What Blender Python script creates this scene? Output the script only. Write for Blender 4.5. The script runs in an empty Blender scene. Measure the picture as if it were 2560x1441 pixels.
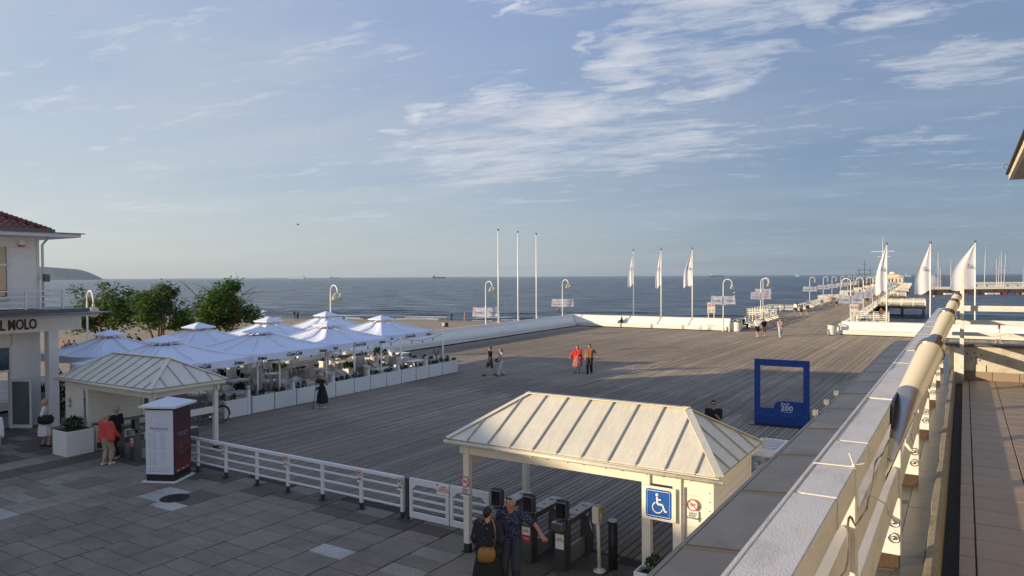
import bpy, bmesh, math, random
import numpy as np
from mathutils import Vector, Matrix, noise as mnoise
R = math.radians
random.seed(7); RND = random.Random(11)
S = bpy.context.scene
COL = S.collection
# ---------------------------------------------------------------- camera
FPX, HEYE = 1790.0, 5.9
PITCH, ROLL = math.atan(28.5/1790.0), -0.0053
F_ = Vector((0, math.cos(PITCH), -math.sin(PITCH)))
R0, U0 = Vector((1, 0, 0)), Vector((0, math.sin(PITCH), math.cos(PITCH)))
CR = math.cos(ROLL)*R0 + math.sin(ROLL)*U0
CU = math.cos(ROLL)*U0 - math.sin(ROLL)*R0
cd = bpy.data.cameras.new('camera'); cam = bpy.data.objects.new('camera', cd); COL.objects.link(cam)
cam.matrix_world = Matrix(((CR.x, CU.x, -F_.x, 0), (CR.y, CU.y, -F_.y, 0), (CR.z, CU.z, -F_.z, HEYE), (0, 0, 0, 1)))
cd.sensor_width = 36; cd.lens = FPX/2560*36; cd.clip_start = .05; cd.clip_end = 60000
S.camera = cam
def G(px, py, z=0.0):                      # where the sight line through a point of the picture meets the level z
    d = F_ + CR*((px-1280)/FPX) + CU*((720.5-py)/FPX)
    t = (z-HEYE)/d.z
    return Vector((d.x*t, d.y*t, z))
# building axes (A) and pier axes (P)
AA, PA = R(32.3), R(29.5)
def A(u, v, z=0.0): return Vector((u*math.sin(AA)+v*math.cos(AA), u*math.cos(AA)-v*math.sin(AA), z))
def P(o, u, v, z=0.0): return Vector((o[0]+u*math.sin(PA)+v*math.cos(PA), o[1]+u*math.cos(PA)-v*math.sin(PA), z))
RZA, RZP = -AA, -PA                        # local +Y then points along u, local +X along v
# ---------------------------------------------------------------- sky and sun
SUN_AZ = Vector((-.952, -.304, 0)); SUN_EL = R(11.0)
w = bpy.data.worlds.new('World'); S.world = w; w.use_nodes = True
w.cycles.sampling_method = 'MANUAL'; w.cycles.sample_map_resolution = 512
nt = w.node_tree; nt.nodes.clear()
def N(nt, t, **k):
    n = nt.nodes.new(t)
    for a, b in k.items():
        if a.startswith('i_'):
            key = a[2:]; key = int(key) if key.isdigit() else key.replace('_', ' ')
            n.inputs[key].default_value = b
        else: setattr(n, a, b)
    return n
def L(nt, a, b): nt.links.new(a, b)
sky = N(nt, 'ShaderNodeTexSky', sky_type='NISHITA', sun_disc=False, sun_elevation=SUN_EL,
        sun_rotation=-math.atan2(SUN_AZ.x, SUN_AZ.y), air_density=.8, dust_density=.6, ozone_density=2.5, altitude=0)
tc = N(nt, 'ShaderNodeTexCoord')
sep = N(nt, 'ShaderNodeSeparateXYZ'); L(nt, tc.outputs['Generated'], sep.inputs[0])
def M2(nt, op, a, b=None, c=None, clamp=False):
    n = nt.nodes.new('ShaderNodeMath'); n.operation = op; n.use_clamp = clamp
    for i, x in enumerate((a, b, c)):
        if x is None: continue
        if isinstance(x, (int, float)): n.inputs[i].default_value = x
        else: L(nt, x, n.inputs[i])
    return n.outputs[0]
def RAMP(nt, fac, stops, interp='LINEAR'):
    n = nt.nodes.new('ShaderNodeValToRGB'); n.color_ramp.interpolation = interp
    el = n.color_ramp.elements
    while len(el) > 1: el.remove(el[-1])
    for i, (p, c) in enumerate(stops):
        e = el[0] if i == 0 else el.new(p)
        e.position = p; e.color = (c, c, c, 1) if isinstance(c, (int, float)) else (*c, 1)
    L(nt, fac, n.inputs[0]); return n.outputs[0]
def MIX(nt, f, a, b, mode='MIX'):
    n = nt.nodes.new('ShaderNodeMix'); n.data_type = 'RGBA'; n.blend_type = mode
    for s, x in ((n.inputs['Factor'], f), (n.inputs['A'], a), (n.inputs['B'], b)):
        if isinstance(x, (int, float)): s.default_value = x if s.type == 'VALUE' else (x, x, x, 1)
        elif isinstance(x, tuple): s.default_value = (*x, 1)
        else: L(nt, x, s)
    return n.outputs['Result']
zc = M2(nt, 'MAXIMUM', sep.outputs[2], 0.0)
den = M2(nt, 'ADD', zc, 0.10)
cx_ = M2(nt, 'DIVIDE', sep.outputs[0], den); cy_ = M2(nt, 'DIVIDE', sep.outputs[1], den)
cmb = N(nt, 'ShaderNodeCombineXYZ'); L(nt, cx_, cmb.inputs[0]); L(nt, cy_, cmb.inputs[1])
def cloud(rot, sx, sy, off, detail=8, rough=.6, dist=.6, scale=1.0):
    mp = N(nt, 'ShaderNodeMapping', vector_type='TEXTURE'); L(nt, cmb.outputs[0], mp.inputs[0])
    mp.inputs['Location'].default_value = off; mp.inputs['Rotation'].default_value = (0, 0, rot); mp.inputs['Scale'].default_value = (1/sx, 1/sy, 1)
    n = N(nt, 'ShaderNodeTexNoise'); n.inputs['Scale'].default_value = scale; n.inputs['Detail'].default_value = detail
    n.inputs['Roughness'].default_value = rough; n.inputs['Distortion'].default_value = dist
    L(nt, mp.outputs[0], n.inputs['Vector']); return n.outputs['Fac']
# brightness of the thin high haze against the angle from the sun, low in the sky and high up
sdot = N(nt, 'ShaderNodeVectorMath', operation='DOT_PRODUCT'); L(nt, tc.outputs['Generated'], sdot.inputs[0]); sdot.inputs[1].default_value = SUN_AZ.normalized()
sf = M2(nt, 'MULTIPLY_ADD', sdot.outputs['Value'], .5, .5)
q = lambda x: x*.5+.5
K8 = .125
low = RAMP(nt, sf, [(q(-.9), (.86*K8, 1.15*K8, 1.62*K8)), (q(-.65), (1.15*K8, 1.50*K8, 1.95*K8)), (q(-.3), (2.30*K8, 2.50*K8, 2.60*K8)), (q(.35), (3.35*K8, 3.30*K8, 2.90*K8)), (1, (6.4*K8, 5.4*K8, 3.8*K8))])
high = RAMP(nt, sf, [(q(-.9), (1.0*K8, 1.42*K8, 2.2*K8)), (q(-.65), (1.18*K8, 1.62*K8, 2.55*K8)), (q(-.3), (1.70*K8, 2.18*K8, 3.30*K8)), (q(.35), (2.45*K8, 2.85*K8, 3.55*K8)), (1, (3.3*K8, 3.5*K8, 3.9*K8))])
zen = RAMP(nt, zc, [(.45, 0), (.9, 1)])
high = MIX(nt, zen, high, (1.25*K8, 1.95*K8, 3.9*K8))
zf = RAMP(nt, zc, [(0, 0), (.06, .16), (.16, .52), (.32, 1)])
big = cloud(R(-20), .55, 1.2, (3.1, 1.7, 0), 4, .5, .5)
thin = cloud(R(-24), 1.0, 2.6, (5.3, 2.2, 0), 9, .58, .9)
hazec = MIX(nt, zf, low, high); hazec = MIX(nt, 1.0, hazec, (8.0, 8.0, 8.0), 'MULTIPLY')
base = MIX(nt, .80, sky.outputs[0], hazec)
veil = M2(nt, 'MULTIPLY', RAMP(nt, big, [(.38, 0), (.68, 1)]), RAMP(nt, thin, [(.3, .35), (.7, 1)]))
veil = M2(nt, 'MULTIPLY', veil, RAMP(nt, sf, [(.05, .18), (.35, .38), (.7, .55)]))
base = MIX(nt, veil, base, MIX(nt, sf, (2.6, 2.85, 3.3), (4.0, 3.95, 3.8)))
def pxdir(px, py):
    d = (F_ + CR*((px-1280)/FPX) + CU*((720.5-py)/FPX)).normalized(); return np.array([d.x/(d.z+.1), d.y/(d.z+.1)])
bands = [(960, 405, 1500, 375, 58, .85), (1250, 400, 1930, 350, 50, .7), (1300, 330, 1700, 300, 60, .45), (1230, 300, 1600, 270, 40, 1.1), (1560, 262, 1900, 205, 24, 1.0), (1150, 250, 1340, 262, 36, 1.0), (1000, 285, 1105, 275, 20, 1.0), (890, 340, 1030, 326, 10, .95),
         (1490, 130, 1700, 120, 55, 1.0), (1660, 165, 2010, 130, 40, .85), (1530, 40, 2020, 30, 90, .8), (1980, 40, 2140, 20, 50, .85), (2140, 70, 2420, -10, 28, .95), (2120, 165, 2600, 110, 26, .9), (2170, 205, 2600, 170, 22, .75), (2130, 385, 2420, 310, 18, .6),
         (1500, 205, 1680, 205, 14, .9), (1430, 125, 1500, 110, 14, .9), (1280, 20, 1330, -10, 14, .9), (200, 525, 560, 520, 9, .55), (700, 545, 1100, 545, 8, .5), (1230, 505, 1420, 498, 5, .5), (1800, 640, 2100, 630, 12, .35)]
nw = N(nt, 'ShaderNodeTexNoise'); nw.inputs['Scale'].default_value = 2.2; nw.inputs['Detail'].default_value = 6; nw.inputs['Roughness'].default_value = .62; L(nt, cmb.outputs[0], nw.inputs['Vector'])
w1 = N(nt, 'ShaderNodeVectorMath', operation='SUBTRACT'); L(nt, nw.outputs['Color'], w1.inputs[0]); w1.inputs[1].default_value = (.5, .5, .5)
w2 = N(nt, 'ShaderNodeVectorMath', operation='MULTIPLY'); L(nt, w1.outputs[0], w2.inputs[0]); w2.inputs[1].default_value = (.75, .60, 0)
w3 = N(nt, 'ShaderNodeVectorMath', operation='ADD'); L(nt, w2.outputs[0], w3.inputs[0]); L(nt, cmb.outputs[0], w3.inputs[1])
acc = None
for x0, y0, x1, y1, hw_, amp in bands:
    c = pxdir((x0+x1)/2, (y0+y1)/2); a_ = pxdir(x1, y1)-c; ln = math.hypot(x1-x0, y1-y0); nx_, ny_ = -(y1-y0)/ln, (x1-x0)/ln
    b_ = pxdir((x0+x1)/2+nx_*hw_*1.5, (y0+y1)/2+ny_*hw_*1.5)-c; I_ = np.linalg.inv(np.array([a_*1.15, b_]).T); 
    vs = []
    for r in range(2):
        n = N(nt, 'ShaderNodeVectorMath', operation='DOT_PRODUCT'); L(nt, w3.outputs[0], n.inputs[0]); n.inputs[1].default_value = (I_[r][0], I_[r][1], 0)
        v = M2(nt, 'SUBTRACT', n.outputs['Value'], float(I_[r]@c)); vs.append(M2(nt, 'MULTIPLY', v, v))
    m_ = M2(nt, 'MULTIPLY', M2(nt, 'SUBTRACT', 1.0, M2(nt, 'ADD', vs[0], vs[1]), clamp=True), amp)
    acc = m_ if acc is None else M2(nt, 'MAXIMUM', acc, m_)
front = M2(nt, 'GREATER_THAN', sep.outputs[1], 0.0)
acc = M2(nt, 'MULTIPLY', acc, front)
p1 = cloud(R(-20), 2.4, 6.0, (1.3, 4.2, 0), 8, .60, .5, 1.0)
p2 = cloud(R(-24), 7, 19.0, (7.3, 1.2, 0), 7, .64, .8, 1.0)
tex = M2(nt, 'ADD', M2(nt, 'MULTIPLY', p1, .62), M2(nt, 'MULTIPLY', p2, .38))
dens = M2(nt, 'ADD', M2(nt, 'MULTIPLY', tex, 2.1), M2(nt, 'MULTIPLY', acc, .44))
cm = RAMP(nt, M2(nt, 'MULTIPLY', dens, .6), [(.69, 0), (.80, .30), (1.0, .74)])
cm = M2(nt, 'MULTIPLY', cm, RAMP(nt, zc, [(0, .25), (.12, .8), (.2, 1)]))
ccol = MIX(nt, sf, (3.5, 3.65, 4.0), (4.8, 4.7, 4.6))
c2 = MIX(nt, cm, base, ccol)
bg = N(nt, 'ShaderNodeBackground'); bg.inputs['Strength'].default_value = .15
L(nt, c2, bg.inputs[0]); out = N(nt, 'ShaderNodeOutputWorld'); L(nt, bg.outputs[0], out.inputs[0])
sd = bpy.data.lights.new('sun', 'SUN'); sd.energy = 5.0; sd.angle = R(.6); sd.color = (1, .78, .50)
so = bpy.data.objects.new('sun', sd); COL.objects.link(so)
sdir = (SUN_AZ.normalized()*math.cos(SUN_EL) + Vector((0, 0, math.sin(SUN_EL))))
so.rotation_euler = sdir.to_track_quat('Z', 'Y').to_euler(); so.location = (-60, -20, 40)
S.view_settings.view_transform = 'Standard'; S.view_settings.look = 'None'
S.view_settings.exposure = 0.35; S.view_settings.gamma = 1; S.view_settings.use_curve_mapping = False
S.render.engine = 'CYCLES'; S.cycles.max_bounces = 6; S.cycles.transparent_max_bounces = 12
# ---------------------------------------------------------------- object helpers
def tag(o, label=None, cat=None, group=None, kind=None):
    for k, v in (('label', label), ('category', cat), ('group', group), ('kind', kind)):
        if v: o[k] = v
    return o
def thing(name, label, cat, loc=(0, 0, 0), rz=0.0, group=None):
    o = bpy.data.objects.new(name, None); COL.objects.link(o); o.empty_display_size = .2
    o.location = loc; o.rotation_euler = (0, 0, rz)
    return tag(o, label, cat, group)
def copy_tree(o, loc=None, rz=None, label=None, group=None, parent=None):
    c = o.copy(); COL.objects.link(c)
    if parent: c.parent = parent
    if loc is not None: c.location = loc
    if rz is not None: c.rotation_euler = (0, 0, rz)
    if label: c['label'] = label
    if group: c['group'] = group
    for ch in list(o.children): copy_tree(ch, parent=c)
    return c
class MB:
    def __init__(s): s.v = []; s.f = []; s.m = []; s.mi = 0; s.sm = []; s.smooth = False
    def add(s, vs, fs):
        b = len(s.v); s.v += [tuple(v) for v in vs]; s.f += [tuple(b+i for i in f) for f in fs]
        s.m += [s.mi]*len(fs); s.sm += [s.smooth]*len(fs); return s
    def box(s, c, d, rz=0.0, taper=1.0):
        x, y, z = d[0]/2, d[1]/2, d[2]/2; cs, sn = math.cos(rz), math.sin(rz); vs = []
        for k in (-1, 1):
            t = 1 if k < 0 else taper
            for i, j in ((-1, -1), (1, -1), (1, 1), (-1, 1)):
                a, b = i*x*t, j*y*t; vs.append((c[0]+a*cs-b*sn, c[1]+a*sn+b*cs, c[2]+k*z))
        return s.add(vs, [(3, 2, 1, 0), (4, 5, 6, 7), (0, 1, 5, 4), (1, 2, 6, 5), (2, 3, 7, 6), (3, 0, 4, 7)])
    def beam(s, a, b, w_, h, up=(0, 0, 1), off=0.0):       # box from a to b, w_ across, h along up, centred (off shifts along up)
        a, b = Vector(a), Vector(b); d = (b-a).normalized(); u = Vector(up)
        r = d.cross(u)
        if r.length < 1e-4: r = d.cross(Vector((0, 1, 0)))
        r.normalize(); u = r.cross(d).normalized(); vs = []
        for p in (a, b):
            for i, j in ((-1, -1), (1, -1), (1, 1), (-1, 1)):
                vs.append(p + r*(i*w_/2) + u*(j*h/2+off))
        return s.add(vs, [(0, 1, 2, 3), (7, 6, 5, 4), (0, 4, 5, 1), (1, 5, 6, 2), (2, 6, 7, 3), (3, 7, 4, 0)])
    def tube(s, pts, r, n=8, cap=True):
        pts = [Vector(p) for p in pts]; rs = r if isinstance(r, (list, tuple)) else [r]*len(pts)
        vs = []; fs = []; prev = None
        for i, p in enumerate(pts):
            d = (pts[min(i+1, len(pts)-1)] - pts[max(i-1, 0)]).normalized()
            if prev is None:
                t = Vector((0, 0, 1)) if abs(d.z) < .9 else Vector((1, 0, 0)); x = d.cross(t).normalized()
            else: x = (prev - d*prev.dot(d)).normalized()
            prev = x; y = d.cross(x)
            for k in range(n):
                a = 2*math.pi*k/n; vs.append(p + (x*math.cos(a)+y*math.sin(a))*rs[i])
        for i in range(len(pts)-1):
            for k in range(n):
                k2 = (k+1) % n; fs.append((i*n+k, i*n+k2, (i+1)*n+k2, (i+1)*n+k))
        if cap: fs += [tuple(range(n-1, -1, -1)), tuple((len(pts)-1)*n+k for k in range(n))]
        o = s.smooth; s.smooth = n > 6; s.add(vs, fs); s.smooth = o; return s
    def lathe(s, prof, c=(0, 0, 0), n=16, sx=1.0, sy=1.0):
        vs = []; fs = []
        for r, z in prof:
            for k in range(n):
                a = 2*math.pi*k/n; vs.append((c[0]+r*math.cos(a)*sx, c[1]+r*math.sin(a)*sy, c[2]+z))
        for i in range(len(prof)-1):
            for k in range(n):
                k2 = (k+1) % n; fs.append((i*n+k, i*n+k2, (i+1)*n+k2, (i+1)*n+k))
        fs += [tuple(range(n-1, -1, -1)), tuple((len(prof)-1)*n+k for k in range(n))]
        o = s.smooth; s.smooth = True; s.add(vs, fs); s.smooth = o; return s
    def ball(s, c, r, n=12, m_=8, sc=(1, 1, 1)):
        prof = [(max(1e-4, r*math.sin(math.pi*i/m_)), -r*math.cos(math.pi*i/m_)*sc[2]) for i in range(m_+1)]
        return s.lathe(prof, c, n, sc[0], sc[1])
    def prism(s, poly, z0, z1):                            # poly: ccw list of (x, y)
        n = len(poly); vs = [(x, y, z0) for x, y in poly]+[(x, y, z1) for x, y in poly]
        fs = [tuple(range(n-1, -1, -1)), tuple(range(n, 2*n))]+[(i, (i+1) % n, n+(i+1) % n, n+i) for i in range(n)]
        return s.add(vs, fs)
    def slab(s, pts, th):                                  # planar polygon pts (3-D, ccw from outside) with thickness inwards
        pts = [Vector(p) for p in pts]; n = len(pts); nn = (pts[1]-pts[0]).cross(pts[2]-pts[0]).normalized()
        vs = [p - nn*th for p in pts] + pts
        fs = [tuple(range(n-1, -1, -1)), tuple(range(n, 2*n))]+[(i, (i+1) % n, n+(i+1) % n, n+i) for i in range(n)]
        return s.add(vs, fs)
    def mesh(s, name, mats, bevel=0.0, seg=1):
        me = bpy.data.meshes.new(name); me.from_pydata(s.v, [], s.f)
        for m_ in (mats if isinstance(mats, (list, tuple)) else [mats]): me.materials.append(m_)
        me.polygons.foreach_set('material_index', s.m); me.polygons.foreach_set('use_smooth', s.sm)
        if bevel > 0:
            bm = bmesh.new(); bm.from_mesh(me)
            es = [e for e in bm.edges if len(e.link_faces) == 2 and e.calc_face_angle(0) > .6]
            bmesh.ops.bevel(bm, geom=es, offset=bevel, segments=seg, affect='EDGES', clamp_overlap=True)
            bm.to_mesh(me); bm.free()
        me.update(); return me
    def build(s, name, mats, parent=None, bevel=0.0, seg=1, loc=None, rz=None):
        o = bpy.data.objects.new(name, s.mesh(name, mats, bevel, seg)); COL.objects.link(o)
        if parent: o.parent = parent
        if loc is not None: o.location = loc
        if rz is not None: o.rotation_euler = (0, 0, rz)
        return o
def inst(name, me, parent=None, loc=(0, 0, 0), rz=0.0, sc=None):
    o = bpy.data.objects.new(name, me); COL.objects.link(o)
    if parent: o.parent = parent
    o.location = loc; o.rotation_euler = (0, 0, rz)
    if sc: o.scale = sc
    return o
FONT = None
def text_mesh(body, size, mat, extrude=.002, shear=0.0, space=1.0, bold=0.0, align='CENTER', line=1.0):
    c = bpy.data.curves.new('lettering', 'FONT'); c.body = body; c.size = size; c.extrude = extrude; c.shear = shear
    c.space_character = space; c.offset = bold; c.align_x = align; c.align_y = 'CENTER'; c.resolution_u = 2; c.space_line = line
    o = bpy.data.objects.new('tmp', c); COL.objects.link(o)
    bpy.context.view_layer.update()
    dg = bpy.context.evaluated_depsgraph_get()
    me = bpy.data.meshes.new_from_object(o.evaluated_get(dg)); bpy.data.objects.remove(o); me.materials.clear(); me.materials.append(mat)
    me.name = 'lettering'; return me
def facing(origin, right, up):                             # matrix of a flat thing: local X = right, local Y = up, local Z = out
    r = Vector(right).normalized(); u = Vector(up).normalized(); n = r.cross(u)
    return Matrix(((r.x, u.x, n.x, origin[0]), (r.y, u.y, n.y, origin[1]), (r.z, u.z, n.z, origin[2]), (0, 0, 0, 1)))
def put(name, me, M_, parent=None):
    o = bpy.data.objects.new(name, me); COL.objects.link(o)
    if parent: o.parent = parent
    o.matrix_local = M_; return o
# ---------------------------------------------------------------- materials
MATS = {}
def mat(name, col, rough=.6, var=.12, nscale=4.0, bump=.0, bscale=60.0, metal=0.0, stretch=(1, 1, 1), rnd=.0, dirt=0.0, dirtcol=(.12, .1, .08),
        spec=.5, transl=0.0, island=0.0, emit=None, hue=0.0, coat=0.0, drough=0.0, bdist=.01, wstain=None):
    if name in MATS: return MATS[name]
    m = bpy.data.materials.new(name); m.use_nodes = True; t = m.node_tree; t.nodes.clear()
    o = N(t, 'ShaderNodeOutputMaterial'); b = N(t, 'ShaderNodeBsdfPrincipled')
    b.inputs['Roughness'].default_value = rough; b.inputs['Diffuse Roughness'].default_value = drough; b.inputs['Metallic'].default_value = metal; b.inputs['Specular IOR Level'].default_value = spec
    if coat: b.inputs['Coat Weight'].default_value = coat
    tc = N(t, 'ShaderNodeTexCoord'); oi = N(t, 'ShaderNodeObjectInfo')
    add = N(t, 'ShaderNodeVectorMath', operation='ADD'); L(t, tc.outputs['Object'], add.inputs[0])
    cb = N(t, 'ShaderNodeCombineXYZ'); r9 = M2(t, 'MULTIPLY', oi.outputs['Random'], 37.0)
    for i in range(3): L(t, r9, cb.inputs[i])
    L(t, cb.outputs[0], add.inputs[1])
    mp = N(t, 'ShaderNodeMapping'); mp.inputs['Scale'].default_value = stretch; L(t, add.outputs[0], mp.inputs[0])
    n1 = N(t, 'ShaderNodeTexNoise', i_Scale=nscale, i_Detail=6.0, i_Roughness=.6); L(t, mp.outputs[0], n1.inputs['Vector'])
    k = M2(t, 'MULTIPLY_ADD', n1.outputs['Fac'], 2*var, 1-var)
    if rnd:
        k = M2(t, 'MULTIPLY', k, M2(t, 'MULTIPLY_ADD', oi.outputs['Random'], 2*rnd, 1-rnd))
    if island:
        g = N(t, 'ShaderNodeNewGeometry'); k = M2(t, 'MULTIPLY', k, M2(t, 'MULTIPLY_ADD', g.outputs['Random Per Island'], 2*island, 1-island))
    kk = N(t, 'ShaderNodeCombineColor'); [L(t, k, kk.inputs[i]) for i in range(3)]
    c = MIX(t, 1.0, tuple(col), kk.outputs[0], 'MULTIPLY')
    if hue:
        src = oi.outputs['Random']
        if island: src = g.outputs['Random Per Island']
        hs = N(t, 'ShaderNodeHueSaturation'); L(t, c, hs.inputs['Color']); L(t, M2(t, 'MULTIPLY_ADD', src, 2*hue, .5-hue), hs.inputs['Hue']); c = hs.outputs[0]
    if dirt:
        n2 = N(t, 'ShaderNodeTexNoise', i_Scale=nscale*.7+.6, i_Detail=9.0, i_Roughness=.72); L(t, mp.outputs[0], n2.inputs['Vector'])
        c = MIX(t, M2(t, 'MULTIPLY', RAMP(t, n2.outputs['Fac'], [(.5, 0), (.72, 1)]), dirt), c, tuple(dirtcol))
    if wstain:
        gp = N(t, 'ShaderNodeNewGeometry'); n4 = N(t, 'ShaderNodeTexNoise', i_Scale=wstain[0], i_Detail=8.0, i_Roughness=.68, i_Distortion=.8); L(t, gp.outputs['Position'], n4.inputs['Vector'])
        n5 = N(t, 'ShaderNodeTexNoise', i_Scale=wstain[0]*7, i_Detail=6.0, i_Roughness=.7); L(t, gp.outputs['Position'], n5.inputs['Vector'])
        f4 = M2(t, 'MULTIPLY', RAMP(t, n4.outputs['Fac'], [(.42, 0), (.62, 1)]), wstain[1]); f5 = M2(t, 'MULTIPLY', RAMP(t, n5.outputs['Fac'], [(.60, 0), (.70, 1)]), wstain[1]*.8)
        c = MIX(t, f4, c, tuple(x*.55 for x in col)); c = MIX(t, f5, c, tuple(x*.4 for x in col))
        v6 = N(t, 'ShaderNodeTexVoronoi', i_Scale=wstain[2]); L(t, gp.outputs['Position'], v6.inputs['Vector']); c = MIX(t, M2(t, 'MULTIPLY', RAMP(t, v6.outputs['Distance'], [(.05, 1), (.09, 0)]), .6), c, tuple(min(1, x*wstain[3]) for x in col))
    L(t, c, b.inputs['Base Color'])
    if emit: b.inputs['Emission Color'].default_value = (*emit[0], 1); b.inputs['Emission Strength'].default_value = emit[1]
    if bump:
        n3 = N(t, 'ShaderNodeTexNoise', i_Scale=bscale, i_Detail=4.0); L(t, mp.outputs[0], n3.inputs['Vector'])
        bp = N(t, 'ShaderNodeBump'); bp.inputs['Strength'].default_value = bump; bp.inputs['Distance'].default_value = bdist
        L(t, n3.outputs['Fac'], bp.inputs['Height']); L(t, bp.outputs[0], b.inputs['Normal'])
    if transl:
        tr = N(t, 'ShaderNodeBsdfTranslucent'); L(t, c, tr.inputs[0]); mx = N(t, 'ShaderNodeMixShader'); mx.inputs[0].default_value = transl
        L(t, b.outputs[0], mx.inputs[1]); L(t, tr.outputs[0], mx.inputs[2]); L(t, mx.outputs[0], o.inputs[0])
    else: L(t, b.outputs[0], o.inputs[0])
    MATS[name] = m; return m
white = mat('white_paint', (.76, .76, .74), .5, .06, 2.5, .12, 40, dirt=.12, dirtcol=(.35, .33, .28))
whiteold = mat('weathered_white_paint', (.66, .65, .62), .65, .12, 5, .5, 55, dirt=.5, dirtcol=(.22, .2, .17), stretch=(1, 1, 1))
railwhite = mat('rail_white_paint', (.66, .65, .63), .6, .12, 6, .35, 160, dirt=.42, dirtcol=(.22, .20, .17), stretch=(1.6, .8, 1.6), bdist=.003)
benchw = mat('bench_white_paint', (.76, .75, .71), .55, .12, 1.2, .3, 30, dirt=.45, dirtcol=(.45, .42, .35), rnd=.09, stretch=(.3, 3, 3))
steel = mat('brushed_steel', (.42, .42, .42), .32, .15, 8, .25, 90, metal=1.0)
darksteel = mat('dark_steel', (.13, .13, .135), .38, .15, 6, .15, 60, metal=.8)
black = mat('black_plastic', (.015, .015, .017), .35, .1)
screen = mat('black_glass', (.01, .01, .012), .08, .0)
roofmetal = mat('cream_roof_metal', (.67, .64, .53), .42, .10, 2.0, .5, 3.5, dirt=.30, dirtcol=(.42, .36, .26), stretch=(2.2, .5, 1), rnd=.05, wstain=(.9, .16, 7, .45), bdist=.03)
seam = mat('roof_seam_shadow', (.20, .20, .20), .5, .1)
greymetal = mat('weathered_roof_sheet', (.155, .140, .118), .40, .25, 2.2, .2, 10, metal=.25, dirt=.75, dirtcol=(.10, .078, .05), rnd=.12, wstain=(1.3, .5, 9, 2.2))
leaf = mat('leaf_green', (.085, .155, .028), .55, .3, 3, transl=.35, island=.45, hue=.03, spec=.3)
leafd = mat('dark_leaf', (.03, .06, .02), .5, .3, 3, transl=.2, island=.4, spec=.3)
bark = mat('bark', (.09, .065, .045), .9, .3, 12, .6, 30)
terracotta = mat('red_clay_tile', (.16, .045, .03), .5, .2, 8, .2, 40, rnd=.25)
wicker = mat('white_wicker', (.76, .75, .72), .6, .18, 60, .6, 120)
skin = mat('skin', (.50, .28, .20), .55, .06, 10, spec=.4)
skint = mat('tanned_skin', (.36, .17, .11), .55, .06, 10, spec=.4)
textdark = mat('dark_print', (.02, .02, .03), .5, 0)
red = mat('red_print', (.5, .03, .03), .45, .03)
blue = mat('road_sign_blue', (.008, .085, .36), .35, .03)
signwhite = mat('sign_white', (.75, .75, .73), .45, .05, dirt=.1, dirtcol=(.4, .35, .28))
soil = mat('soil', (.03, .022, .016), .95, .3, 20, .5, 60)
glass = bpy.data.materials.new('window_glass'); glass.use_nodes = True
_b = glass.node_tree.nodes['Principled BSDF']; _b.inputs['Base Color'].default_value = (.06, .08, .09, 1); _b.inputs['Roughness'].default_value = .04; _b.inputs['Metallic'].default_value = .0; _b.inputs['Specular IOR Level'].default_value = 1.0
globeglass = mat('lamp_globe', (.62, .58, .46), .15, .05, spec=.7, transl=.5)
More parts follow.
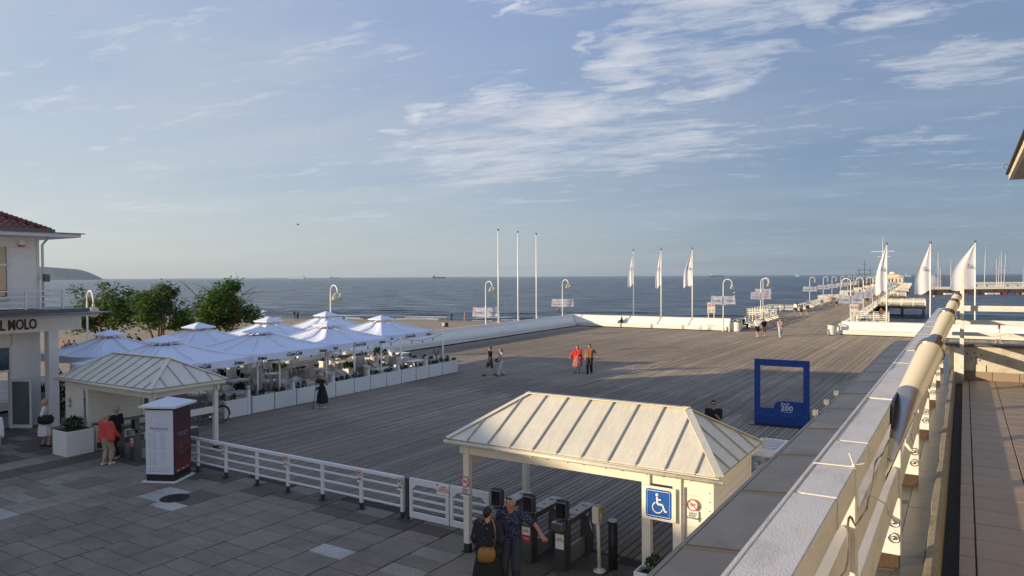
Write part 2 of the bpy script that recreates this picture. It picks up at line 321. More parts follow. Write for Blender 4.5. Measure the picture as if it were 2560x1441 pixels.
# ---------------------------------------------------------------- smooth bodies from rounded volumes
def sdf_mesh(prims, vox, k=.02, name='body'):
    lo = np.full(3, 1e9); hi = -lo
    for p in prims:
        if p[0] == 'c':
            for q, r in ((p[1], p[2]), (p[3], p[4])):
                lo = np.minimum(lo, np.array(q)-r); hi = np.maximum(hi, np.array(q)+r)
        else:
            r = max(p[2]); lo = np.minimum(lo, np.array(p[1])-r); hi = np.maximum(hi, np.array(p[1])+r)
    lo -= vox*2.5; hi += vox*2.5
    n = np.ceil((hi-lo)/vox).astype(int)+1
    ax = [lo[i]+vox*np.arange(n[i]) for i in range(3)]
    D = np.full(n, 9.0, np.float32)
    for p in prims:
        if p[0] == 'c': a, b, r0, r1 = np.array(p[1], float), np.array(p[3], float), p[2], p[4]; sq = p[5] if len(p) > 5 else (1, 1, 1); mn = np.minimum(a, b)-max(r0, r1); mx = np.maximum(a, b)+max(r0, r1)
        else: a = np.array(p[1], float); mn = a-max(p[2]); mx = a+max(p[2])
        i0 = np.maximum(((mn-lo)/vox-3-k/vox).astype(int), 0); i1 = np.minimum(((mx-lo)/vox+4+k/vox).astype(int), n)
        X, Y, Z = np.meshgrid(*[ax[i][i0[i]:i1[i]] for i in range(3)], indexing='ij')
        if p[0] == 'c':
            ab = (b-a); s3 = 1/np.array(sq, float); l2 = ((ab*s3)**2).sum()+1e-9
            px_, py_, pz_ = (X-a[0])*s3[0], (Y-a[1])*s3[1], (Z-a[2])*s3[2]; q = ab*s3
            t = np.clip((px_*q[0]+py_*q[1]+pz_*q[2])/l2, 0, 1)
            d = np.sqrt((px_-t*q[0])**2+(py_-t*q[1])**2+(pz_-t*q[2])**2)-(r0+(r1-r0)*t)
        else:
            r = p[2]; d = (np.sqrt(((X-a[0])/r[0])**2+((Y-a[1])/r[1])**2+((Z-a[2])/r[2])**2)-1)*min(r)
        d = d.astype(np.float32); sl = tuple(slice(i0[i], i1[i]) for i in range(3)); o = D[sl]
        h = np.maximum(k-np.abs(o-d), 0)/k
        D[sl] = np.minimum(o, d)-h*h*k*.25
    ins = D < 0; c = [slice(0, -1), slice(1, None)]
    cnt = np.zeros(np.array(n)-1, np.int8); pos = np.zeros((*(np.array(n)-1), 3), np.float32); ne = np.zeros(np.array(n)-1, np.int8)
    for a in c:
        for b in c:
            for e in c: cnt += ins[a, b, e]
    for axn in range(3):
        o = [i for i in range(3) if i != axn]
        for u in (0, 1):
            for v in (0, 1):
                s0 = [None]*3; s1 = [None]*3
                s0[axn], s1[axn] = c[0], c[1]; s0[o[0]] = s1[o[0]] = c[u]; s0[o[1]] = s1[o[1]] = c[v]
                d0, d1 = D[tuple(s0)], D[tuple(s1)]; x = (d0 < 0) != (d1 < 0)
                t = np.where(x, d0/np.where(x, d0-d1, 1), 0); ne += x
                pos[..., axn] += np.where(x, t, 0); pos[..., o[0]] += np.where(x, u, 0); pos[..., o[1]] += np.where(x, v, 0)
    act = (cnt > 0) & (cnt < 8); idx = np.full(act.shape, -1, np.int64); ii = np.argwhere(act); idx[act] = np.arange(len(ii))
    V = lo+vox*(ii+pos[act]/np.maximum(ne[act], 1)[:, None])
    F = []
    for axn in range(3):
        o = [i for i in range(3) if i != axn]; s0 = [slice(1, -1)]*3; s1 = [slice(1, -1)]*3
        s0[axn] = slice(0, -1); s1[axn] = slice(1, None)
        a_, b_ = ins[tuple(s0)], ins[tuple(s1)]; q = np.argwhere(a_ != b_)
        if not len(q): continue
        flip = a_[tuple(q.T)]; g = q.copy(); g[:, o[0]] += 1; g[:, o[1]] += 1
        def cell(du, dv):
            h = g.copy(); h[:, o[0]] -= 1-du; h[:, o[1]] -= 1-dv; return idx[tuple(h.T)]
        f = np.stack([cell(0, 0), cell(1, 0), cell(1, 1), cell(0, 1)], 1)
        if axn == 1: flip = ~flip
        f[~flip] = f[~flip][:, ::-1]; F.append(f)
    F = np.concatenate(F); F = F[(F >= 0).all(1)]
    me = bpy.data.meshes.new(name); me.vertices.add(len(V)); me.vertices.foreach_set('co', V.astype(np.float32).ravel())
    me.loops.add(F.size); me.loops.foreach_set('vertex_index', F.ravel().astype(np.int32)); me.polygons.add(len(F))
    me.polygons.foreach_set('loop_start', np.arange(0, F.size, 4, dtype=np.int32)); me.polygons.foreach_set('loop_total', np.full(len(F), 4, np.int32))
    me.polygons.foreach_set('use_smooth', np.ones(len(F), bool)); me.update(calc_edges=True); me.validate()
    return me
def ik(a, c, l1, l2, pole):
    a, c = Vector(a), Vector(c); d = c-a; L_ = min(d.length, (l1+l2)*.998)
    if d.length > L_: c = a+d.normalized()*L_; d = c-a
    x = (l1*l1-l2*l2+L_*L_)/(2*L_); h = math.sqrt(max(l1*l1-x*x, 0)); n = d.normalized(); pl = Vector(pole); pl = (pl-n*pl.dot(n)).normalized()
    return a+n*x+pl*h, c
def cloth(name, col, var=.12, rough=.85, **k): return mat(name, col, rough, var, 9, .25, 70, **k)
def pattern_mat(name, base, dot, scale, thr, stretch=(1, 1, 1), rnd=1.0):
    m = cloth(name, base); t = m.node_tree; b = [n for n in t.nodes if n.type == 'BSDF_PRINCIPLED'][0]
    src = b.inputs['Base Color'].links[0].from_socket
    tc = N(t, 'ShaderNodeTexCoord'); mp = N(t, 'ShaderNodeMapping'); mp.inputs['Scale'].default_value = stretch; mp.inputs['Rotation'].default_value = (.5, .7, .3); L(t, tc.outputs['Object'], mp.inputs[0])
    v = N(t, 'ShaderNodeTexVoronoi', i_Scale=scale, i_Randomness=rnd); L(t, mp.outputs[0], v.inputs['Vector'])
    f = RAMP(t, v.outputs['Distance'], [(thr, 1), (thr+.06, 0)]); L(t, MIX(t, f, src, tuple(dot)), b.inputs['Base Color']); return m
HAIRM = {'dark': mat('dark_hair', (.012, .009, .008), .6, .3, 40, .5, 120), 'grey': mat('grey_hair', (.30, .27, .24), .6, .25, 40, .5, 120),
         'blond': mat('blond_hair', (.42, .28, .14), .6, .25, 40, .5, 120), 'brown': mat('brown_hair', (.07, .035, .02), .6, .3, 40, .5, 120),
         'red': mat('auburn_hair', (.16, .04, .02), .6, .3, 40, .5, 120), 'white': mat('white_hair', (.55, .5, .44), .6, .2, 40, .5, 120)}
def person(label, loc, face, h=1.72, stride=.0, seated=False, top=('t', None), bottom=('trousers', None), shoes=None, hair='brown', hairlen=0, bun=False,
           lh=None, rh=None, turn=0.0, sk=None, vox=.018, lean=0.0, group=None, cat='person', hat=None, glasses=False, wide=1.0, fingers=False,
           hemline=None, gz=0.0, feet=None, crouch=False, spread=0.0, parent_label=True, open_coat=None, step_side=1):
    """local axes: +Y is where the person faces, +X their right hand side."""
    root = thing('person', label, cat, loc, face, group); root.scale = (h/1.75,)*3
    sk = sk or skin; W = wide
    hipz = .93 if not seated else .50
    if crouch: hipz = .14
    ly = math.sin(lean)
    def tp(z, x=0, y=0): return (x, y+ly*(z-hipz), z)      # torso point with forward lean
    dz = hipz-.93
    pel, wai, che, shz = .95+dz, 1.12+dz, 1.29+dz, 1.415+dz
    hipL, hipR = tp(.90+dz, -.085*W), tp(.90+dz, .085*W)
    if seated: fL, fR = ((-.13-spread, .42, .05), (.13+spread, .44, .05))
    elif crouch: fL, fR = ((-.12, .52, .05), (.14, .58, .05))
    else: fL, fR = ((-.09-spread, -stride*.5*step_side, .07+(.07*stride if step_side > 0 else 0)), (.09+spread, stride*.5*step_side, .07+(.07*stride if step_side < 0 else 0)))
    if feet: fL, fR = feet
    kL, fL = ik(hipL, fL, .44, .42, (-.05, 1, .25 if not crouch else 1)); kR, fR = ik(hipR, fR, .44, .42, (.05, 1, .25 if not crouch else 1))
    sL, sR = tp(shz-.01, -.175*W), tp(shz-.01, .175*W)
    sw = .12*stride/.5 if stride else 0
    lh = lh or (-.24*W, .04+sw*step_side+(.25 if seated else 0), .80+dz+(.02 if seated else 0)); rh = rh or (.24*W, .04-sw*step_side+(.25 if seated else 0), .80+dz+(.02 if seated else 0))
    eL, hL = ik(sL, lh, .29, .26, (-.45, -1, -.2)); eR, hR = ik(sR, rh, .29, .26, (.45, -1, -.2))
    nk = tp(1.45+dz); hc = Vector(tp(1.60+dz, 0, .02)); tn = Matrix.Rotation(turn, 3, 'Z')
    def hp(x, y, z): v = hc+tn@Vector((x, y, z)); return (v.x, v.y, v.z)
    sq = (1, .78, 1)
    def torso(e=0.0, low=pel):
        r = []
        for s in (-1, 1):
            r += [('c', tp(low, s*.075*W), .098*W+e, tp(wai, s*.055*W), .088*W+e, sq), ('c', tp(wai, s*.055*W), .088*W+e, tp(che, s*.078*W), .098*W+e, sq),
                  ('c', tp(che, s*.078*W), .098*W+e, tp(shz-.03, s*.10*W), .07+e, sq), ('c', tp(shz-.01, s*.05), .05+e, sL if s < 0 else sR, .052+e)]
        return r
    def arm(s, e0=0, full=True, frac=1.0):
        S_, E_, H_ = (sL, eL, hL) if s < 0 else (sR, eR, hR)
        E2 = Vector(S_).lerp(Vector(E_), frac); r = [('c', S_, .05+e0, tuple(E2), (.05-.012*frac)+e0)]
        if full: r.append(('c', tuple(E_), .038+e0, tuple(Vector(E_).lerp(Vector(H_), .97)), .027+e0))
        return r
    def leg(s, e=0, t1=1.0, t2=1.0, flare=0.0):
        H_, K_, F_2 = (hipL, kL, fL) if s < 0 else (hipR, kR, fR)
        r = [('c', H_, .084*W+e, tuple(Vector(H_).lerp(Vector(K_), t1)), .084*W+(.056-.084*W)*t1+e+flare*t1)]
        if t2 > 0 and t1 >= 1: r.append(('c', tuple(K_), .056+e+flare, tuple(Vector(K_).lerp(Vector(F_2), t2)), .056-.018*t2+e+flare))
        return r
    bp = torso(-.006)+[('c', nk, .052, hp(0, -.01, -.06), .050), ('e', hp(0, 0, .02), (.076, .094, .108)), ('c', hp(0, .035, -.035), .052, hp(0, .055, -.075), .034),
         ('c', hp(0, .088, .015), .008, hp(0, .104, -.018), .015), ('e', hp(-.078, -.005, 0), (.012, .02, .03)), ('e', hp(.078, -.005, 0), (.012, .02, .03))]
    for s in (-1, 1):
        bp += arm(s)+leg(s)
        E_, H_ = (eL, hL) if s < 0 else (eR, hR); d = (Vector(H_)-Vector(E_)).normalized(); H_ = Vector(H_)
        if not fingers:
            bp.append(('c', tuple(H_), .03, tuple(H_+d*.075), .026, (1, 1, 1)))
            bp.append(('c', tuple(H_+d*.02), .014, tuple(H_+d*.05+Vector((-s*.028, .02, 0))), .011))
        else:
            rr = d.cross(Vector((0, 0, 1))).normalized() if abs(d.z) < .9 else Vector((0, 1, 0))
            for q in (-.022, 0, .022): bp.append(('c', tuple(H_+rr*q*.7), .018, tuple(H_+d*.075+rr*q), .0155))
            up_ = rr.cross(d).normalized()
            for q, ln in ((-.034, .062), (-.012, .078), (.012, .082), (.034, .072)):
                b0 = H_+d*.078+rr*q; b1 = b0+d*ln*.5+rr*q*.25; b2 = b1+d*ln*.5+rr*q*.12-up_*.014
                bp += [('c', tuple(b0), .0105, tuple(b1), .0095), ('c', tuple(b1), .0095, tuple(b2), .008)]
            th = H_+d*.02-rr*.03*s; bp += [('c', tuple(th), .014, tuple(th+d*.035-rr*.025*s), .012), ('c', tuple(th+d*.035-rr*.025*s), .012, tuple(th+d*.062-rr*.034*s), .010)]
        F2 = fL if s < 0 else fR; bp.append(('c', (F2[0], F2[1]-.03, max(F2[2]-.03, .035)), .036, (F2[0]+s*.02, F2[1]+.15, max(F2[2]-.045, .026)), .030))
    def mk(nm, prims, m_, v=None, k=.02):
        me = sdf_mesh(prims, v or vox, k, nm); me.materials.append(m_); o = bpy.data.objects.new(nm, me); COL.objects.link(o); o.parent = root; return o
    fine = vox*.6 if fingers else vox
    mk('body', bp, sk, fine, .016 if not fingers else .010)
    kind, tm = top
    if tm:
        e = .014 if vox < .02 else .018; pr = torso(e, pel-.02)
        if kind in ('t', 'shirt'): pr += arm(-1, e+.012, False, .75)+arm(1, e+.012, False, .75)
        if kind in ('long', 'coat'): pr += arm(-1, e+.006)+arm(1, e+.006)
        if kind in ('cape',):
            pr += arm(-1, e+.02)+arm(1, e+.02)+[('c', tp(shz-.1, s*.1), .12, tp(pel-.02, s*.16), .17, (1, .7, 1)) for s in (-1, 1)]
        if kind == 'blouse': pr += arm(-1, e+.025, True)+arm(1, e+.025, True)+[('c', tp(che, s*.08*W), .12*W, tp(pel-.06, s*.11*W), .135*W, (1, .8, 1)) for s in (-1, 1)]
        mk({'coat': 'coat', 'cape': 'jacket', 'blouse': 'blouse'}.get(kind, 'shirt'), pr, tm)
    kb, bm_ = bottom
    if bm_:
        e = .016 if vox < .02 else .02
        if kb in ('trousers', 'shorts', 'capri'):
            t1, t2 = {'trousers': (1, .97), 'shorts': (.82, 0), 'capri': (1, .55)}[kb]
            pr = [('c', tp(pel+.05, s*.07*W), .088*W+e, tuple(Vector(hipL if s < 0 else hipR)), .09*W+e, sq) for s in (-1, 1)]
            fl = .02 if kb != 'trousers' else .012
            pr += leg(-1, e, t1, t2, fl)+leg(1, e, t1, t2, fl); mk({'trousers': 'trousers', 'shorts': 'shorts', 'capri': 'trousers'}[kb], pr, bm_)
        else:                                              # skirt or dress: a pleated cone from the waist (or chest) to the hem
            z1 = hemline if hemline is not None else .45; z0 = wai+.02; b = MB(); n = 40; prof = []
            b.smooth = True; cx, cy = (fL[0]+fR[0])/2*.6, (fL[1]+fR[1])/2*.4
            for i in range(9):
                t = i/8; z = z0+(z1-z0)*t; r = .125*W+(.145*W if kb != 'straight' else .06)*min(1, t*1.4)**.8*(1 if not seated else .8)
                prof.append([(cx*t+math.cos(2*math.pi*j/n)*r*(1+.07*t*math.sin(j*2*math.pi/n*9+h*40)), cy*t+tp(z)[1]*(1-t)+math.sin(2*math.pi*j/n)*r*.82*(1+.07*t*math.sin(j*2*math.pi/n*9+h*40)), z+.012*t*math.sin(j*1.7)) for j in range(n)])
            vs = [p for ring in prof for p in ring]; fs = [(i*n+(j+1) % n, i*n+j, (i+1)*n+j, (i+1)*n+(j+1) % n) for i in range(8) for j in range(n)]
            b.add(vs, fs); b.build('skirt', bm_, root)
    if shoes:
        pr = []
        for s, F2 in ((-1, fL), (1, fR)): pr.append(('c', (F2[0], F2[1]-.035, max(F2[2]-.03, .042)), .046, (F2[0]+s*.02, F2[1]+.16, max(F2[2]-.045, .036)), .038, (1, 1, .9)))
        for q, s in zip(pr, ('l', 'r')): mk('shoe', [q], shoes, min(vox, .014))
    if hair:
        pr = [('e', hp(0, -.014, .042), (.087, .100, .100)), ('c', hp(0, -.07, .02), .055, hp(0, -.065, -.04), .035)]
        if hairlen: pr += [('c', hp(s*.05, -.05, .0), .05, hp(s*.055, -.06, -.06-hairlen), .035) for s in (-1, 1)]+[('c', hp(0, -.08, 0), .05, hp(0, -.09, -.08-hairlen), .04)]
        if bun: pr.append(('e', hp(0, -.105, .075), (.045, .04, .045)))
        me_ = mk('hair', pr, HAIRM[hair], min(vox, .014), .03)
        # leave the face free
        bmh = bmesh.new(); bmh.from_mesh(me_.data); inv = tn.transposed(); kill = []
        for v in bmh.verts:
            q = inv@(v.co-hc)
            if q.y > .035 and q.z < .075 and abs(q.x) < .075: kill.append(v)
        bmesh.ops.delete(bmh, geom=kill, context='VERTS'); bmh.to_mesh(me_.data); bmh.free()
    if vox < .02:
        for s in (-1, 1):
            b = MB(); b.ball(hp(s*.031, .083, .022), .011, 8, 6); b.build('eye', mat('eye_dark', (.02, .015, .012), .2, 0), root)
        b = MB(); b.ball(hp(0, .092, -.046), .017, 10, 6, (1.2, .4, .35)); b.build('mouth', mat('lips', (.30, .08, .07), .5, .05), root)
    if glasses:
        b = MB(); zz = .022 if glasses is True else .115; yy = .095 if glasses is True else .06
        for s in (-1, 1): b.ball(hp(s*.036, yy, zz), .028, 10, 6, (1.05, .35, .8)); b.tube([hp(s*.062, yy-.01, zz), hp(s*.080, -.01, zz-.004 if glasses is True else zz-.05)], .004, 6)
        b.tube([hp(-.02, yy+.006, zz+.005), hp(.02, yy+.006, zz+.005)], .004, 6); b.build('sunglasses', screen, root)
    if hat:
        b = MB(); c0 = hp(0, -.005, .055)
        b.lathe([(.09, 0), (.094, .03), (.085, .07), (.05, .095), (.001, .1)], c0, 18, 1, 1.12)
        if hat[0] == 'cap':
            f0, f1, f2, f3 = hp(-.075, .07, .06), hp(.075, .07, .06), hp(.06, .17, .045), hp(-.06, .17, .045); b.slab([f0, f1, f2, f3], .008)
        else: b.lathe([(.09, .0), (.165, -.008), (.165, 0), (.09, .012)], c0, 20)
        b.build('hat', hat[1], root)
    root['_hands'] = 0
    del root['_hands']
    return root, dict(hL=hL, hR=hR, sL=sL, sR=sR, hipR=hipR, hipL=hipL)
def face_to(p, q): return math.atan2(-(q[0]-p[0]), q[1]-p[1])        # z-rotation that turns local +Y towards q
# ================================================================ the ground, the deck, the beach and the sea
WH = -2.2                                                  # sea level below the deck
C0 = Vector((7.7, 84.9))                                   # corner of the two long benches
def wood(name, base, warm):
    m = mat(name, base, .75, .30, 3.0, 1.0, 5, stretch=(14, .55, 14), rnd=.22, dirt=.35, dirtcol=warm, island=.22, spec=.2, drough=1.0, bdist=.017, wstain=(.22, .28, 1.4, 1.7)); return m
plankm = wood('weathered_deck_wood', (.255, .218, .175), (.120, .100, .080))
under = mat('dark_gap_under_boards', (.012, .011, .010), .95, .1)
struct_ = dict(kind='structure')
# sea
sea = bpy.data.materials.new('sea_water'); sea.use_nodes = True; t = sea.node_tree; t.nodes.clear()
o_ = N(t, 'ShaderNodeOutputMaterial'); b_ = N(t, 'ShaderNodeBsdfPrincipled'); tc = N(t, 'ShaderNodeTexCoord')
b_.inputs['Roughness'].default_value = .22; b_.inputs['IOR'].default_value = 1.33
mp = N(t, 'ShaderNodeMapping'); mp.inputs['Rotation'].default_value = (0, 0, R(17)); L(t, tc.outputs['Object'], mp.inputs[0])
mpa = N(t, 'ShaderNodeMapping'); mpa.inputs['Scale'].default_value = (.35, 1, 1); L(t, mp.outputs[0], mpa.inputs[0])
na = N(t, 'ShaderNodeTexNoise', i_Scale=.55, i_Detail=5.0, i_Roughness=.62, i_Distortion=.4); L(t, mpa.outputs[0], na.inputs[0])
nb = N(t, 'ShaderNodeTexNoise', i_Scale=.09, i_Detail=4.0, i_Roughness=.6); L(t, mpa.outputs[0], nb.inputs[0])
nc = N(t, 'ShaderNodeTexNoise', i_Scale=.012, i_Detail=5.0, i_Roughness=.6); L(t, mpa.outputs[0], nc.inputs[0])
hgt = M2(t, 'ADD', M2(t, 'MULTIPLY', na.outputs[0], .55), M2(t, 'MULTIPLY', nb.outputs[0], 1.6))
bp_ = N(t, 'ShaderNodeBump'); bp_.inputs['Strength'].default_value = 1.0; bp_.inputs['Distance'].default_value = 1.3; L(t, hgt, bp_.inputs['Height']); L(t, bp_.outputs[0], b_.inputs['Normal'])
mpb = N(t, 'ShaderNodeMapping'); mpb.inputs['Scale'].default_value = (.16, 1, 1); L(t, mp.outputs[0], mpb.inputs[0])
ne_ = N(t, 'ShaderNodeTexNoise', i_Scale=.42, i_Detail=5.0, i_Roughness=.65); L(t, mpb.outputs[0], ne_.inputs[0])
bc_ = MIX(t, RAMP(t, nc.outputs[0], [(.35, 0), (.7, 1)]), (.035, .070, .100), (.06, .10, .13))
bc_ = MIX(t, RAMP(t, ne_.outputs[0], [(.40, 0), (.62, 1)]), (.003, .008, .014), bc_)
L(t, bc_, b_.inputs['Base Color']); L(t, RAMP(t, ne_.outputs[0], [(.36, .45), (.60, .14)]), b_.inputs['Roughness']); L(t, b_.outputs[0], o_.inputs[0])
b = MB(); b.add([(-30000, 60, WH), (30000, 60, WH), (30000, 45000, WH), (-30000, 45000, WH)], [(0, 1, 2, 3)])
tag(b.build('sea', sea), kind='structure')
# beach
def shore(x, y): return y+.297*(x+3)-131.0
sandm = bpy.data.materials.new('beach_sand'); sandm.use_nodes = True; t = sandm.node_tree; t.nodes.clear()
o_ = N(t, 'ShaderNodeOutputMaterial'); b_ = N(t, 'ShaderNodeBsdfPrincipled'); tc = N(t, 'ShaderNodeTexCoord'); b_.inputs['Roughness'].default_value = .95; b_.inputs['Specular IOR Level'].default_value = .15
n1 = N(t, 'ShaderNodeTexNoise', i_Scale=2.2, i_Detail=7.0, i_Roughness=.7); L(t, tc.outputs['Object'], n1.inputs[0])
n2 = N(t, 'ShaderNodeTexNoise', i_Scale=.08, i_Detail=3.0); L(t, tc.outputs['Object'], n2.inputs[0])
sp = N(t, 'ShaderNodeSeparateXYZ'); L(t, tc.outputs['Object'], sp.inputs[0])
wet = RAMP(t, M2(t, 'MULTIPLY_ADD', sp.outputs[2], 2.0, 5.2), [(.62, 1), (.95, 0)])
c_ = MIX(t, n2.outputs[0], (.36, .28, .19), (.46, .38, .28)); c_ = MIX(t, M2(t, 'MULTIPLY', n1.outputs[0], .4), c_, (.26, .2, .14)); c_ = MIX(t, wet, c_, (.13, .11, .09))
L(t, c_, b_.inputs['Base Color']); bp_ = N(t, 'ShaderNodeBump'); bp_.inputs['Strength'].default_value = .8; bp_.inputs['Distance'].default_value = .12; L(t, n1.outputs[0], bp_.inputs['Height']); L(t, bp_.outputs[0], b_.inputs['Normal']); L(t, b_.outputs[0], o_.inputs[0])
nx, ny = 360, 250; xs = np.linspace(-260, 160, nx); ys = np.linspace(18, 225, ny); vs = []
for y in ys:
    for x in xs:
        s_ = shore(x, y); z = WH-.0125*s_ if s_ < 0 else WH-.05*s_
        z = min(z, -1.0)
        if s_ < -2: z += .10*(mnoise.noise((x*.55, y*.55, 0))+.6*mnoise.noise((x*1.4, y*1.4, 5)))*min(1, -s_/12)
        vs.append((x, y, z))
fs = [(j*nx+i, j*nx+i+1, (j+1)*nx+i+1, (j+1)*nx+i) for j in range(ny-1) for i in range(nx-1)]
b = MB(); b.smooth = True; b.add(vs, fs); tag(b.build('beach', sandm), kind='structure')
# foam lines and swell near the shore
foam = mat('sea_foam', (.42, .45, .46), .6, .2, 3)
swell = mat('wave_face', (.02, .04, .05), .15, .2, 3)
b = MB(); r_ = random.Random(5)
for row, s_ in enumerate((-1.2, 1.5, 5, 9.5)):
    x = -150
    while x < 60:
        ln = r_.uniform(3, 16); w_ = r_.uniform(.04, .22); n = 8; pts = []
        for i in range(n+1):
            xx = x+ln*i/n; yy = 131-.297*(xx+3)+s_+.5*math.sin(xx*.35+row)+r_.uniform(-.12, .12); pts.append((xx, yy, w_*math.sin(math.pi*i/n)+.03))
        vs = [(p[0], p[1]-p[2], WH+.05) for p in pts]+[(p[0], p[1]+p[2]*.3, WH+.13+.04*(row % 2)) for p in pts]
        b.add(vs, [(i, i+1, n+2+i, n+1+i) for i in range(n)]); x += ln+r_.uniform(1, 14)
tag(b.build('foam', foam), 'broken lines of white foam where small waves reach the beach', 'foam', kind='stuff')
b = MB(); b.smooth = True
for row, s_ in enumerate((4, 8, 12.5, 18, 25, 34)):
    x = -170
    while x < 140:
        ln = r_.uniform(12, 45); n = 14; pr = [(-.9, 0), (-.35, .16), (0, .26), (.5, .12), (1.4, 0)]; vs = []
        for i in range(n+1):
            xx = x+ln*i/n; yy = 131-.297*(xx+3)+s_+.8*math.sin(xx*.12+row*2)+.25*math.sin(xx*.7); e = math.sin(math.pi*i/n)**.7
            vs += [(xx, yy+a*1.3, WH-.02+zz*e*r_.uniform(.9, 1.1)) for a, zz in pr]
        b.add(vs, [(i*5+k, i*5+5+k, i*5+6+k, i*5+1+k) for i in range(n) for k in range(4)]); x += ln*r_.uniform(.8, 1.5)
tag(b.build('waves', sea), 'low rolling waves near the beach', 'waves', kind='stuff')
# deck
U1 = 75.9; U0D = 13.9
def leftedge(u): return -38.8+.0489*(75.9-u)
deck = MB(); pl = [A(U0D, -45), A(U0D, 60), A(U1+1.2, 60), A(U1+1.2, -40)]
deck.prism([(p.x, p.y) for p in pl], -.5, -.075); deck = tag(deck.build('deck', under), kind='structure')
pitch_ = .17; pm_cache = {}; stuff = MB(); rr = random.Random(3)
nplank = 0; v = 7.0
def plank_profile(b, v, u0, u1, w_, dz):
    a0, a1 = A(u0, v, -.035+dz), A(u1, v, -.035+dz); b.beam(a0, a1, w_, .07)
v = 7.0
while v > -38.9:
    u0 = U0D+rr.uniform(-.03, .03); u1 = U1+.9
    if leftedge(u0) > v: u0 = max(u0, 75.9-(v+38.8)/.0489) if v > -38.8 else u1
    b = MB(); u = u0; first = True
    while u < u1-.3:
        l_ = rr.uniform(3.8, 5.2)*(.6 if first else 1); e = min(u+l_, u1); first = False
        plank_profile(b, v+rr.uniform(-.004, .004), u+.008, e-.008, .142, rr.uniform(-.006, .005)); u = e
    if b.v:
        # local frame so that the grain runs along the board
        o = bpy.data.objects.new('plank', None)
        Minv = (Matrix.Translation(A(0, v))@Matrix.Rotation(RZA, 4, 'Z')).inverted(); b.v = [tuple(Minv@Vector(q)) for q in b.v]
        bpy.data.objects.remove(o); o = b.build('plank', plankm, deck); o.matrix_local = Matrix.Translation(A(0, v))@Matrix.Rotation(RZA, 4, 'Z'); nplank += 1
    v -= pitch_
b = MB(); v = 7.17
while v < 60:
    b.beam((v, U0D, -.035), (v, U1+.9, -.035), .142, .07); v += pitch_
o = b.build('planking', plankm, deck); o.rotation_euler = (0, 0, RZA); o['kind'] = 'stuff'
# paving in front of the fence
pave = MB(); pl = [A(-30, -60), A(-30, 8), A(U0D-.01, 8), A(U0D-.01, -60)]; pave.prism([(p.x, p.y) for p in pl], -.6, -.03)
pave = tag(pave.build('paving', mat('sand_joint', (.035, .033, .03), .95, .2, 20)), kind='structure')
def slabmat(n, c, d=.45): return mat(n, c, .85, .34, 18, .8, 60, rnd=.07, dirt=d, dirtcol=tuple(x*.45 for x in c), spec=.3, wstain=(.55, .55, 1.1, 1.5))
SM = {'d': slabmat('dark_paving_slab', (.232, .196, .152)), 'p': slabmat('pinkish_paving_slab', (.262, .213, .165)), 'l': slabmat('grey_paving_slab', (.325, .286, .218)),
      'w': slabmat('pale_paving_slab', (.47, .45, .40), .5), 'k': slabmat('dark_worn_slab', (.135, .115, .090), .5), 'g': slabmat('greenish_paving_slab', (.250, .214, .160))}
SMESH = {}
for k, m_ in SM.items():
    for q in range(3):
        b = MB(); r2 = random.Random(q*7+1); j = lambda: r2.uniform(-.007, .007)
        b.add([(x+j(), y+j(), z) for z in (-.08, 0) for x, y in ((-.482, -.243), (.482, -.243), (.482, .243), (-.482, .243))], [(3, 2, 1, 0), (4, 5, 6, 7), (0, 1, 5, 4), (1, 2, 6, 5), (2, 3, 7, 6), (3, 0, 4, 7)])
        SMESH[k, q] = b.mesh('paving_slab', m_, .006)
def slabkind(u, v, rs):
    wm = [(10.0, -16.55), (10.5, -17.5), (9.5, -17.5), (11.7, -13.5)]
    c = math.floor(v)
    if abs(u-10.7) < .26 and c == -12: return 'w'
    if c == -19 and 10.75 < u < 12.1: return 'w'
    if c == -18 and 10.6 < u < 11.2: return 'w'
    if c == -18 and 11.2 < u < 12.1: return 'k'
    if u > 12.7: return 'k' if rs.random() < .7 else 'd'
    if c == -21: return 'w' if u < 9.3 and rs.random() < .5 else 'l'
    if c in (-22, -23): return 'l' if rs.random() < .7 else 'g'
    if c == -24: return 'g'
    if c == -25: return 'k'
    if c == -26: return 'l' if rs.random() < .7 else 'g'
    if c < -26: return 'k' if rs.random() < .6 else 'd'
    if c == -10 and u < 12: return 'l' if rs.random() < .7 else 'g'
    if c > -9: return 'k' if rs.random() < .7 else 'd'
    return rs.choice('ppddpg')
cells = []; rs = random.Random(21)
for c in range(-60, 8):
    off = rs.choice((0, .25, .12, .37))
    n = 0; u = U0D-.26-off
    while u > -14:
        cells.append((u, c+.5)); u -= .5
def pxsize(u, v):
    p = A(u, v); return -(p.x**2+p.y**2) if p.y > 3 and abs(p.x/p.y) < .85 and p.y > 13.2 else -1e6-(p.x**2+p.y**2)
cells.sort(key=lambda c: -pxsize(*c)); far = {}
for i, (u, v) in enumerate(cells):
    k = slabkind(u, v, rs); q = rs.randrange(3); z = rs.uniform(-.008, .004); rz = RZA+rs.uniform(-.006, .006)
    if i < 295:
        inst('paving_slab', SMESH[k, q], pave, A(u, v, z), rz)
    else:
        far.setdefault(k, MB()).box(A(u, v, -.04+z), (.965, .486, .08), RZA)
for k, b in far.items(): o = b.build('paving_field', SM[k], pave); o['kind'] = 'stuff'
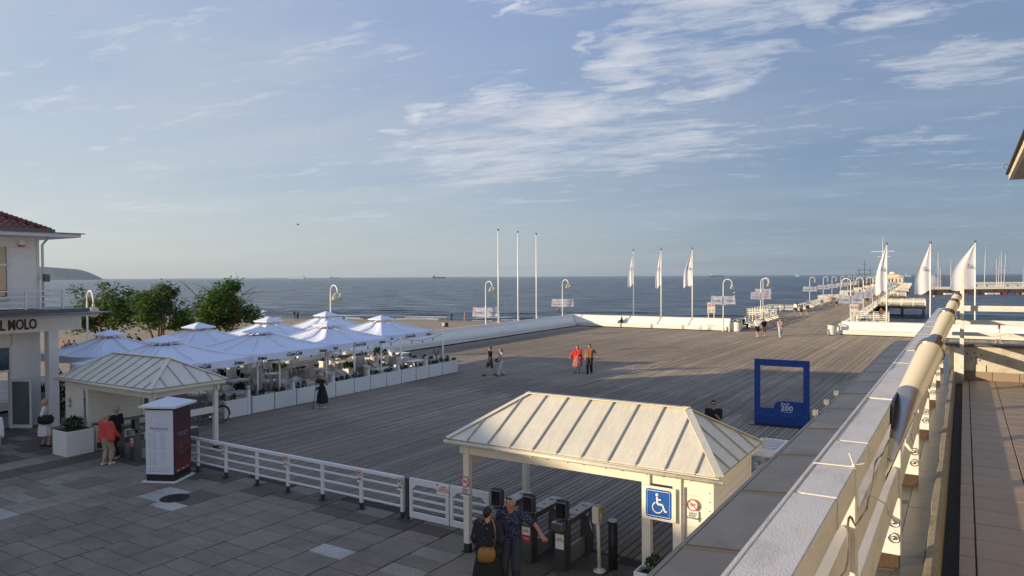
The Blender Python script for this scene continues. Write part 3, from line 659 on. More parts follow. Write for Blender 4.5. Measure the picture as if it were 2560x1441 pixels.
# manhole
mh = thing('manhole_cover', 'round dark iron manhole cover between pale patched slabs', 'manhole', G(437, 1246)+Vector((0, 0, .004)))
b = MB(); b.lathe([(.37, -.02), (.37, .012), (.34, .012), (.34, .004), (.001, .004)], (0, 0, 0), 32); b.build('rim', mat('cast_iron', (.05, .048, .045), .6, .3, 9, .6, 50, metal=.5), mh)
b = MB(); b.mi = 0
for i in range(-6, 7):
    w_ = math.sqrt(.33**2-(i*.05)**2); b.box((0, i*.05, .008), (2*w_, .02, .012))
b.build('grating', MATS['cast_iron'], mh)
# ================================================================ long benches round the deck
def bench(label, o, d, side, length, mitre=False):
    """front base line starts at o and runs along d; side points away from the deck."""
    d = Vector(d).normalized(); side = Vector(side).normalized()
    rt = thing('boundary_bench', label, 'bench', (o[0], o[1], 0), math.atan2(d.y, d.x), 'long white benches round the deck')
    sy = 1 if d.cross(side).z > 0 else -1                  # local +Y (or -Y) is the back
    def bd(y, z, w_, th, ang):                             # board running along local X, centre (y, z)
        b = MB(); n = max(1, round(length/12)); 
        for i in range(n):
            x0, x1 = length*i/n+.004, length*(i+1)/n-.004
            cu, su = math.cos(ang), math.sin(ang)
            pr = [(-w_/2*cu+th/2*su, -w_/2*su-th/2*cu), (w_/2*cu+th/2*su, w_/2*su-th/2*cu), (w_/2*cu-th/2*su, w_/2*su+th/2*cu), (-w_/2*cu-th/2*su, -w_/2*su+th/2*cu)]
            vs = [((x-(max(0, y+p-.02) if mitre and i == 0 and x == x0 else 0)), sy*(y+p), z+q) for x in (x0, x1) for p, q in pr]
            f = [(0, 1, 2, 3), (7, 6, 5, 4), (0, 4, 5, 1), (1, 5, 6, 2), (2, 6, 7, 3), (3, 7, 4, 0)]
            if sy > 0: f = [t[::-1] for t in f]
            b.add(vs, f)
        b.build('board', benchw, rt)
    for k in range(3): bd(.03-.012*k, .14+.125*k, .118, .03, R(97))
    for k in range(4): bd(.075+.118*k, .47-.004*k, .112, .03, R(-2))
    a = math.atan2(.80, .42)
    for k in range(7):
        q = .07+.125*k; bd(.52+q*math.cos(a), .47+q*math.sin(a), .119, .028, a)
    bd(1.01, 1.30, .20, .035, 0)
    bd(1.09, .70, .02, .03, 0)
    b = MB()                                               # closed ends and the back, one board wall
    prof = [(.05, .07), (.05, .44), (.5, .44), (.93, 1.27), (1.09, 1.27), (1.09, -.45), (.9, -.45), (.9, .07)]
    for x0, x1 in ((0.0, .04), (length-.04, length))[1 if mitre else 0:]:
        n = len(prof); vs = [(x, sy*y, z) for x in (x0, x1) for y, z in prof]
        b.add(vs, [tuple(range(n)), tuple(range(2*n-1, n-1, -1))]+[(i, n+i, n+(i+1) % n, (i+1) % n) for i in range(n)])
    b.box((length/2-(.5 if mitre else 0), sy*1.075, .42), (length-.1+(1.0 if mitre else 0), .03, 1.66)); b.build('side_panel', benchw, rt)
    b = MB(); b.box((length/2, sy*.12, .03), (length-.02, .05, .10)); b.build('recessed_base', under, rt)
    return rt
uP, vP = P((0, 0), 1, 0), P((0, 0), 0, 1)
MW = Vector((22.75, 75.4)); ME = Vector((32.2, 70.2))
bench('long white slatted bench along the beach side of the deck', (C0.x, C0.y), (-uP.x, -uP.y, 0), (-vP.x, -vP.y, 0), 66, True)
bench('white slatted bench across the far end of the deck, left of the pier mouth', (C0.x, C0.y), (MW.x-C0.x, MW.y-C0.y, 0), (uP.x, uP.y, 0), (MW-C0).length, True)
bench('white slatted bench right of the pier mouth, behind the terrace railing', (ME.x, ME.y), (.846, -.533, 0), (uP.x, uP.y, 0), 60)
# ================================================================ the pier
PL = 440; PW = 10.8
M0 = Vector((MW.x, MW.y, 0))
PO = P(M0, 0, 0)
bumpsL = [(29, 45, 4.0)]+[(s, s+10, 3.0) for s in range(105, 430, 55)]
bumpsR = [(19, 27, 3.5), (77, 89, 8.0)]+[(s, s+9, 4.0) for s in range(140, 430, 60)]
b = MB(); b.box((PW/2, PL/2-4, -.30), (PW, PL+8, .45))
for s0, s1, w_ in bumpsL: b.box((-w_/2, (s0+s1)/2, -.302), (w_, s1-s0, .44))
for s0, s1, w_ in bumpsR: b.box((PW+w_/2, (s0+s1)/2, -.302), (w_, s1-s0, .44))
pier = b.build('pier', under); tag(pier, kind='structure'); pier.location = PO; pier.rotation_euler = (0, 0, RZP)
b = MB(); x = .085
# boards run along the pier; joints staggered
rq = random.Random(9)
while x < PW:
    y = -6 if x > 2 else -3
    while y < PL:
        l_ = rq.uniform(5, 9) if y < 120 else 60; e = min(PL, y+l_); b.beam((x, y+.01, -.035+rq.uniform(-.004, .004)), (x, e-.01, -.035), .145, .07); y = e
    x += .17
for lst, sg, x0 in ((bumpsL, -1, 0), (bumpsR, 1, PW)):
    for s0, s1, w_ in lst:
        x = .085
        while x < w_: b.beam((x0+sg*x, s0, -.035), (x0+sg*x, s1, -.035), .145, .07); x += .17
o = b.build('planking', plankm, pier); o['kind'] = 'stuff'
pilem = mat('tarred_pile', (.035, .028, .022), .8, .3, 6, .5, 20)
b = MB(); b.lathe([(.17, -4.2), (.17, -.52)], (0, 0, 0), 10); pm = b.mesh('pile', pilem)
for s in list(range(2, 100, 6)):
    for x in (.4, 3.7, 7.1, PW-.4): inst('pile', pm, pier, (x, s, 0))
for s0, s1, w_ in bumpsL[:1]+bumpsR[:2]:
    sg, x0 = (-1, 0) if (s0, s1, w_) in bumpsL else (1, PW)
    for s in (s0+.4, s1-.4):
        for x in ((w_-.4, w_*.5) if w_ > 6 else (w_-.4,)): inst('pile', pm, pier, (x0+sg*x, s, 0))
b = MB()
for s in range(104, PL, 8):
    for x in (.4, PW/2, PW-.4): b.lathe([(.18, -4), (.18, -.5)], (x, s, 0), 6)
for s in range(2, 200, 6):
    b.beam((.1, s, -.62), (PW-.1, s, -.62), .2, .22); 
    if s < 100: b.beam((.4, s, -.8), (PW-.4, s, -2.0), .08, .16); b.beam((.4, s, -2.0), (PW-.4, s, -.8), .08, .16)
o = b.build('pile_field', pilem, pier); o['kind'] = 'stuff'
# ---- railings
cream = mat('pier_white_paint', (.80, .77, .68), .5, .08, 2, .2, 20, dirt=.15, dirtcol=(.4, .36, .28))
def side_line(bumps, x0, sg, L_):
    pts = [(x0, 0)]
    for s0, s1, w_ in bumps: pts += [(x0, s0), (x0+sg*w_, s0+.01), (x0+sg*w_, s1), (x0, s1+.01)]
    pts.append((x0, L_)); return pts
def railing(label, bumps, x0, sg):
    rt = thing('pier_railing', label, 'railing', PO, RZP, 'railings along the pier')
    pts = side_line(bumps, x0, sg, PL); posts = MB(); rails = MB(); npost = 0; far = MB()
    pb = MB(); pb.box((0, 0, .52), (.12, .12, 1.04)); pmesh = pb.mesh('post', cream)
    rn = 0
    for (xa, ya), (xb, yb) in zip(pts[:-1], pts[1:]):
        a, c = Vector((xa, ya, 0)), Vector((xb, yb, 0)); ln = (c-a).length
        if ln < .1: continue
        n = max(1, round(ln/2.0)); near = ya < 110
        for i in range(n+1 if near else n):
            p = a.lerp(c, i/n)
            if near and npost < 120: inst('post', pmesh, rt, p); npost += 1
            elif ya < 260 or i % 3 == 0: far.box((p.x, p.y, .52), (.12, .12, 1.04))
        m_ = max(1, round(ln/6)) if near else 1
        for i in range(m_):
            p, q = a.lerp(c, i/m_), a.lerp(c, (i+1)/m_)
            for z, h_, w_ in ((1.08, .06, .11), (.84, .09, .045), (.60, .09, .045), (.36, .09, .045)):
                if near and rn < 200:
                    b = MB(); b.beam((p.x, p.y, z), (q.x, q.y, z), w_, h_); b.build('rail', cream, rt); rn += 1
                else: far.beam((p.x, p.y, z), (q.x, q.y, z), w_, h_)
    o = far.build('distant_rails', cream, rt); o['kind'] = 'stuff'; return rt
railing('white wooden railing on the left side of the pier', bumpsL, .1, -1)
railing('white wooden railing on the right side of the pier', bumpsR, PW-.1, 1)
# ---- slatted benches set against the railing
bb = MB()
for k in range(4): bb.box((0, -.05+.1*k, .45), (2.6, .085, .03))
bseat = bb.mesh('seat', cream)
bb = MB()
for k in range(3): bb.box((0, -.16-.02*k, .58+.13*k), (2.6, .03, .095))
bback = bb.mesh('backrest', cream)
bb = MB(); bb.box((0, .1, .22), (.07, .42, .43)); bb.box((0, -.14, .5), (.07, .06, .72)); bleg = bb.mesh('leg', cream)
bench0 = None
bspots = [('first', 4.5, 'L'), ('second', 9.0, 'L'), ('third', 14.5, 'L'), ('fourth', 21, 'L'), ('fifth', 26, 'L'), ('sixth', 50, 'L'), ('seventh', 57, 'L'), ('eighth', 65, 'L'), ('first', 6, 'R'), ('second', 12, 'R'), ('third', 33, 'R'), ('fourth', 41, 'R'), ('fifth', 50, 'R')]
for od, s, sd_ in bspots:
    x = .42 if sd_ == 'L' else PW-.42; loc = P(M0, s, x); rz = RZP-math.pi/2 if sd_ == 'L' else RZP+math.pi/2
    lb = '%s white slatted bench from the pier mouth against the %s railing' % (od, 'left' if sd_ == 'L' else 'right')
    if bench0 is None:
        bench0 = thing('pier_bench', lb, 'bench', loc, rz, 'benches along the pier')
        inst('seat', bseat, bench0); inst('backrest', bback, bench0); [inst('leg', bleg, bench0, (x_, 0, 0)) for x_ in (-1.1, 1.1)]
    else: copy_tree(bench0, loc, rz, lb)
# ---- lamps
lampw = mat('lamp_white_enamel', (.78, .77, .72), .3, .04, 3)
def crook(b, h, w_, r=.045):
    pts = [(0, 0, 0), (0, 0, h*.5), (0, 0, h-w_/2)]; b.tube(pts, [r*1.5, r*1.1, r], 10)
    arc = [(w_/2-w_/2*math.cos(a), 0, h-w_/2+w_/2*math.sin(a)) for a in [math.pi*i/12 for i in range(13)]]; arc.append((w_, 0, h-w_/2-.15)); b.tube(arc, r*.9, 8)
def lamp(label, loc, rz, h=5.5, w_=.9, double=True, group='white crook lamps', gr=.17):
    rt = thing('street_lamp', label, 'street lamp', loc, rz, group)
    b = MB(); crook(b, h, w_); b.lathe([(.11, 0), (.11, .5), (.075, .6)], (0, 0, 0), 12); b.build('pole', lampw, rt)
    zz = h-w_/2-.2
    spots = ((0, -.24), (0, .24)) if double else ((0, 0),)
    for dx, dy in spots:
        b = MB()
        if double: b.tube([(w_, 0, zz+.08), (w_, dy*.6, zz+.1), (w_, dy, zz-.02)], .02, 6)
        b.lathe([(.05, 0), (.07, -.06), (.04, -.1)], (w_+dx, dy, zz+.03), 10); b.build('lamp_holder', lampw, rt)
        b = MB(); b.ball((w_+dx, dy, zz-.07-gr), gr, 16, 12); b.build('globe', globeglass, rt)
    return rt
ORD = ['first', 'second', 'third', 'fourth', 'fifth', 'sixth', 'seventh', 'eighth', 'ninth', 'tenth', 'eleventh', 'twelfth', 'thirteenth', 'fourteenth', 'fifteenth', 'sixteenth', 'seventeenth', 'eighteenth', 'nineteenth', 'twentieth']
lampL = [-.4, 18.2, 42, 66, 88, 106, 128, 150, 172, 194, 216, 240, 264, 288, 312, 336, 360, 384, 408]
lamp0 = None
for i, s in enumerate(lampL):
    lb = '%s white crook lamp from the deck on the left side of the pier' % ORD[i]; off = -4.0 if 29 < s < 45 else (.0 if i else -.4)
    loc = P(M0, s, off); 
    if lamp0 is None: lamp0 = lamp(lb, loc, RZP, group='crook lamps along the pier')
    else: copy_tree(lamp0, loc, RZP, lb)
lampR = [9.8, 31, 55, 78, 102, 126, 150, 174, 198, 222, 246, 270, 294, 318, 342, 366]
for i, s in enumerate(lampR):
    copy_tree(lamp0, P(M0, s, PW+.2), RZP+math.pi, '%s white crook lamp from the deck on the right side of the pier' % ORD[i])
def bl(px, off=1.45):                                       # point behind the long bench seen at this column of the picture
    t_ = (px-1280)/1790; sp_, cp_ = math.sin(PA), math.cos(PA); s_ = (C0.x-off*cp_-t_*(C0.y+off*sp_))/(sp_-t_*cp_); return P(Vector((C0.x, C0.y, 0)), -s_, -off)
def wl(base, px, off=1.3):                                 # point behind a bench on the far side of the deck
    t_ = (px-1280)/1790; o_ = Vector((base.x, base.y, 0))+uP*off; k_ = (t_*o_.y-o_.x)/(Rv.x-t_*Rv.y); return o_+Rv*k_
Rv = Vector((.846, -.533, 0))
for s, lb, h, gr, dbl in ((217, 'crook lamp with one large globe between hotel and left tree', 5.3, .27, False), (826, 'crook lamp rising behind the lit rear umbrellas', 5.35, .2, True),
                 (1214, 'crook lamp left of the three bare flagpoles', 5.45, .17, True), (1406, 'crook lamp just right of the three bare flagpoles', 5.5, .17, True)):
    o = lamp('white '+lb, bl(s)+Vector((0, 0, -.9 if s < 500 else -.5)), RZP-.25, h+(.9 if s < 500 else .5), 1.0 if s < 500 else .9, dbl, 'crook lamps behind the beach side bench', gr)
# ---- banners on lamps
bannerm = mat('white_banner_cloth', (.72, .73, .78), .8, .05, 4, .2, 20, transl=.3)
def banner_mesh(w_, h_, sag, mir):
    b = MB(); b.smooth = True; nx, nz = 8, 5; vs = []
    for j in range(nz+1):
        for i in range(nx+1):
            x, z = i/nx, j/nz; xx = x*w_-.10*w_*(1-z)*x*0-.06*(1-z)*x*w_; zz = -z*h_+.05*math.sin(x*math.pi)*(-1 if j == 0 else 1)*sag-.0
            vs.append((mir*(xx+.07), .03*math.sin(x*9+z*3)*x+.05*math.sin(z*4)*x, zz+.06*x))
    f = [(j*(nx+1)+i, j*(nx+1)+i+1, (j+1)*(nx+1)+i+1, (j+1)*(nx+1)+i) for j in range(nz) for i in range(nx)]
    b.add(vs, f); return b.mesh('cloth', bannerm)
bmL, bmR = banner_mesh(1.25, .95, 1, -1), banner_mesh(1.25, .95, 1, 1)
txt = {}
def lett(body, size, m_, **k):
    key = (body, size, m_.name, k.get('shear', 0))
    if key not in txt: txt[key] = text_mesh(body, size, m_, **k)
    return txt[key]
navy = mat('navy_print', (.02, .05, .22), .5, .0)
def banner(label, loc, rz, z, kind, group='white banners on the pier lamps'):
    rt = thing('banner', label, 'banner', (loc[0], loc[1], z), rz, group)
    for sgn, me in ((-1, bmL), (1, bmR)):
        o = inst('cloth', me, rt)
        c = Vector((sgn*.70, -.075, -.48))
        if kind == 'Sopot': put('lettering', lett('Sopot', .34, navy), facing(c, (1, 0, 0), (0, 0, 1)), rt)
        elif kind == 'red':
            put('lettering', lett('SOPOT', .24, red), facing(c+Vector((0, 0, .18)), (1, 0, 0), (0, 0, 1)), rt)
            put('lettering', lett('MARINA', .24, navy if sgn < 0 else red), facing(c-Vector((0, 0, .14)), (1, 0, 0), (0, 0, 1)), rt)
    return rt
for i, s in enumerate(lampL[:9]):
    off = -4.0 if 29 < s < 45 else (0 if i else -.4)
    banner('white banner pair %s on the %s left side lamp of the pier' % ('printed SOPOT MARINA' if i == 1 else 'printed Sopot', ORD[i]), P(M0, s-.12, off), .02, 3.75, 'red' if i == 1 else 'Sopot')
for i, s in enumerate(lampR[:8]):
    banner('white banner pair %s on the %s right side lamp of the pier' % ('printed SOPOT MARINA' if i == 1 else 'printed Sopot', ORD[i]), P(M0, s-.12, PW+.2), .02, 3.75-.1, 'red' if i == 1 else 'Sopot')
for s, k, z, lb in ((1214, 'Sopot', 2.9, 'tilted white banner on the lamp left of the bare flagpoles'), (1406, 'red', 3.2, 'white banner with red print on the lamp right of the bare flagpoles'), (826, 'red', 2.4, 'white banner on the lamp behind the lit rear umbrellas')):
    p = bl(s, 1.57); banner(lb, p, .02, z, k)
# ---- two warning sign boards
amber = mat('yellow_print', (.65, .42, .02), .5, .0)
def warnboard(label, loc):
    rt = thing('notice_board', label, 'sign', loc, -.1, 'warning boards at the pier mouth')
    for x in (-.3, .3): b = MB(); b.tube([(x, 0, 0), (x, 0, 2.45)], .04, 8); b.build('post', cream, rt)
    b = MB(); b.box((0, -.05, 2.42), (.82, .03, 1.12)); b.build('panel', signwhite, rt, .006)
    for x in (-.2, .2):
        b = MB(); b.tube([(x+.14*math.cos(a), -.075, 2.68+.14*math.sin(a)) for a in [2*math.pi*i/20 for i in range(21)]], .018, 6); b.beam((x-.09, -.075, 2.77), (x+.09, -.075, 2.59), .01, .03); b.build('prohibition_ring', red, rt)
        b = MB(); b.add([(x-.16, -.072, 2.02), (x+.16, -.072, 2.02), (x, -.072, 2.29)], [(0, 1, 2)]); b.build('warning_triangle', amber, rt)
    return rt
warnboard('white warning board behind the bench left of the pier mouth', Vector((G(1795, 829).x-.1, G(1795, 829).y+2.2, 0)))
warnboard('white warning board behind the bench right of the pier mouth', Vector((ME.x+1.6, ME.y+.55, 0)))
# ---- flagpoles
polem = mat('pole_white', (.80, .79, .74), .3, .04, 3)
def pole_mesh(h, r=.075):
    b = MB(); b.tube([(0, 0, 0), (0, 0, h*.5), (0, 0, h)], [r, r*.8, r*.55], 12); return b.mesh('pole', polem)
def knob(h): b = MB(); b.ball((0, 0, h+.09), .10, 12, 8); b.lathe([(.05, h-.02), (.06, h+.03)], (0, 0, 0), 8); return b.mesh('ball_finial', darksteel)
pm_, kn_ = pole_mesh(10.5, .085), knob(10.5)
for s, lb in ((1246, 'tallest looking bare white flagpole, leftmost of three behind the long bench'), (1295, 'bare white flagpole in the middle of three behind the long bench'), (1341, 'bare white flagpole, rightmost of three behind the long bench')):
    rt = thing('flagpole', lb, 'flagpole', bl(s, 1.35), 0, 'bare flagpoles behind the long bench'); inst('pole', pm_, rt); inst('ball_finial', kn_, rt)
    b = MB(); b.tube([(.12, -.02, 1.4), (.11, -.02, 4.6)], .012, 5); b.tube([(.12, 0, 1.4), (.02, 0, 1.35)], .012, 5); b.build('halyard', mat('rope', (.5, .47, .4), .8), rt)
flagm = mat('flag_cloth', (.74, .73, .78), .8, .06, 4, .2, 20, transl=.25)
def flag_mesh(spread, h, seed):
    b = MB(); b.smooth = True; nx, nz = 12, 16; vs = []; r3 = random.Random(seed)
    for j in range(nz+1):
        z = j/nz; wd = spread*(math.sin(min(1, z*1.25)*math.pi/2)**1.15)*.97+.03*spread
        for i in range(nx+1):
            x = i/nx; xx = -wd*x; yy = .16*math.sin(x*8+seed+z*1.5)*(.25+x*.75)*(.4+z*.6); dz_ = -.35*x*z*h*.28
            vs.append((xx-.05, yy, -z*h+dz_+.10*math.sin(x*7+seed)*z))
    f = [(j*(nx+1)+i, j*(nx+1)+i+1, (j+1)*(nx+1)+i+1, (j+1)*(nx+1)+i) for j in range(nz) for i in range(nx)]
    b.add(vs, f); return b.mesh('flag_cloth', flagm)
pm8, kn8 = pole_mesh(8.8, .075), knob(8.8)
Rv = Vector((.846, -.533, 0))
for base, t_, spread, hh, lb, rz in ((C0, 1584,  .62, 3.7, 'leftmost white Sopot flag behind the bench left of the pier mouth, hanging almost closed', .0), (C0, 1653, .62, 3.8, 'middle white Sopot flag behind the bench left of the pier mouth', .0), (C0, 1731, .9, 3.7, 'white Sopot flag nearest the pier mouth on its left side', .0),
                            (ME, 2217, .95, 4.3, 'white Sopot flag just right of the pier mouth in front of the far pavilion', .05), (ME, 2326, 1.3, 4.3, 'white Sopot flag in the middle right of the pier mouth', .05), (ME, 2438, 1.9, 3.9, 'widest open white flag, right of the telescope shaped tube', .1)):
    p = wl(base, t_)
    rz -= .38; rt = thing('flagpole', lb, 'flag', p, rz, 'white flags on poles by the pier mouth'); inst('pole', pm8, rt); inst('ball_finial', kn8, rt)
    f = inst('flag', flag_mesh(spread, hh, t_), rt, (0, 0, 8.62))
    put('lettering', lett('S' if spread < .9 else 'So', .55, navy), facing((-.33-.12*(spread > 1), -.19, 8.62-hh*.52), (1, 0, -.3), (.3, 0, 1)), rt)
# ---- litter bins by the mouth
for p, lb in (((23.6, 75.0, 0), 'white litter bin at the end of the left bench by the pier mouth'), ((31.3, 70.1, 0), 'white litter bin at the end of the right bench by the pier mouth')):
    rt = thing('litter_bin', lb, 'litter bin', p, -.5)
    b = MB()
    for k in range(16):
        a = 2*math.pi*k/16; b.box((.33*math.cos(a), .33*math.sin(a), .52), (.03, .105, .95), a)
    b.build('slats', cream, rt); b = MB(); b.lathe([(.30, .02), (.30, 1.0), (.36, 1.0), (.36, 1.05), (.25, 1.05), (.24, .9), (.001, .9)], (0, 0, 0), 20); b.build('drum', darksteel, rt)
# ---- pavilion and mast at the far end
pav = thing('pavilion', 'cream pavilion with a small dome and tall mast at the far end of the pier', 'pavilion', P(M0, 432, 4), RZP)
pyel = mat('pavilion_yellow', (.62, .50, .30), .7, .1, 1); rfp = mat('pavilion_roof', (.45, .40, .33), .6, .1)
b = MB(); b.box((0, 0, 2.0), (11, 9, 4)); b.build('wall', pyel, pav)
b = MB(); b.box((0, 0, 5.0), (7.5, 7, 2.0)); b.build('upper_wall', pyel, pav)
b = MB(); b.box((0, 0, 4.12), (12.2, 10.2, .25)); b.box((0, 0, 6.12), (8.6, 8, .25), 0, .9); b.build('roof', rfp, pav)
b = MB(); b.ball((0, 0, 6.3), 2.0, 16, 8, (1, 1, .75)); b.build('dome', mat('dome_white', (.7, .66, .55), .5), pav)
for k in range(5):
    b = MB(); b.box((-4+2*k, -4.52, 2.1), (1.1, .06, 2.2)); b.build('window', glass, pav)
b = MB(); b.tube([(-5.5, -2, 0), (-5.5, -2, 14), (-5.5, -2, 30)], [.35, .25, .08], 8); b.beam((-12, -2, 20.5), (1, -2, 20.5), .25, .25); b.beam((-8.5, -2, 17.3), (-1, -2, 17.3), .2, .2)
for k in range(12): b.beam((-6.3, -2, 5+k), (-4.7, -2, 5+k+.8), .1, .1)
b.tube([(-6.3, -2, 3), (-6.3, -2, 16)], .1, 5); b.tube([(-4.7, -2, 3), (-4.7, -2, 16)], .1, 5); b.build('mast', mat('mast_white', (.75, .74, .70), .4), pav)
ts = thing('sailing_ship', 'dark three masted sailing ship moored behind the pier end', 'ship', P(M0, 470, -14, WH), RZP+.6)
dk = mat('dark_rigging', (.05, .05, .055), .7)
for k, (x, h_) in enumerate(((-4, 13), (0, 18), (4, 13))):
    b = MB(); b.tube([(x, 0, 2), (x, 0, h_)], [.3, .1], 6)
    for z_, w_ in ((h_*.45, 6), (h_*.65, 5), (h_*.85, 3.6)): b.beam((x-w_/2, .3, z_), (x+w_/2, .3, z_), .18, .18)
    b.build('mast', dk, ts)
b = MB(); b.prism([(-13, -2.2), (9, -2.6), (14, 0), (9, 2.6), (-13, 2.2)], 0, 2.6); b.build('hull', mat('ship_hull', (.16, .09, .05), .6), ts)
# ---- breakwaters and the marina on the right
def breakw(label, x0, x1, y, wz, h_):
    rt = thing('breakwater', label, 'breakwater', (x0, y, WH), 0)
    b = MB(); b.box(((x1-x0)/2, 0, h_/2), (x1-x0, 4, h_)); b.build('pile_wall', cream if y > 400 else mat('sheet_pile_wall', (.10, .07, .05), .85, .3, 1, stretch=(3, 3, .2)), rt)
    b = MB(); b.box(((x1-x0)/2, -.1, h_+.5), (x1-x0, 4.6, 1.0)); b.build('deck_beam', cream, rt)
    b = MB()
    for i in range(int((x1-x0)/6)): b.box((3+i*6, -2.15, .6), (.25, .25, h_))
    b.build('fender_posts', pilem, rt); return rt
breakw('near white topped breakwater of the marina, right of the pier', 168, 330, 292, 0, 2.0)
b2 = breakw('far white wall of the marina behind the yachts', 262, 470, 420, 0, 2.4)
tent = thing('tent', 'white rounded tent roof at the marina behind the second flag', 'tent', (248, 425, 0), 0)
b = MB(); b.ball((0, 0, 0), 7, 18, 8, (1.0, .6, .85)); b.build('canopy', bannerm, tent)
hullw = mat('boat_white', (.72, .72, .70), .3, .05)
def yacht(label, px, top, Y, lean=0.0, dark=False):
    X = (px-1280)/1790*Y; zt = HEYE+(687-top)/1790*Y; rt = thing('yacht', label, 'yacht', (X, Y, WH), RND.uniform(-.3, .3), 'yachts moored in the marina')
    b = MB(); hl = [(-4.5, -1.1), (1.5, -1.4), (4.8, 0), (1.5, 1.4), (-4.5, 1.1)]; n = 5
    vs = [(x*.88, y*.6, -.2) for x, y in hl]+[(x, y, 1.15) for x, y in hl]
    b.add(vs, [tuple(range(n-1, -1, -1)), tuple(range(n, 2*n))]+[(i, (i+1) % n, n+(i+1) % n, n+i) for i in range(n)]); b.box((-.6, 0, 1.4), (4, 1.6, .5), 0, .8); b.build('hull', hullw if not dark else mat('boat_navy', (.03, .05, .12), .3), rt)
    b = MB(); H_ = zt-WH; b.tube([(.4, 0, 1), (.4+lean*H_, 0, H_)], [.11, .06], 6); b.beam((.4+lean*H_*.4-.8, 0, H_*.55), (.4+lean*H_*.4+.8, 0, H_*.55), .06, .06); b.build('mast', polem, rt)
    b = MB(); b.tube([(.4, 0, 1.9), (-3.8, 0, 2.0)], .2, 6); b.build('furled_sail', hullw, rt)
    b = MB(); b.tube([(4.6, 0, 1.2), (.4+lean*H_*.95, 0, H_*.95)], .03, 4); b.tube([(-4.3, 0, 1.2), (.4+lean*H_*.98, 0, H_*.98)], .03, 4); b.build('stays', dk, rt)
for px, top, Y, ln, lb in ((2343, 634, 330, 0, 'yacht with a tall mast between the second and third flags'), (2375, 652, 330, 0, 'smaller yacht just left of the widest flag'), (2459, 617, 340, .03, 'yacht with the tallest leaning mast right of the widest flag'), (2489, 648, 345, 0, 'left yacht of the close cluster of four masts'),
                       (2494, 641, 380, .03, 'yacht second from left in the cluster of masts'), (2501, 631, 345, 0, 'yacht with the highest mast of the close cluster'), (2507, 638, 360, .05, 'yacht with the leaning mast on the right of the cluster'), (2556, 670, 350, 0, 'yacht with a short mast at the right edge of the picture'), (2349, 668, 350, 0, 'yacht with a thin short mast right beside the tall one')):
    yacht('white '+lb, px, top, Y, ln)
cols = [hullw, red, mat('boat_blue', (.05, .12, .3), .4), mat('boat_orange', (.5, .12, .03), .4)]
for i, px in enumerate((2371, 2415, 2430, 2475, 2497, 2508, 2530, 2545, 2556)):
    X = (px-1280)/1790*286; rt = thing('small_boat', '%s small open boat under the near breakwater, %s from the left' % (('white', 'red', 'blue', 'orange')[i % 4], ORD[i]), 'boat', (X, 286, WH), 0, 'small boats under the breakwater')
    b = MB(); b.prism([(-1.6, -.6), (1.1, -.6), (1.9, 0), (1.1, .6), (-1.6, .6)], -.1, .6); b.build('hull', cols[i % 4] if i not in (0, 3) else hullw, rt); b = MB(); b.box((-1.3, 0, .8), (.3, .3, .6)); b.build('outboard_motor', black, rt)
# ---- things far out
def ship(label, px, Y, ln, hull, sup, hz, side=1):
    X = (px-1280)/1790*Y; rt = thing('cargo_ship', label, 'ship', (X, Y, WH), 0)
    b = MB(); b.prism([(-ln/2, -ln*.06), (ln*.44, -ln*.06), (ln/2, 0), (ln*.44, ln*.06), (-ln/2, ln*.06)], 0, hz); b.build('hull', hull, rt)
    b = MB(); b.box((-side*ln*.38, 0, hz+hz*.55), (ln*.12, ln*.08, hz*1.1)); b.build('superstructure', sup, rt)
    b = MB(); [b.box((ln*(-.2+.17*k), 0, hz*1.3), (ln*.01, ln*.01, hz*.8)) for k in range(4)]; b.build('deck_crane', hull, rt); return rt
hz1 = mat('ship_blue_grey', (.10, .13, .18), .7); hz2 = mat('ship_pale', (.55, .58, .62), .6); hz3 = mat('ship_dark', (.05, .05, .07), .7)
ship('pale blue grey ferry on the horizon right of the trees', 742, 5200, 122, hz2, hz2, 12, -1)
ship('dark cargo ship on the horizon left of the bare flagpoles', 1098, 4200, 78, hz3, hz3, 8)
ship('tiny dark ship on the horizon near the middle left', 838, 5900, 82, hz1, hz1, 8)
ship('dark tanker with white bridge on the horizon above the pier lamps', 1793, 4600, 88, hz3, hz2, 8)
ship('small white ship on the horizon left of the pier lamps', 1994, 3900, 22, hz2, hz2, 9)
ship('hazy small ship on the horizon beside the headland', 226, 5800, 40, hz1, hz1, 10)
ship('small white vessel on the horizon right of the pavilion', 2271, 2600, 22, hz2, hz2, 6)
by = thing('beacon', 'slim marker beacon standing in the sea above the left tree', 'beacon', ((262-1280)/1790*520, 520, WH), 0)
b = MB(); b.tube([(0, 0, 0), (0, 0, 4.3)], [.7, .5], 10); b.build('tower', mat('beacon_paint', (.45, .30, .18), .6), by); b = MB(); b.tube([(0, 0, 4.3), (0, 0, 5.6)], [.3, .2], 8); b.build('light', polem, by)
rb = random.Random(4)
for i, (x, y) in enumerate(((660, 782), (1395, 776), (1836, 733), (2335, 742))):
    p = G(x, y, WH); rt = thing('buoy', 'small %s float on the water %s' % (('white', 'orange', 'white', 'white')[i], ('beyond the left beach', 'behind the bare flagpoles', 'left of the first pier banner', 'right of the pier platform')[i]), 'buoy', p)
    b = MB(); b.ball((0, 0, .15), .3 if i else .5, 10, 6, (1.4, 1, .8)); b.build('float', hullw if i != 1 else cols[3], rt)
hd = MB(); hd.smooth = True; nxh = 220; vs = []; fs = []
rh_ = random.Random(8)
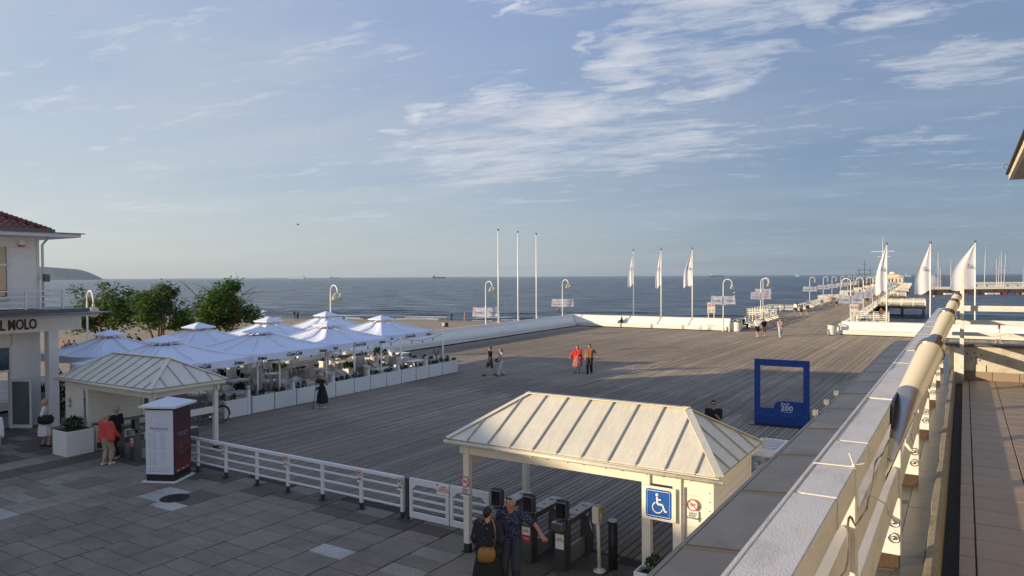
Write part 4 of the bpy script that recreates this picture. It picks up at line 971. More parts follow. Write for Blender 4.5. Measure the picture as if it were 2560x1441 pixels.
for i in range(nxh+1):
    t_ = i/nxh; X = -5150+1790*t_; top = 104*(1-max(0, (t_-.80)/.20)**2.4)*(1+.03*math.sin(t_*30)); 
    vs += [(X, 5400, WH), (X, 5405+40*t_, WH+top*.30+4*rh_.random()), (X, 5440, WH+top*.72+8*rh_.random()), (X, 5520, WH+top*.96+(9*rh_.random() if t_ < .985 else 0)), (X, 5900, WH+top*.9)]
fs = [(i*5+k, (i+1)*5+k, (i+1)*5+k+1, i*5+k+1) for i in range(nxh) for k in range(4)]
hd.add(vs, fs); hdm = mat('headland_wood', (.030, .045, .035), .95, .5, .015, dirt=.7, dirtcol=(.10, .085, .06), stretch=(1, 1, 3))
tag(hd.build('headland', hdm), kind='structure')

# the sea air that pales the headland and the ships
hz = MB(); hz.box((200, 3300, 53.5), (12400, 7400, 119)); hzm = bpy.data.materials.new('sea_haze'); hzm.use_nodes = True; t = hzm.node_tree; t.nodes.clear()
o_ = N(t, 'ShaderNodeOutputMaterial'); v_ = N(t, 'ShaderNodeVolumePrincipled'); v_.inputs['Color'].default_value = (.58, .76, 1.0, 1); v_.inputs['Density'].default_value = 5.5e-5; v_.inputs['Anisotropy'].default_value = .2; L(t, v_.outputs[0], o_.inputs['Volume'])
haze = tag(hz.build('haze', hzm), kind='stuff')
# ================================================================ the terrace we stand on
ZF = 4.30
def TA(o, loc=(0, 0, 0)): o.location = loc; o.rotation_euler = (0, 0, RZA); return o
# in this block local X = v (to the right), local Y = u (ahead)
bld = thing('terrace_building', 'white building whose roof terrace with brown tiles fills the right foreground', 'building', (0, 0, 0), RZA)
plaster = mat('rough_plaster', (.62, .60, .54), .85, .10, 2, .6, 60, dirt=.4, dirtcol=(.35, .31, .24))
b = MB(); b.box((6.2, -5, 2.1), (14.2, 36.3, 4.18)); b.box((6.2, 15.7, 2.0), (14.2, 5.2, 4.0)); b.build('wall', plaster, bld)
# wide sheet metal skirt roof outside the railing, seam by seam
for k in range(-6, 12):
    u0, u1 = 4.1+1.27*k+.012, 4.1+1.27*(k+1)-.012
    if u0 > 18.3: break
    b = MB(); z0, z1 = 4.30, 4.395; b.add([(-1.40, u0, z0-.09), (-.3, u0, z1-.09), (-.3, u1, z1-.09), (-1.40, u1, z0-.09), (-1.40, u0, z0), (-.3, u0, z1), (-.3, u1, z1), (-1.40, u1, z0)],
        [(3, 2, 1, 0), (4, 5, 6, 7), (0, 1, 5, 4), (1, 2, 6, 5), (2, 3, 7, 6), (3, 0, 4, 7)]); b.build('roof_sheet', greymetal, bld, .006)
    b = MB(); b.add([(x, y, z) for y in (u1+.001, u1+.030) for x, z in ((-1.395, z0-.10), (-.3, z1-.10), (-.3, z1-.004+.012), (-1.395, z0+.008))], [(0, 1, 2, 3), (7, 6, 5, 4), (3, 2, 6, 7), (0, 3, 7, 4)]); b.build('roof_seam', mat('dark_seam', (.05, .048, .04), .7, .3), bld)
b = MB(); b.box((-1.42, 6.8, 4.22), (.03, 24, .15)); b.build('drip_edge', greymetal, bld)
# inner gutter between railing and kerb
gut = mat('wet_grey_gutter', (.085, .085, .072), .30, .3, 2.2, .35, 9, metal=.2, dirt=.5, dirtcol=(.16, .13, .08))
for k in range(-3, 6):
    b = MB(); b.box((-.235, 2.62*k+1.3, 4.385), (.13, 2.60, .05)); b.build('gutter_sheet', gut, bld, .004)
b = MB(); vs = []
for i in range(61):
    y = -6+19*i/60; wv = .004*math.sin(y*3.1)+.003*math.sin(y*7.7); vs += [(-.175+wv, y, 4.40), (-.168+wv, y, 4.432), (-.135, y, 4.438), (-.112, y, 4.43), (-.105, y, 4.36), (-.10, y, 4.2)]
b.add(vs, [(i*6+k, i*6+k+1, (i+1)*6+k+1, (i+1)*6+k) for i in range(60) for k in range(5)]); b.smooth = True
b.build('kerb', mat('mossy_kerb', (.27, .24, .17), .85, .3, 14, .7, 50, dirt=.6, dirtcol=(.10, .09, .06)), bld)
b = MB(); b.box((-.055, 3.5, 4.215), (.10, 19, .05)); b.build('drain_channel', mat('dark_drain', (.035, .033, .03), .7, .3, 8, .5), bld)
# floor tiles
tilem = mat('brown_floor_tile', (.30, .235, .175), .42, .10, 5, .12, 60, rnd=.07, dirt=.25, dirtcol=(.2, .14, .1), spec=.45)
b = MB(); b.box((5.0, 3.4, 4.24), (10.0, 19, .10)); b.build('tile_bed', mat('dark_grout', (.06, .045, .035), .9, .2, 30), bld)
b = MB(); b.box((0, 0, 0), (.322, .322, .02)); tm_ = b.mesh('floor_tile', tilem, .003)
nt_ = 0
for i in range(-1, 36):
    for j in range(8):
        y = 12.70-.33*i-.16
        if nt_ < 298 and y > 1.0:
            inst('floor_tile', tm_, bld, ((.061+.33*(j-1)+.165) if j else .019, y, 4.292+RND.uniform(-.001, .001)), 0, None if j else (.235, 1, 1)); nt_ += 1
b = MB()
for i in range(-3, 40):
    for j in range(8, 24): b.box((.061+.33*(j-1)+.165, 12.7-.33*i-.16, 4.292), (.322, .322, .02))
    if i > 35:
        for j in range(1, 8): b.box((.061+.33*(j-1)+.165, 12.7-.33*i-.16, 4.292), (.322, .322, .02))
o = b.build('floor_tile_field', tilem, bld); o['kind'] = 'stuff'
# end wall of the terrace with a metal cap and a tiled skirting
b = MB(); b.box((4.9, 13.02, 4.54), (10.2, .24, .52)); b.build('parapet', mat('cracked_plaster', (.52, .49, .42), .9, .16, 5, .9, 40, dirt=.55, dirtcol=(.26, .23, .17)), bld)
b = MB(); b.box((4.9, 13.02, 4.825), (10.3, .32, .035)); b.build('parapet_cap', greymetal, bld, .006)
for j in range(12): b = MB(); b.box((.19+.335*j, 12.885, 4.365), (.328, .018, .13)); b.build('skirting_tile', tilem, bld, .002)
b = MB()
for (x, z) in ((.02, 4.69), (.11, 4.70), (.13, 4.64), (.07, 4.62), (.18, 4.60), (.14, 4.52), (.05, 4.54), (.09, 4.47), (.2, 4.68), (.22, 4.46)): b.ball((x+.02, 12.898, z), .012, 8, 5, (1, .35, 1))
b.build('anchor_hole', black, bld)
b = MB(); b.box((.06, 12.890, 4.50), (.13, .02, .12)); b.box((.21, 12.890, 4.475), (.13, .02, .11)); b.build('patch_plate', plaster, bld, .002)
# eave of the upper storey
soff = mat('soffit_board', (.50, .43, .33), .8, .15, 8, .2, 30)
b = MB(); b.box((7.59, -3.8, 7.365), (14, 34.36, .03)); b.build('soffit', soff, bld)
fas = mat('cream_fascia', (.74, .68, .54), .6, .06, 3, .1)
b = MB(); b.box((.578, -3.8, 7.385), (.026, 34.42, .085)); b.box((7.6, 13.40, 7.385), (14, .03, .085)); b.box((.60, -3.8, 7.36), (.03, 34.4, .03)); b.build('fascia', fas, bld, .003)
for k in range(14): b = MB(); b.box((.561, 13.2-.35*k, 7.385), (.006, .03, .05)); b.build('fascia_clip', soff, bld)
b = MB(); b.add([(.53, 13.46, 7.43), (.53, -21, 7.43), (15, -21, 7.43), (15, 13.46, 7.43), (7.5, 8, 9.3), (7.5, -15, 9.3), (.53, 13.46, 7.462), (.53, -21, 7.462)], [(3, 2, 1, 0), (0, 3, 4), (2, 1, 5), (6, 4, 5, 7), (3, 2, 5, 4), (0, 6, 7, 1), (0, 4, 6), (1, 7, 5)]); b.build('roof', mat('dark_roof', (.05, .035, .03), .8, .2), bld)
b = MB(); b.tube([(.53, 12.6, 7.46), (.50, 12.62, 7.50), (.47, 12.6, 7.44), (.56, 12.55, 7.36)], .004, 5); b.build('loose_wire', black, bld)
b = MB(); b.box((8.6, -5.5, 5.85), (12.6, 30, 3.1)); b.build('upper_wall', plaster, bld)
b = MB(); b.box((2.22, 8.2, 5.7), (.06, 1.6, 1.5)); b.build('window', glass, bld)
# ---------------------------------------------------------------- railing beside us
rail = thing('terrace_railing', 'weathered white wooden railing running away beside the terrace', 'railing', (0, 0, 0), RZA)
uu = [-1.15, .60, 2.35, 4.13, 5.85, 7.60, 9.45, 11.2, 12.75]
joints = [-1.0, .25, .98, 1.80, 2.45, 3.35, 4.4, 5.6, 6.9, 8.2, 9.6, 11.1, 12.95]
for a, c in zip(joints[:-1], joints[1:]):
    b = MB(); b.box((-.297+RND.uniform(-.0015, .0015), (a+c)/2, 5.34+RND.uniform(-.003, .003)), (.096, c-a-(.016 if abs(c-1.8) < .01 or abs(a-1.8) < .01 else .007), .08)); b.build('handrail', railwhite, rail, .003, 2)
for i in range(len(uu)-1):
    a, c = uu[i]+.03, uu[i+1]-.03
    for z, h_ in ((5.09, .13), (4.85, .15)):
        o = -.085 if i != 1 else 0
        b = MB(); b.add([(x, y, zz) for zz in (z-h_/2, z+h_/2) for x, y in ((-.320, a), (-.279, a), (-.279, c-.05), (-.30, c), (-.320, c))], [(4, 3, 2, 1, 0), (5, 6, 7, 8, 9)]+[(k, (k+1) % 5, 5+(k+1) % 5, 5+k) for k in range(5)]); b.build('rail', railwhite, rail, .004, 1)
rust = mat('rusty_bracket', (.060, .036, .022), .85, .4, 14, .6, 50)
for y in uu:
    b = MB(); b.add([(x, yy, z) for z, xl in ((4.47, -.41), (5.30, -.375)) for x, yy in ((xl, y-.024), (-.268, y-.024), (-.268, y+.024), (xl, y+.024))], [(3, 2, 1, 0), (4, 5, 6, 7), (0, 1, 5, 4), (1, 2, 6, 5), (2, 3, 7, 6), (3, 0, 4, 7)]); b.build('post', railwhite, rail, .004, 1)
    b = MB(); b.box((-.325, y, 4.43), (.10, .05, .08)); b.build('post_bracket', rust, rail, .003)
    for z in (4.56, 4.64):
        b = MB()
        rg = [(.024*math.cos(t), 0, .024*math.sin(t)) for t in [2*math.pi*k/16 for k in range(17)]]
        b.tube([(-.30+p[0], y-.030, z+p[2]) for p in rg], .0035, 6); b.ball((-.30, y-.032, z), .011, 10, 6); b.build('bolt', steel, rail)
b = MB(); b.box((-.297, 5.95, 5.338), (.082, 13.8, .066)); b.build('joint_shade_strip', black, rail)  # black strip added inside the handrail, its colour stands in for shade in the joints
lst = MB(); lst.tube([(-.35, -1, 5.375), (-.351, 3, 5.377), (-.349, 8, 5.374), (-.35, 12.9, 5.376)], .007, 6); lst.build('edge_strip', railwhite, rail)
# zip ties round the handrail
plast = mat('white_cable_tie', (.75, .72, .62), .45, .05)
for i, y in enumerate((1.17, 2.08, 4.7, 7.1, 9.0)):
    t_ = thing('cable_tie', 'white plastic cable tie looped over the handrail, %s from the near end' % ORD[i], 'cable tie', (0, 0, 0), RZA, 'cable ties on the handrail')
    b = MB(); b.tube([(-.352, y, 5.25), (-.356, y+.01, 5.37), (-.345, y+.012, 5.386), (-.25, y+.03, 5.3835), (-.244, y+.03, 5.375), (-.243, y+.02, 5.30)], .0019, 5)
    if i == 1: b.ball((-.250, y+.03, 5.387), .005, 8, 6); b.tube([(-.25, y+.03, 5.388), (-.262, y+.035, 5.418)], .0018, 4); b.tube([(-.25, y+.03, 5.388), (-.226, y+.045, 5.392)], .0018, 4)
    b.build('strap', plast, t_)
# string of small lights tied along the lower rails
cab = mat('cable_two_colour', (.16, .14, .11), .6, .5, 30); cabw = mat('cable_white', (.62, .57, .45), .55, .2, 20)
lights = thing('light_string', 'string of small unlit white lights hanging on the railing', 'light string', (0, 0, 0), RZA)
rc = random.Random(12); pts = []
y = 1.2
while y < 12:
    z = 5.25; pts.append((-.262+rc.uniform(-.012, .02), y, z+rc.uniform(-.05, .03))); y += rc.uniform(.25, .5)
    pts.append((-.262+rc.uniform(-.01, .02), y-.12, z-.05-rc.uniform(0, .07)))
def smooth_pts(pts, n=5):
    out = []
    for i in range(len(pts)-1):
        p0, p1, p2, p3 = [Vector(pts[max(0, min(len(pts)-1, i+k))]) for k in (-1, 0, 1, 2)]
        for j in range(n):
            t = j/n; out.append(.5*((2*p1)+(-p0+p2)*t+(2*p0-5*p1+4*p2-p3)*t*t+(-p0+3*p1-3*p2+p3)*t**3))
    out.append(Vector(pts[-1])); return out
sp_ = smooth_pts(pts); b = MB(); b.tube(sp_, .0018, 5); b.tube([p+Vector((.003*math.sin(i*.9), 0, .004*math.cos(i*.9))) for i, p in enumerate(sp_)], .0017, 5); b.build('cable', cab, lights)
for i in range(2, len(pts)-2, 5):
    p = Vector(pts[i]); q = p+Vector((rc.uniform(.0, .06), rc.uniform(-.03, .05), rc.uniform(-.16, -.05)))
    b = MB(); b.tube(smooth_pts([p, (p+q)/2+Vector((.02, .01, 0)), q], 4), .0024, 5); b.build('lead', cabw, lights)
    b = MB(); d = (q-p).normalized(); b.tube([q, q+d*.035, q+d*.05], [.007, .0065, .003], 8); b.build('bulb', plast, lights)
# ---------------------------------------------------------------- the telescope shaped lamp tube
def at(px, py, Y):
    d = F_+CR*((px-1280)/FPX)+CU*((720.5-py)/FPX); t = Y/d.y; return Vector((0, 0, HEYE))+d*t
pa, pb_ = at(2229, 1082, 2.86), at(2393, 741, 3.72); axis = (pb_-pa)
tube_cream = mat('cream_enamel_tube', (.74, .66, .46), .22, .04, 2, coat=.4); ringm = mat('polished_ring', (.40, .38, .34), .18, .08, 5, metal=1.0); mount = mat('satin_steel_mount', (.46, .44, .41), .42, .10, 6, .1, 60, metal=.9)
def tpar(px, py):                                          # parameter along the axis whose picture is nearest to the point
    best = min(range(0, 1001), key=lambda i: (lambda p: ((p.x/(p-Vector((0, 0, HEYE))).dot(F_)*FPX-(px-1280)*1.0)**2+(((p-Vector((0, 0, HEYE))).dot(CU)/(p-Vector((0, 0, HEYE))).dot(F_)*FPX)-(720.5-py))**2))(pa+axis*(i/1000)))
    return best/1000
T_ = [0, tpar(2277, 992), tpar(2330, 884), tpar(2336, 869), tpar(2343, 853), tpar(2374, 799), tpar(2377, 792), tpar(2386, 766), tpar(2388, 760), tpar(2392, 746), 1.0]
def rad(px_r, t): return px_r*((pa+axis*t).y)/1790
tele = thing('telescope_tube', 'cream and steel telescope shaped tube mounted on the terrace railing', 'telescope', pa)
qz = axis.to_track_quat('Z', 'Y')
def seg(name, t0, t1, r0, r1, m_, cap=True, n=40):
    b = MB(); L0, L1 = axis.length*t0, axis.length*t1; b.lathe([(r0*.9, L0+.002), (r0, L0), (r0, L0+.001), (r1, L1-.001), (r1, L1), (r1*.88, L1)], (0, 0, 0), n)
    o = b.build(name, m_, tele); o.rotation_mode = 'QUATERNION'; o.rotation_quaternion = qz; return o
r1 = rad(30, T_[1])
st = seg('mount_tube', -.28, T_[1], r1, r1, mount)
# the mount tube is cut off flat against the handrail
bm = bmesh.new(); bm.from_mesh(st.data); Mw = Matrix.Translation(pa)@qz.to_matrix().to_4x4()
pco = Mw.inverted()@A(0, -.244, 5.3); pno = (qz.to_matrix().transposed()@(A(0, 1)-A(0, 0))).normalized()
r_ = bmesh.ops.bisect_plane(bm, geom=bm.verts[:]+bm.edges[:]+bm.faces[:], plane_co=pco, plane_no=pno, clear_inner=True)
bmesh.ops.holes_fill(bm, edges=[e for e in bm.edges if e.is_boundary]); bm.to_mesh(st.data); bm.free()
seg('cream_tube', T_[1], T_[2], r1*.985, rad(31, T_[2])*.97, tube_cream)
seg('steel_ring', T_[2]-.004, T_[2]+.028, rad(33, T_[2]), rad(33, T_[2]), ringm)
seg('inner_steel_tube', T_[2], T_[4], rad(19, T_[3]), rad(18, T_[4]), ringm)
seg('cream_tube', T_[4], T_[5], rad(17.5, T_[4]), rad(18.5, T_[5]), tube_cream)
seg('steel_ring', T_[5], T_[6], rad(20, T_[5]), rad(20, T_[5]), ringm)
seg('cream_tube', T_[6], T_[7], rad(12.5, T_[6]), rad(13, T_[7]), tube_cream)
seg('steel_ring', T_[7], T_[8], rad(14, T_[7]), rad(14, T_[7]), ringm)
seg('cream_tube', T_[8], T_[9], rad(10, T_[8]), rad(10.5, T_[9]), tube_cream)
seg('steel_ring', T_[9], 1.0, rad(11, 1), rad(11, 1), ringm)
b = MB(); vv = A(-.0, -.246) ; 
cu_ = (pa.x*math.sin(AA)+pa.y*math.cos(AA)); pl_ = [A(cu_-.10, -.2435, 5.18), A(cu_+.20, -.2435, 5.18), A(cu_+.24, -.2435, 5.40), A(cu_-.02, -.2435, 5.40)]
b.slab([p-pa for p in pl_][::-1], .006); b.build('mounting_plate', black, tele)
b = MB(); b.ball((pa+axis*.12+Vector((r1*.55, -r1*.83, 0)))-pa, .006, 10, 6); b.build('screw', steel, tele)
# ---------------------------------------------------------------- tall slim post and white rails on the end wall
er = thing('end_railing', 'white board railing on the low wall at the end of the terrace', 'railing', (0, 0, 0), RZA)
for z, h_ in ((5.38, .085), (5.17, .065), (4.99, .055)):
    b = MB(); b.beam((-.16, 12.93, z), (9.8, 12.93, z), .05, h_); b.build('rail', railwhite, er, .003)
for x in (2.6, 5.2, 7.8): b = MB(); b.box((x, 12.98, 5.12), (.08, .05, .6)); b.build('post', railwhite, er)
ep = thing('corner_post', 'slim white post standing up at the corner of the terrace beside the end wall', 'post', (0, 0, 0), RZA)
b = MB(); b.box((-.03, 12.72, 5.14), (.055, .055, 1.70)); b.build('shaft', railwhite, ep, .004)
b = MB(); b.box((-.065, 12.78, 4.5), (.13, .16, .55)); b.build('base_block', plaster, ep, .006)
# small white box lights at the outer edge of the skirt roof
for i, u in enumerate((0, 1, 2)):
    t_ = thing('edge_light', 'small white box light on the edge of the grey sheet roof, %s' % ('farthest', 'middle one', 'nearest')[i] , 'light', A((10.45, 9.65, 8.85)[i], -1.45, 4.285), RZA, 'box lights on the sheet roof edge')
    b = MB(); b.box((0, 0, .025), (.07, .05, .07)); b.build('housing', greymetal if i == 9 else steel, t_, .004); b = MB(); b.box((0, 0, -.06), (.03, .03, .12)); b.build('stem', steel, t_)
# ================================================================ the hotel on the left; local X = v, local Y = u
hot = thing('hotel_building', 'white hotel building with red tiled roof, flat eave, balcony and sign reading HOTEL MOLO', 'building', (0, 0, 0), RZA)
hw = mat('hotel_render', (.74, .73, .70), .9, .10, 3, .5, 40, dirt=.2, dirtcol=(.35, .34, .32)); hfr = mat('window_frame_white', (.62, .63, .64), .5, .05)
VF, UC = -36.6, 16.5
b = MB(); b.box((VF-2.75, UC-21.2, 6.25), (5.5, 42.4, 3.3)); b.box((VF-9.5, UC-18, 3.6), (8.0, 36, 3.0)); b.build('upper_wall', hw, hot)  # second box: unseen lower rear wing, added to shape the shadow on the deck
b = MB(); b.box((VF-3.0, -6.0, 10.6), (5.0, 22, 5.4)); b.build('shade_storey_wall', hw, hot); b = MB(); b.box((VF-3.0, -6.0, 13.35), (5.6, 22.6, .22)); b.build('shade_storey_roof', mat('eave_sheet', (.10, .105, .12), .45, .15, 2, metal=.5), hot)  # unseen higher storey, placed and sized for the shade it throws on the deck
b = MB(); b.box((VF-3.0, -22.3, 9.22), (4.8, 10.2, 2.56)); b.build('shade_block', hw, hot)  # unseen block, added so that its shadow covers the foot of the right canopy
# ground floor wall with a doorway and a window band open to the beach behind
b = MB()
b.box((VF-.15, UC-.62, 1.76), (.3, 1.24, 5.28)); b.box((VF-.15, UC-2.6, 3.65), (.3, 2.9, 1.5)); b.box((VF-.15, UC-23, 1.76), (.3, 38, 5.28)); b.box((VF-5.35, UC-2.2, 1.76), (.3, 4.4, 5.28)); b.box((VF-5.35, UC-5.6, 3.6), (.3, 2.4, 1.6)); b.box((VF-5.35, UC-24, 1.76), (.3, 34, 5.28))
b.build('ground_wall', hw, hot)
b = MB(); b.box((VF+.02, UC-.05, 6.25), (.06, .10, 3.3)); b.box((VF+.02, UC-.55, 7.35), (.05, 1.1, .03)); b.build('trim', hfr, hot)
b = MB(); b.tube([(VF+.12, UC+.10, 4.6), (VF+.12, UC+.10, 7.5), (VF+.18, UC+.35, 7.85)], .06, 8); b.build('downpipe', hfr, hot)
gz = MATS['eave_sheet']
b = MB(); b.box((-36.6-2.5, UC-20.25, 7.93), (7.4, 43.1, .16)); b.build('eave', hfr, hot)
b = MB(); b.box((-36.6-2.5, UC-20.2, 8.03), (7.6, 43.3, .04)); b.build('eave_cover', gz, hot)
# hipped roof
x0, x1, y0, y1, zr0, zr1 = -42.4, -36.2, UC-42, UC+.35, 8.10, 9.7
xm = (x0+x1)/2
roofb = MB(); roofb.add([(x0, y0, zr0), (x1, y0, zr0), (x1, y1, zr0), (x0, y1, zr0), (xm, y0+3.1, zr1), (xm, y1-3.1, zr1)], [(3, 2, 1, 0), (1, 2, 5, 4), (0, 4, 5, 3), (2, 3, 5), (0, 1, 4)])
roof = roofb.build('roof', mat('roof_underlay', (.08, .03, .022), .85), hot)
b = MB(); b.box((x1-.05, (y0+y1)/2, 8.12), (.3, y1-y0+.3, .22)); b.box((xm, y1-.05, 8.12), (6.2, .3, .22)); b.build('roof_gutter', gz, hot)
tb = MB(); n = 8; vs = []
for y in (-.2, .2):
    for i in range(n+1): 
        t_ = i/n; vs.append((-.15+.30*t_, y, .045*math.sin(t_*math.pi*2)+(.03 if y > 0 else 0)))
    
# one pantile: waved across, lifted at its lower edge
vs2 = []
for k, (yy, zz) in enumerate(((-.20, .055), (.20, .02))):
    for i in range(n+1): t_ = i/n; vs2.append((yy, -.15+.30*t_, .045*math.cos(t_*math.pi*2)+zz))
lowr = [(vs2[i][0], vs2[i][1], vs2[i][2]-.035) for i in range(n+1)]
tb.add(vs2+lowr, [(i, n+1+i, n+2+i, i+1) for i in range(n)]+[(2*n+2+i, i, i+1, 2*n+3+i) for i in range(n)]); tb.smooth = True
tme = tb.mesh('roof_tile', terracotta)
sl = math.atan2(zr1-zr0, x1-xm); cnt = 0; tf = MB()
cs_, sn_ = math.cos(sl), math.sin(sl)
for i in range(9):
    for j in range(60):
        d = .18+.36*i; y = y1-.15-.30*j; x = x1-d*cs_; z = zr0+d*sn_+.02
        if (y1-y) < (x1-x)+.05: continue
        if y < -10: break
        if cnt < 290 and y > UC-9: 
            o = inst('roof_tile', tme, roof, (x, y, z)); o.rotation_euler = (0, sl, math.pi*0); o.rotation_euler = (0, sl, 0); o.location = (x, y, z)
            o.scale = (-1, 1, 1); o.rotation_euler = (0, sl, 0); cnt += 1
b = MB()
for i in range(22):
    t0, t1 = i/22, (i+1)/22; p = Vector((x1, y1, zr0)).lerp(Vector((xm, y1-3.1, zr1)), t0)+Vector((0, 0, .09)); q = Vector((x1, y1, zr0)).lerp(Vector((xm, y1-3.1, zr1)), t1+.01)+Vector((0, 0, .06)); b.tube([p, q], [.12, .10], 8)
b.build('hip_tiles', terracotta, roof)
# upper window with panes, balcony and its rail
win = MB(); win.box((VF+.005, UC-2.6, 6.2), (.06, 2.6, 2.4)); wn = win.build('window', glass, hot)
b = MB()
for y in (UC-1.32, UC-1.95, UC-2.6, UC-3.9): b.box((VF+.05, y, 6.2), (.08, .09, 2.5))
for z in (5.0, 6.55, 7.42): b.box((VF+.05, UC-2.6, z), (.08, 2.65, .09))
b.build('frame', hfr, wn)
b = MB(); b.box((VF+.55, UC-20, 4.42), (1.9, 43, .20)); b.box((VF+1.25, UC-19.8, 4.33), (3.1, 43.4, .05)); b.build('canopy', gz, hot)
b = MB(); b.box((VF+.7, UC-19.8, 4.22), (1.9, 43.2, .16)); b.build('canopy_edge', hfr, hot)
for k in range(8):
    b = MB(); b.box((VF+.95, UC+.55-1.55*k, 4.95), (.08, .08, .9)); b.build('balcony_post', hfr, hot)
for z in (5.36, 5.1, 4.85): 
    b = MB(); b.box((VF+.95, UC-9, z), (.06, 19.1, .06)); b.build('balcony_rail', hfr, hot)
b = MB(); b.box((VF+.2, UC+.55, 5.36), (1.5, .06, .06)); b.box((VF+.2, UC+.55, 5.1), (1.5, .06, .06)); b.build('balcony_rail', hfr, hot)
b = MB(); b.box((VF+1.2, UC-20, 3.85), (.25, 42.4, .62)); b.box((VF+1.33, UC-20, 3.55), (.03, 42.5, .05)); b.build('sign_band', hw, hot)
put('sign_lettering', text_mesh('HOTEL MOLO', .66, mat('brown_letters', (.055, .035, .03), .6), .02, space=.97, bold=.014, align='RIGHT'), facing((VF+1.345, UC-.72, 3.875), (0, 1.0, 0), (0, 0, 1)), hot).scale = (.62, 1, 1)
for u in (UC-.02, UC-6, UC-12):
    b = MB(); b.box((VF+1.1, u, 1.34), (.42, .42, 4.44)); b.build('column', hw, hot, .01)
b = MB(); b.box((VF-.1, UC-1.9, 2.3), (.10, 1.3, 1.0)); b.build('transom_window', glass, hot)
b = MB(); 
for z in (1.75, 2.85): b.box((VF-.04, UC-2.3, z), (.12, 2.2, .09))
b.box((VF-.04, UC-1.24, .98), (.12, .1, 3.74)); b.build('door_frame', hfr, hot)
dr = MB(); dm = mat('door_glass_green', (.10, .13, .13), .15, .05); dr.box((0, .5, 1.12), (.03, .86, 2.05)); door = dr.build('door', dm, hot, loc=(VF+.02, UC-1.28, -.87), rz=R(-62))
b = MB(); b.box((0, .05, 1.12), (.06, .09, 2.2)); b.box((0, .97, 1.12), (.06, .09, 2.2)); b.box((0, .51, .10), (.06, .84, .16)); b.box((0, .51, 2.18), (.06, .84, .09)); b.build('frame', hfr, door)
b = MB(); b.tube([(.07, .9, .9), (.07, .9, 1.45)], .015, 6); b.build('handle', darksteel, door)
b = MB(); b.box((VF+.07, UC-.75, 7.55), (.14, .22, .30)); b.build('alarm_box', signwhite, hot); b = MB(); b.box((VF+.075, UC-.75, 7.43), (.15, .225, .07)); b.build('alarm_light', red, hot)
fl = MB(); fl.box((VF+.35, UC+.15, 5.95), (.10, .34, .36), .5); fl.build('floodlight', darksteel, hot)
b = MB(); b.box((VF-2.7, UC-8, -.86), (5.2, 16, .02)); b.build('floor', mat('dark_floor', (.03, .03, .03), .6), hot)
hot.scale = (.87, .87, .87); hot.location = (0, 0, .767)
# shrubs: yucca pot, climbing plant on the column
def spiky(name, parent, c, n, l_, m_, w_=.03, seed=1):
    r3 = random.Random(seed); b = MB()
    for i in range(n):
        a = r3.uniform(0, 6.28); e = r3.uniform(.15, 1.35); l2 = l_*r3.uniform(.7, 1.1); d = Vector((math.cos(a)*math.cos(e), math.sin(a)*math.cos(e), math.sin(e))); s_ = Vector((-math.sin(a), math.cos(a), 0))*w_*.5
        p0 = Vector(c); p1 = p0+d*l2*.55; p2 = p0+d*l2+Vector((0, 0, -.12*l2*math.cos(e)*2))
        b.add([p0-s_*.5, p0+s_*.5, p1+s_, p1-s_, p2], [(0, 1, 2, 3), (3, 2, 4)])
    return b.build(name, m_, parent)
def bushy(name, parent, c, rx, ry, rz, n, m_, ls=.05, seed=1, up=.4):
    r3 = random.Random(seed); b = MB()
    for i in range(n):
        while True:
            p = Vector((r3.uniform(-1, 1), r3.uniform(-1, 1), r3.uniform(-1, 1)))
            if .15 < p.length < 1: break
        q = Vector((c[0]+p.x*rx, c[1]+p.y*ry, c[2]+p.z*rz)); d = (p+Vector((0, 0, up))).normalized(); d = (d+Vector((r3.uniform(-.6, .6), r3.uniform(-.6, .6), r3.uniform(-.6, .6)))).normalized()
        s_ = d.cross(Vector((r3.uniform(-1, 1), r3.uniform(-1, 1), r3.uniform(-1, 1)))).normalized()*ls*.32; l2 = ls*r3.uniform(.7, 1.3)
        b.add([q, q+d*l2*.5+s_, q+d*l2, q+d*l2*.5-s_], [(0, 1, 2, 3)])
    return b.build(name, m_, parent)
potm = mat('grey_pot', (.33, .33, .33), .7, .1, 4)
pp = A(15.9, -35.75)
yp = thing('potted_plant', 'spiky plant in a tall tapered pot beside the hotel column', 'potted plant', G(104, 1052), 0)
b = MB(); b.lathe([(.19, 0), (.30, 1.15), (.30, 1.2), (.25, 1.2), (.24, 1.1), (.001, 1.1)], (0, 0, 0), 20); b.build('pot', potm, yp); spiky('leaves', yp, (0, 0, 1.1), 70, .62, leafd, .05)
cl = thing('climbing_plant', 'leafy climbing plant growing up a pole behind the left kiosk corner', 'plant', G(150, 1060), 0)
b = MB(); b.tube([(0, 0, 0), (.05, 0, 1.0), (0, .03, 2.1)], .03, 6); b.build('stem', bark, cl); bushy('leaves', cl, (0, 0, 1.25), .22, .22, 1.0, 420, leafd, .13, 3)
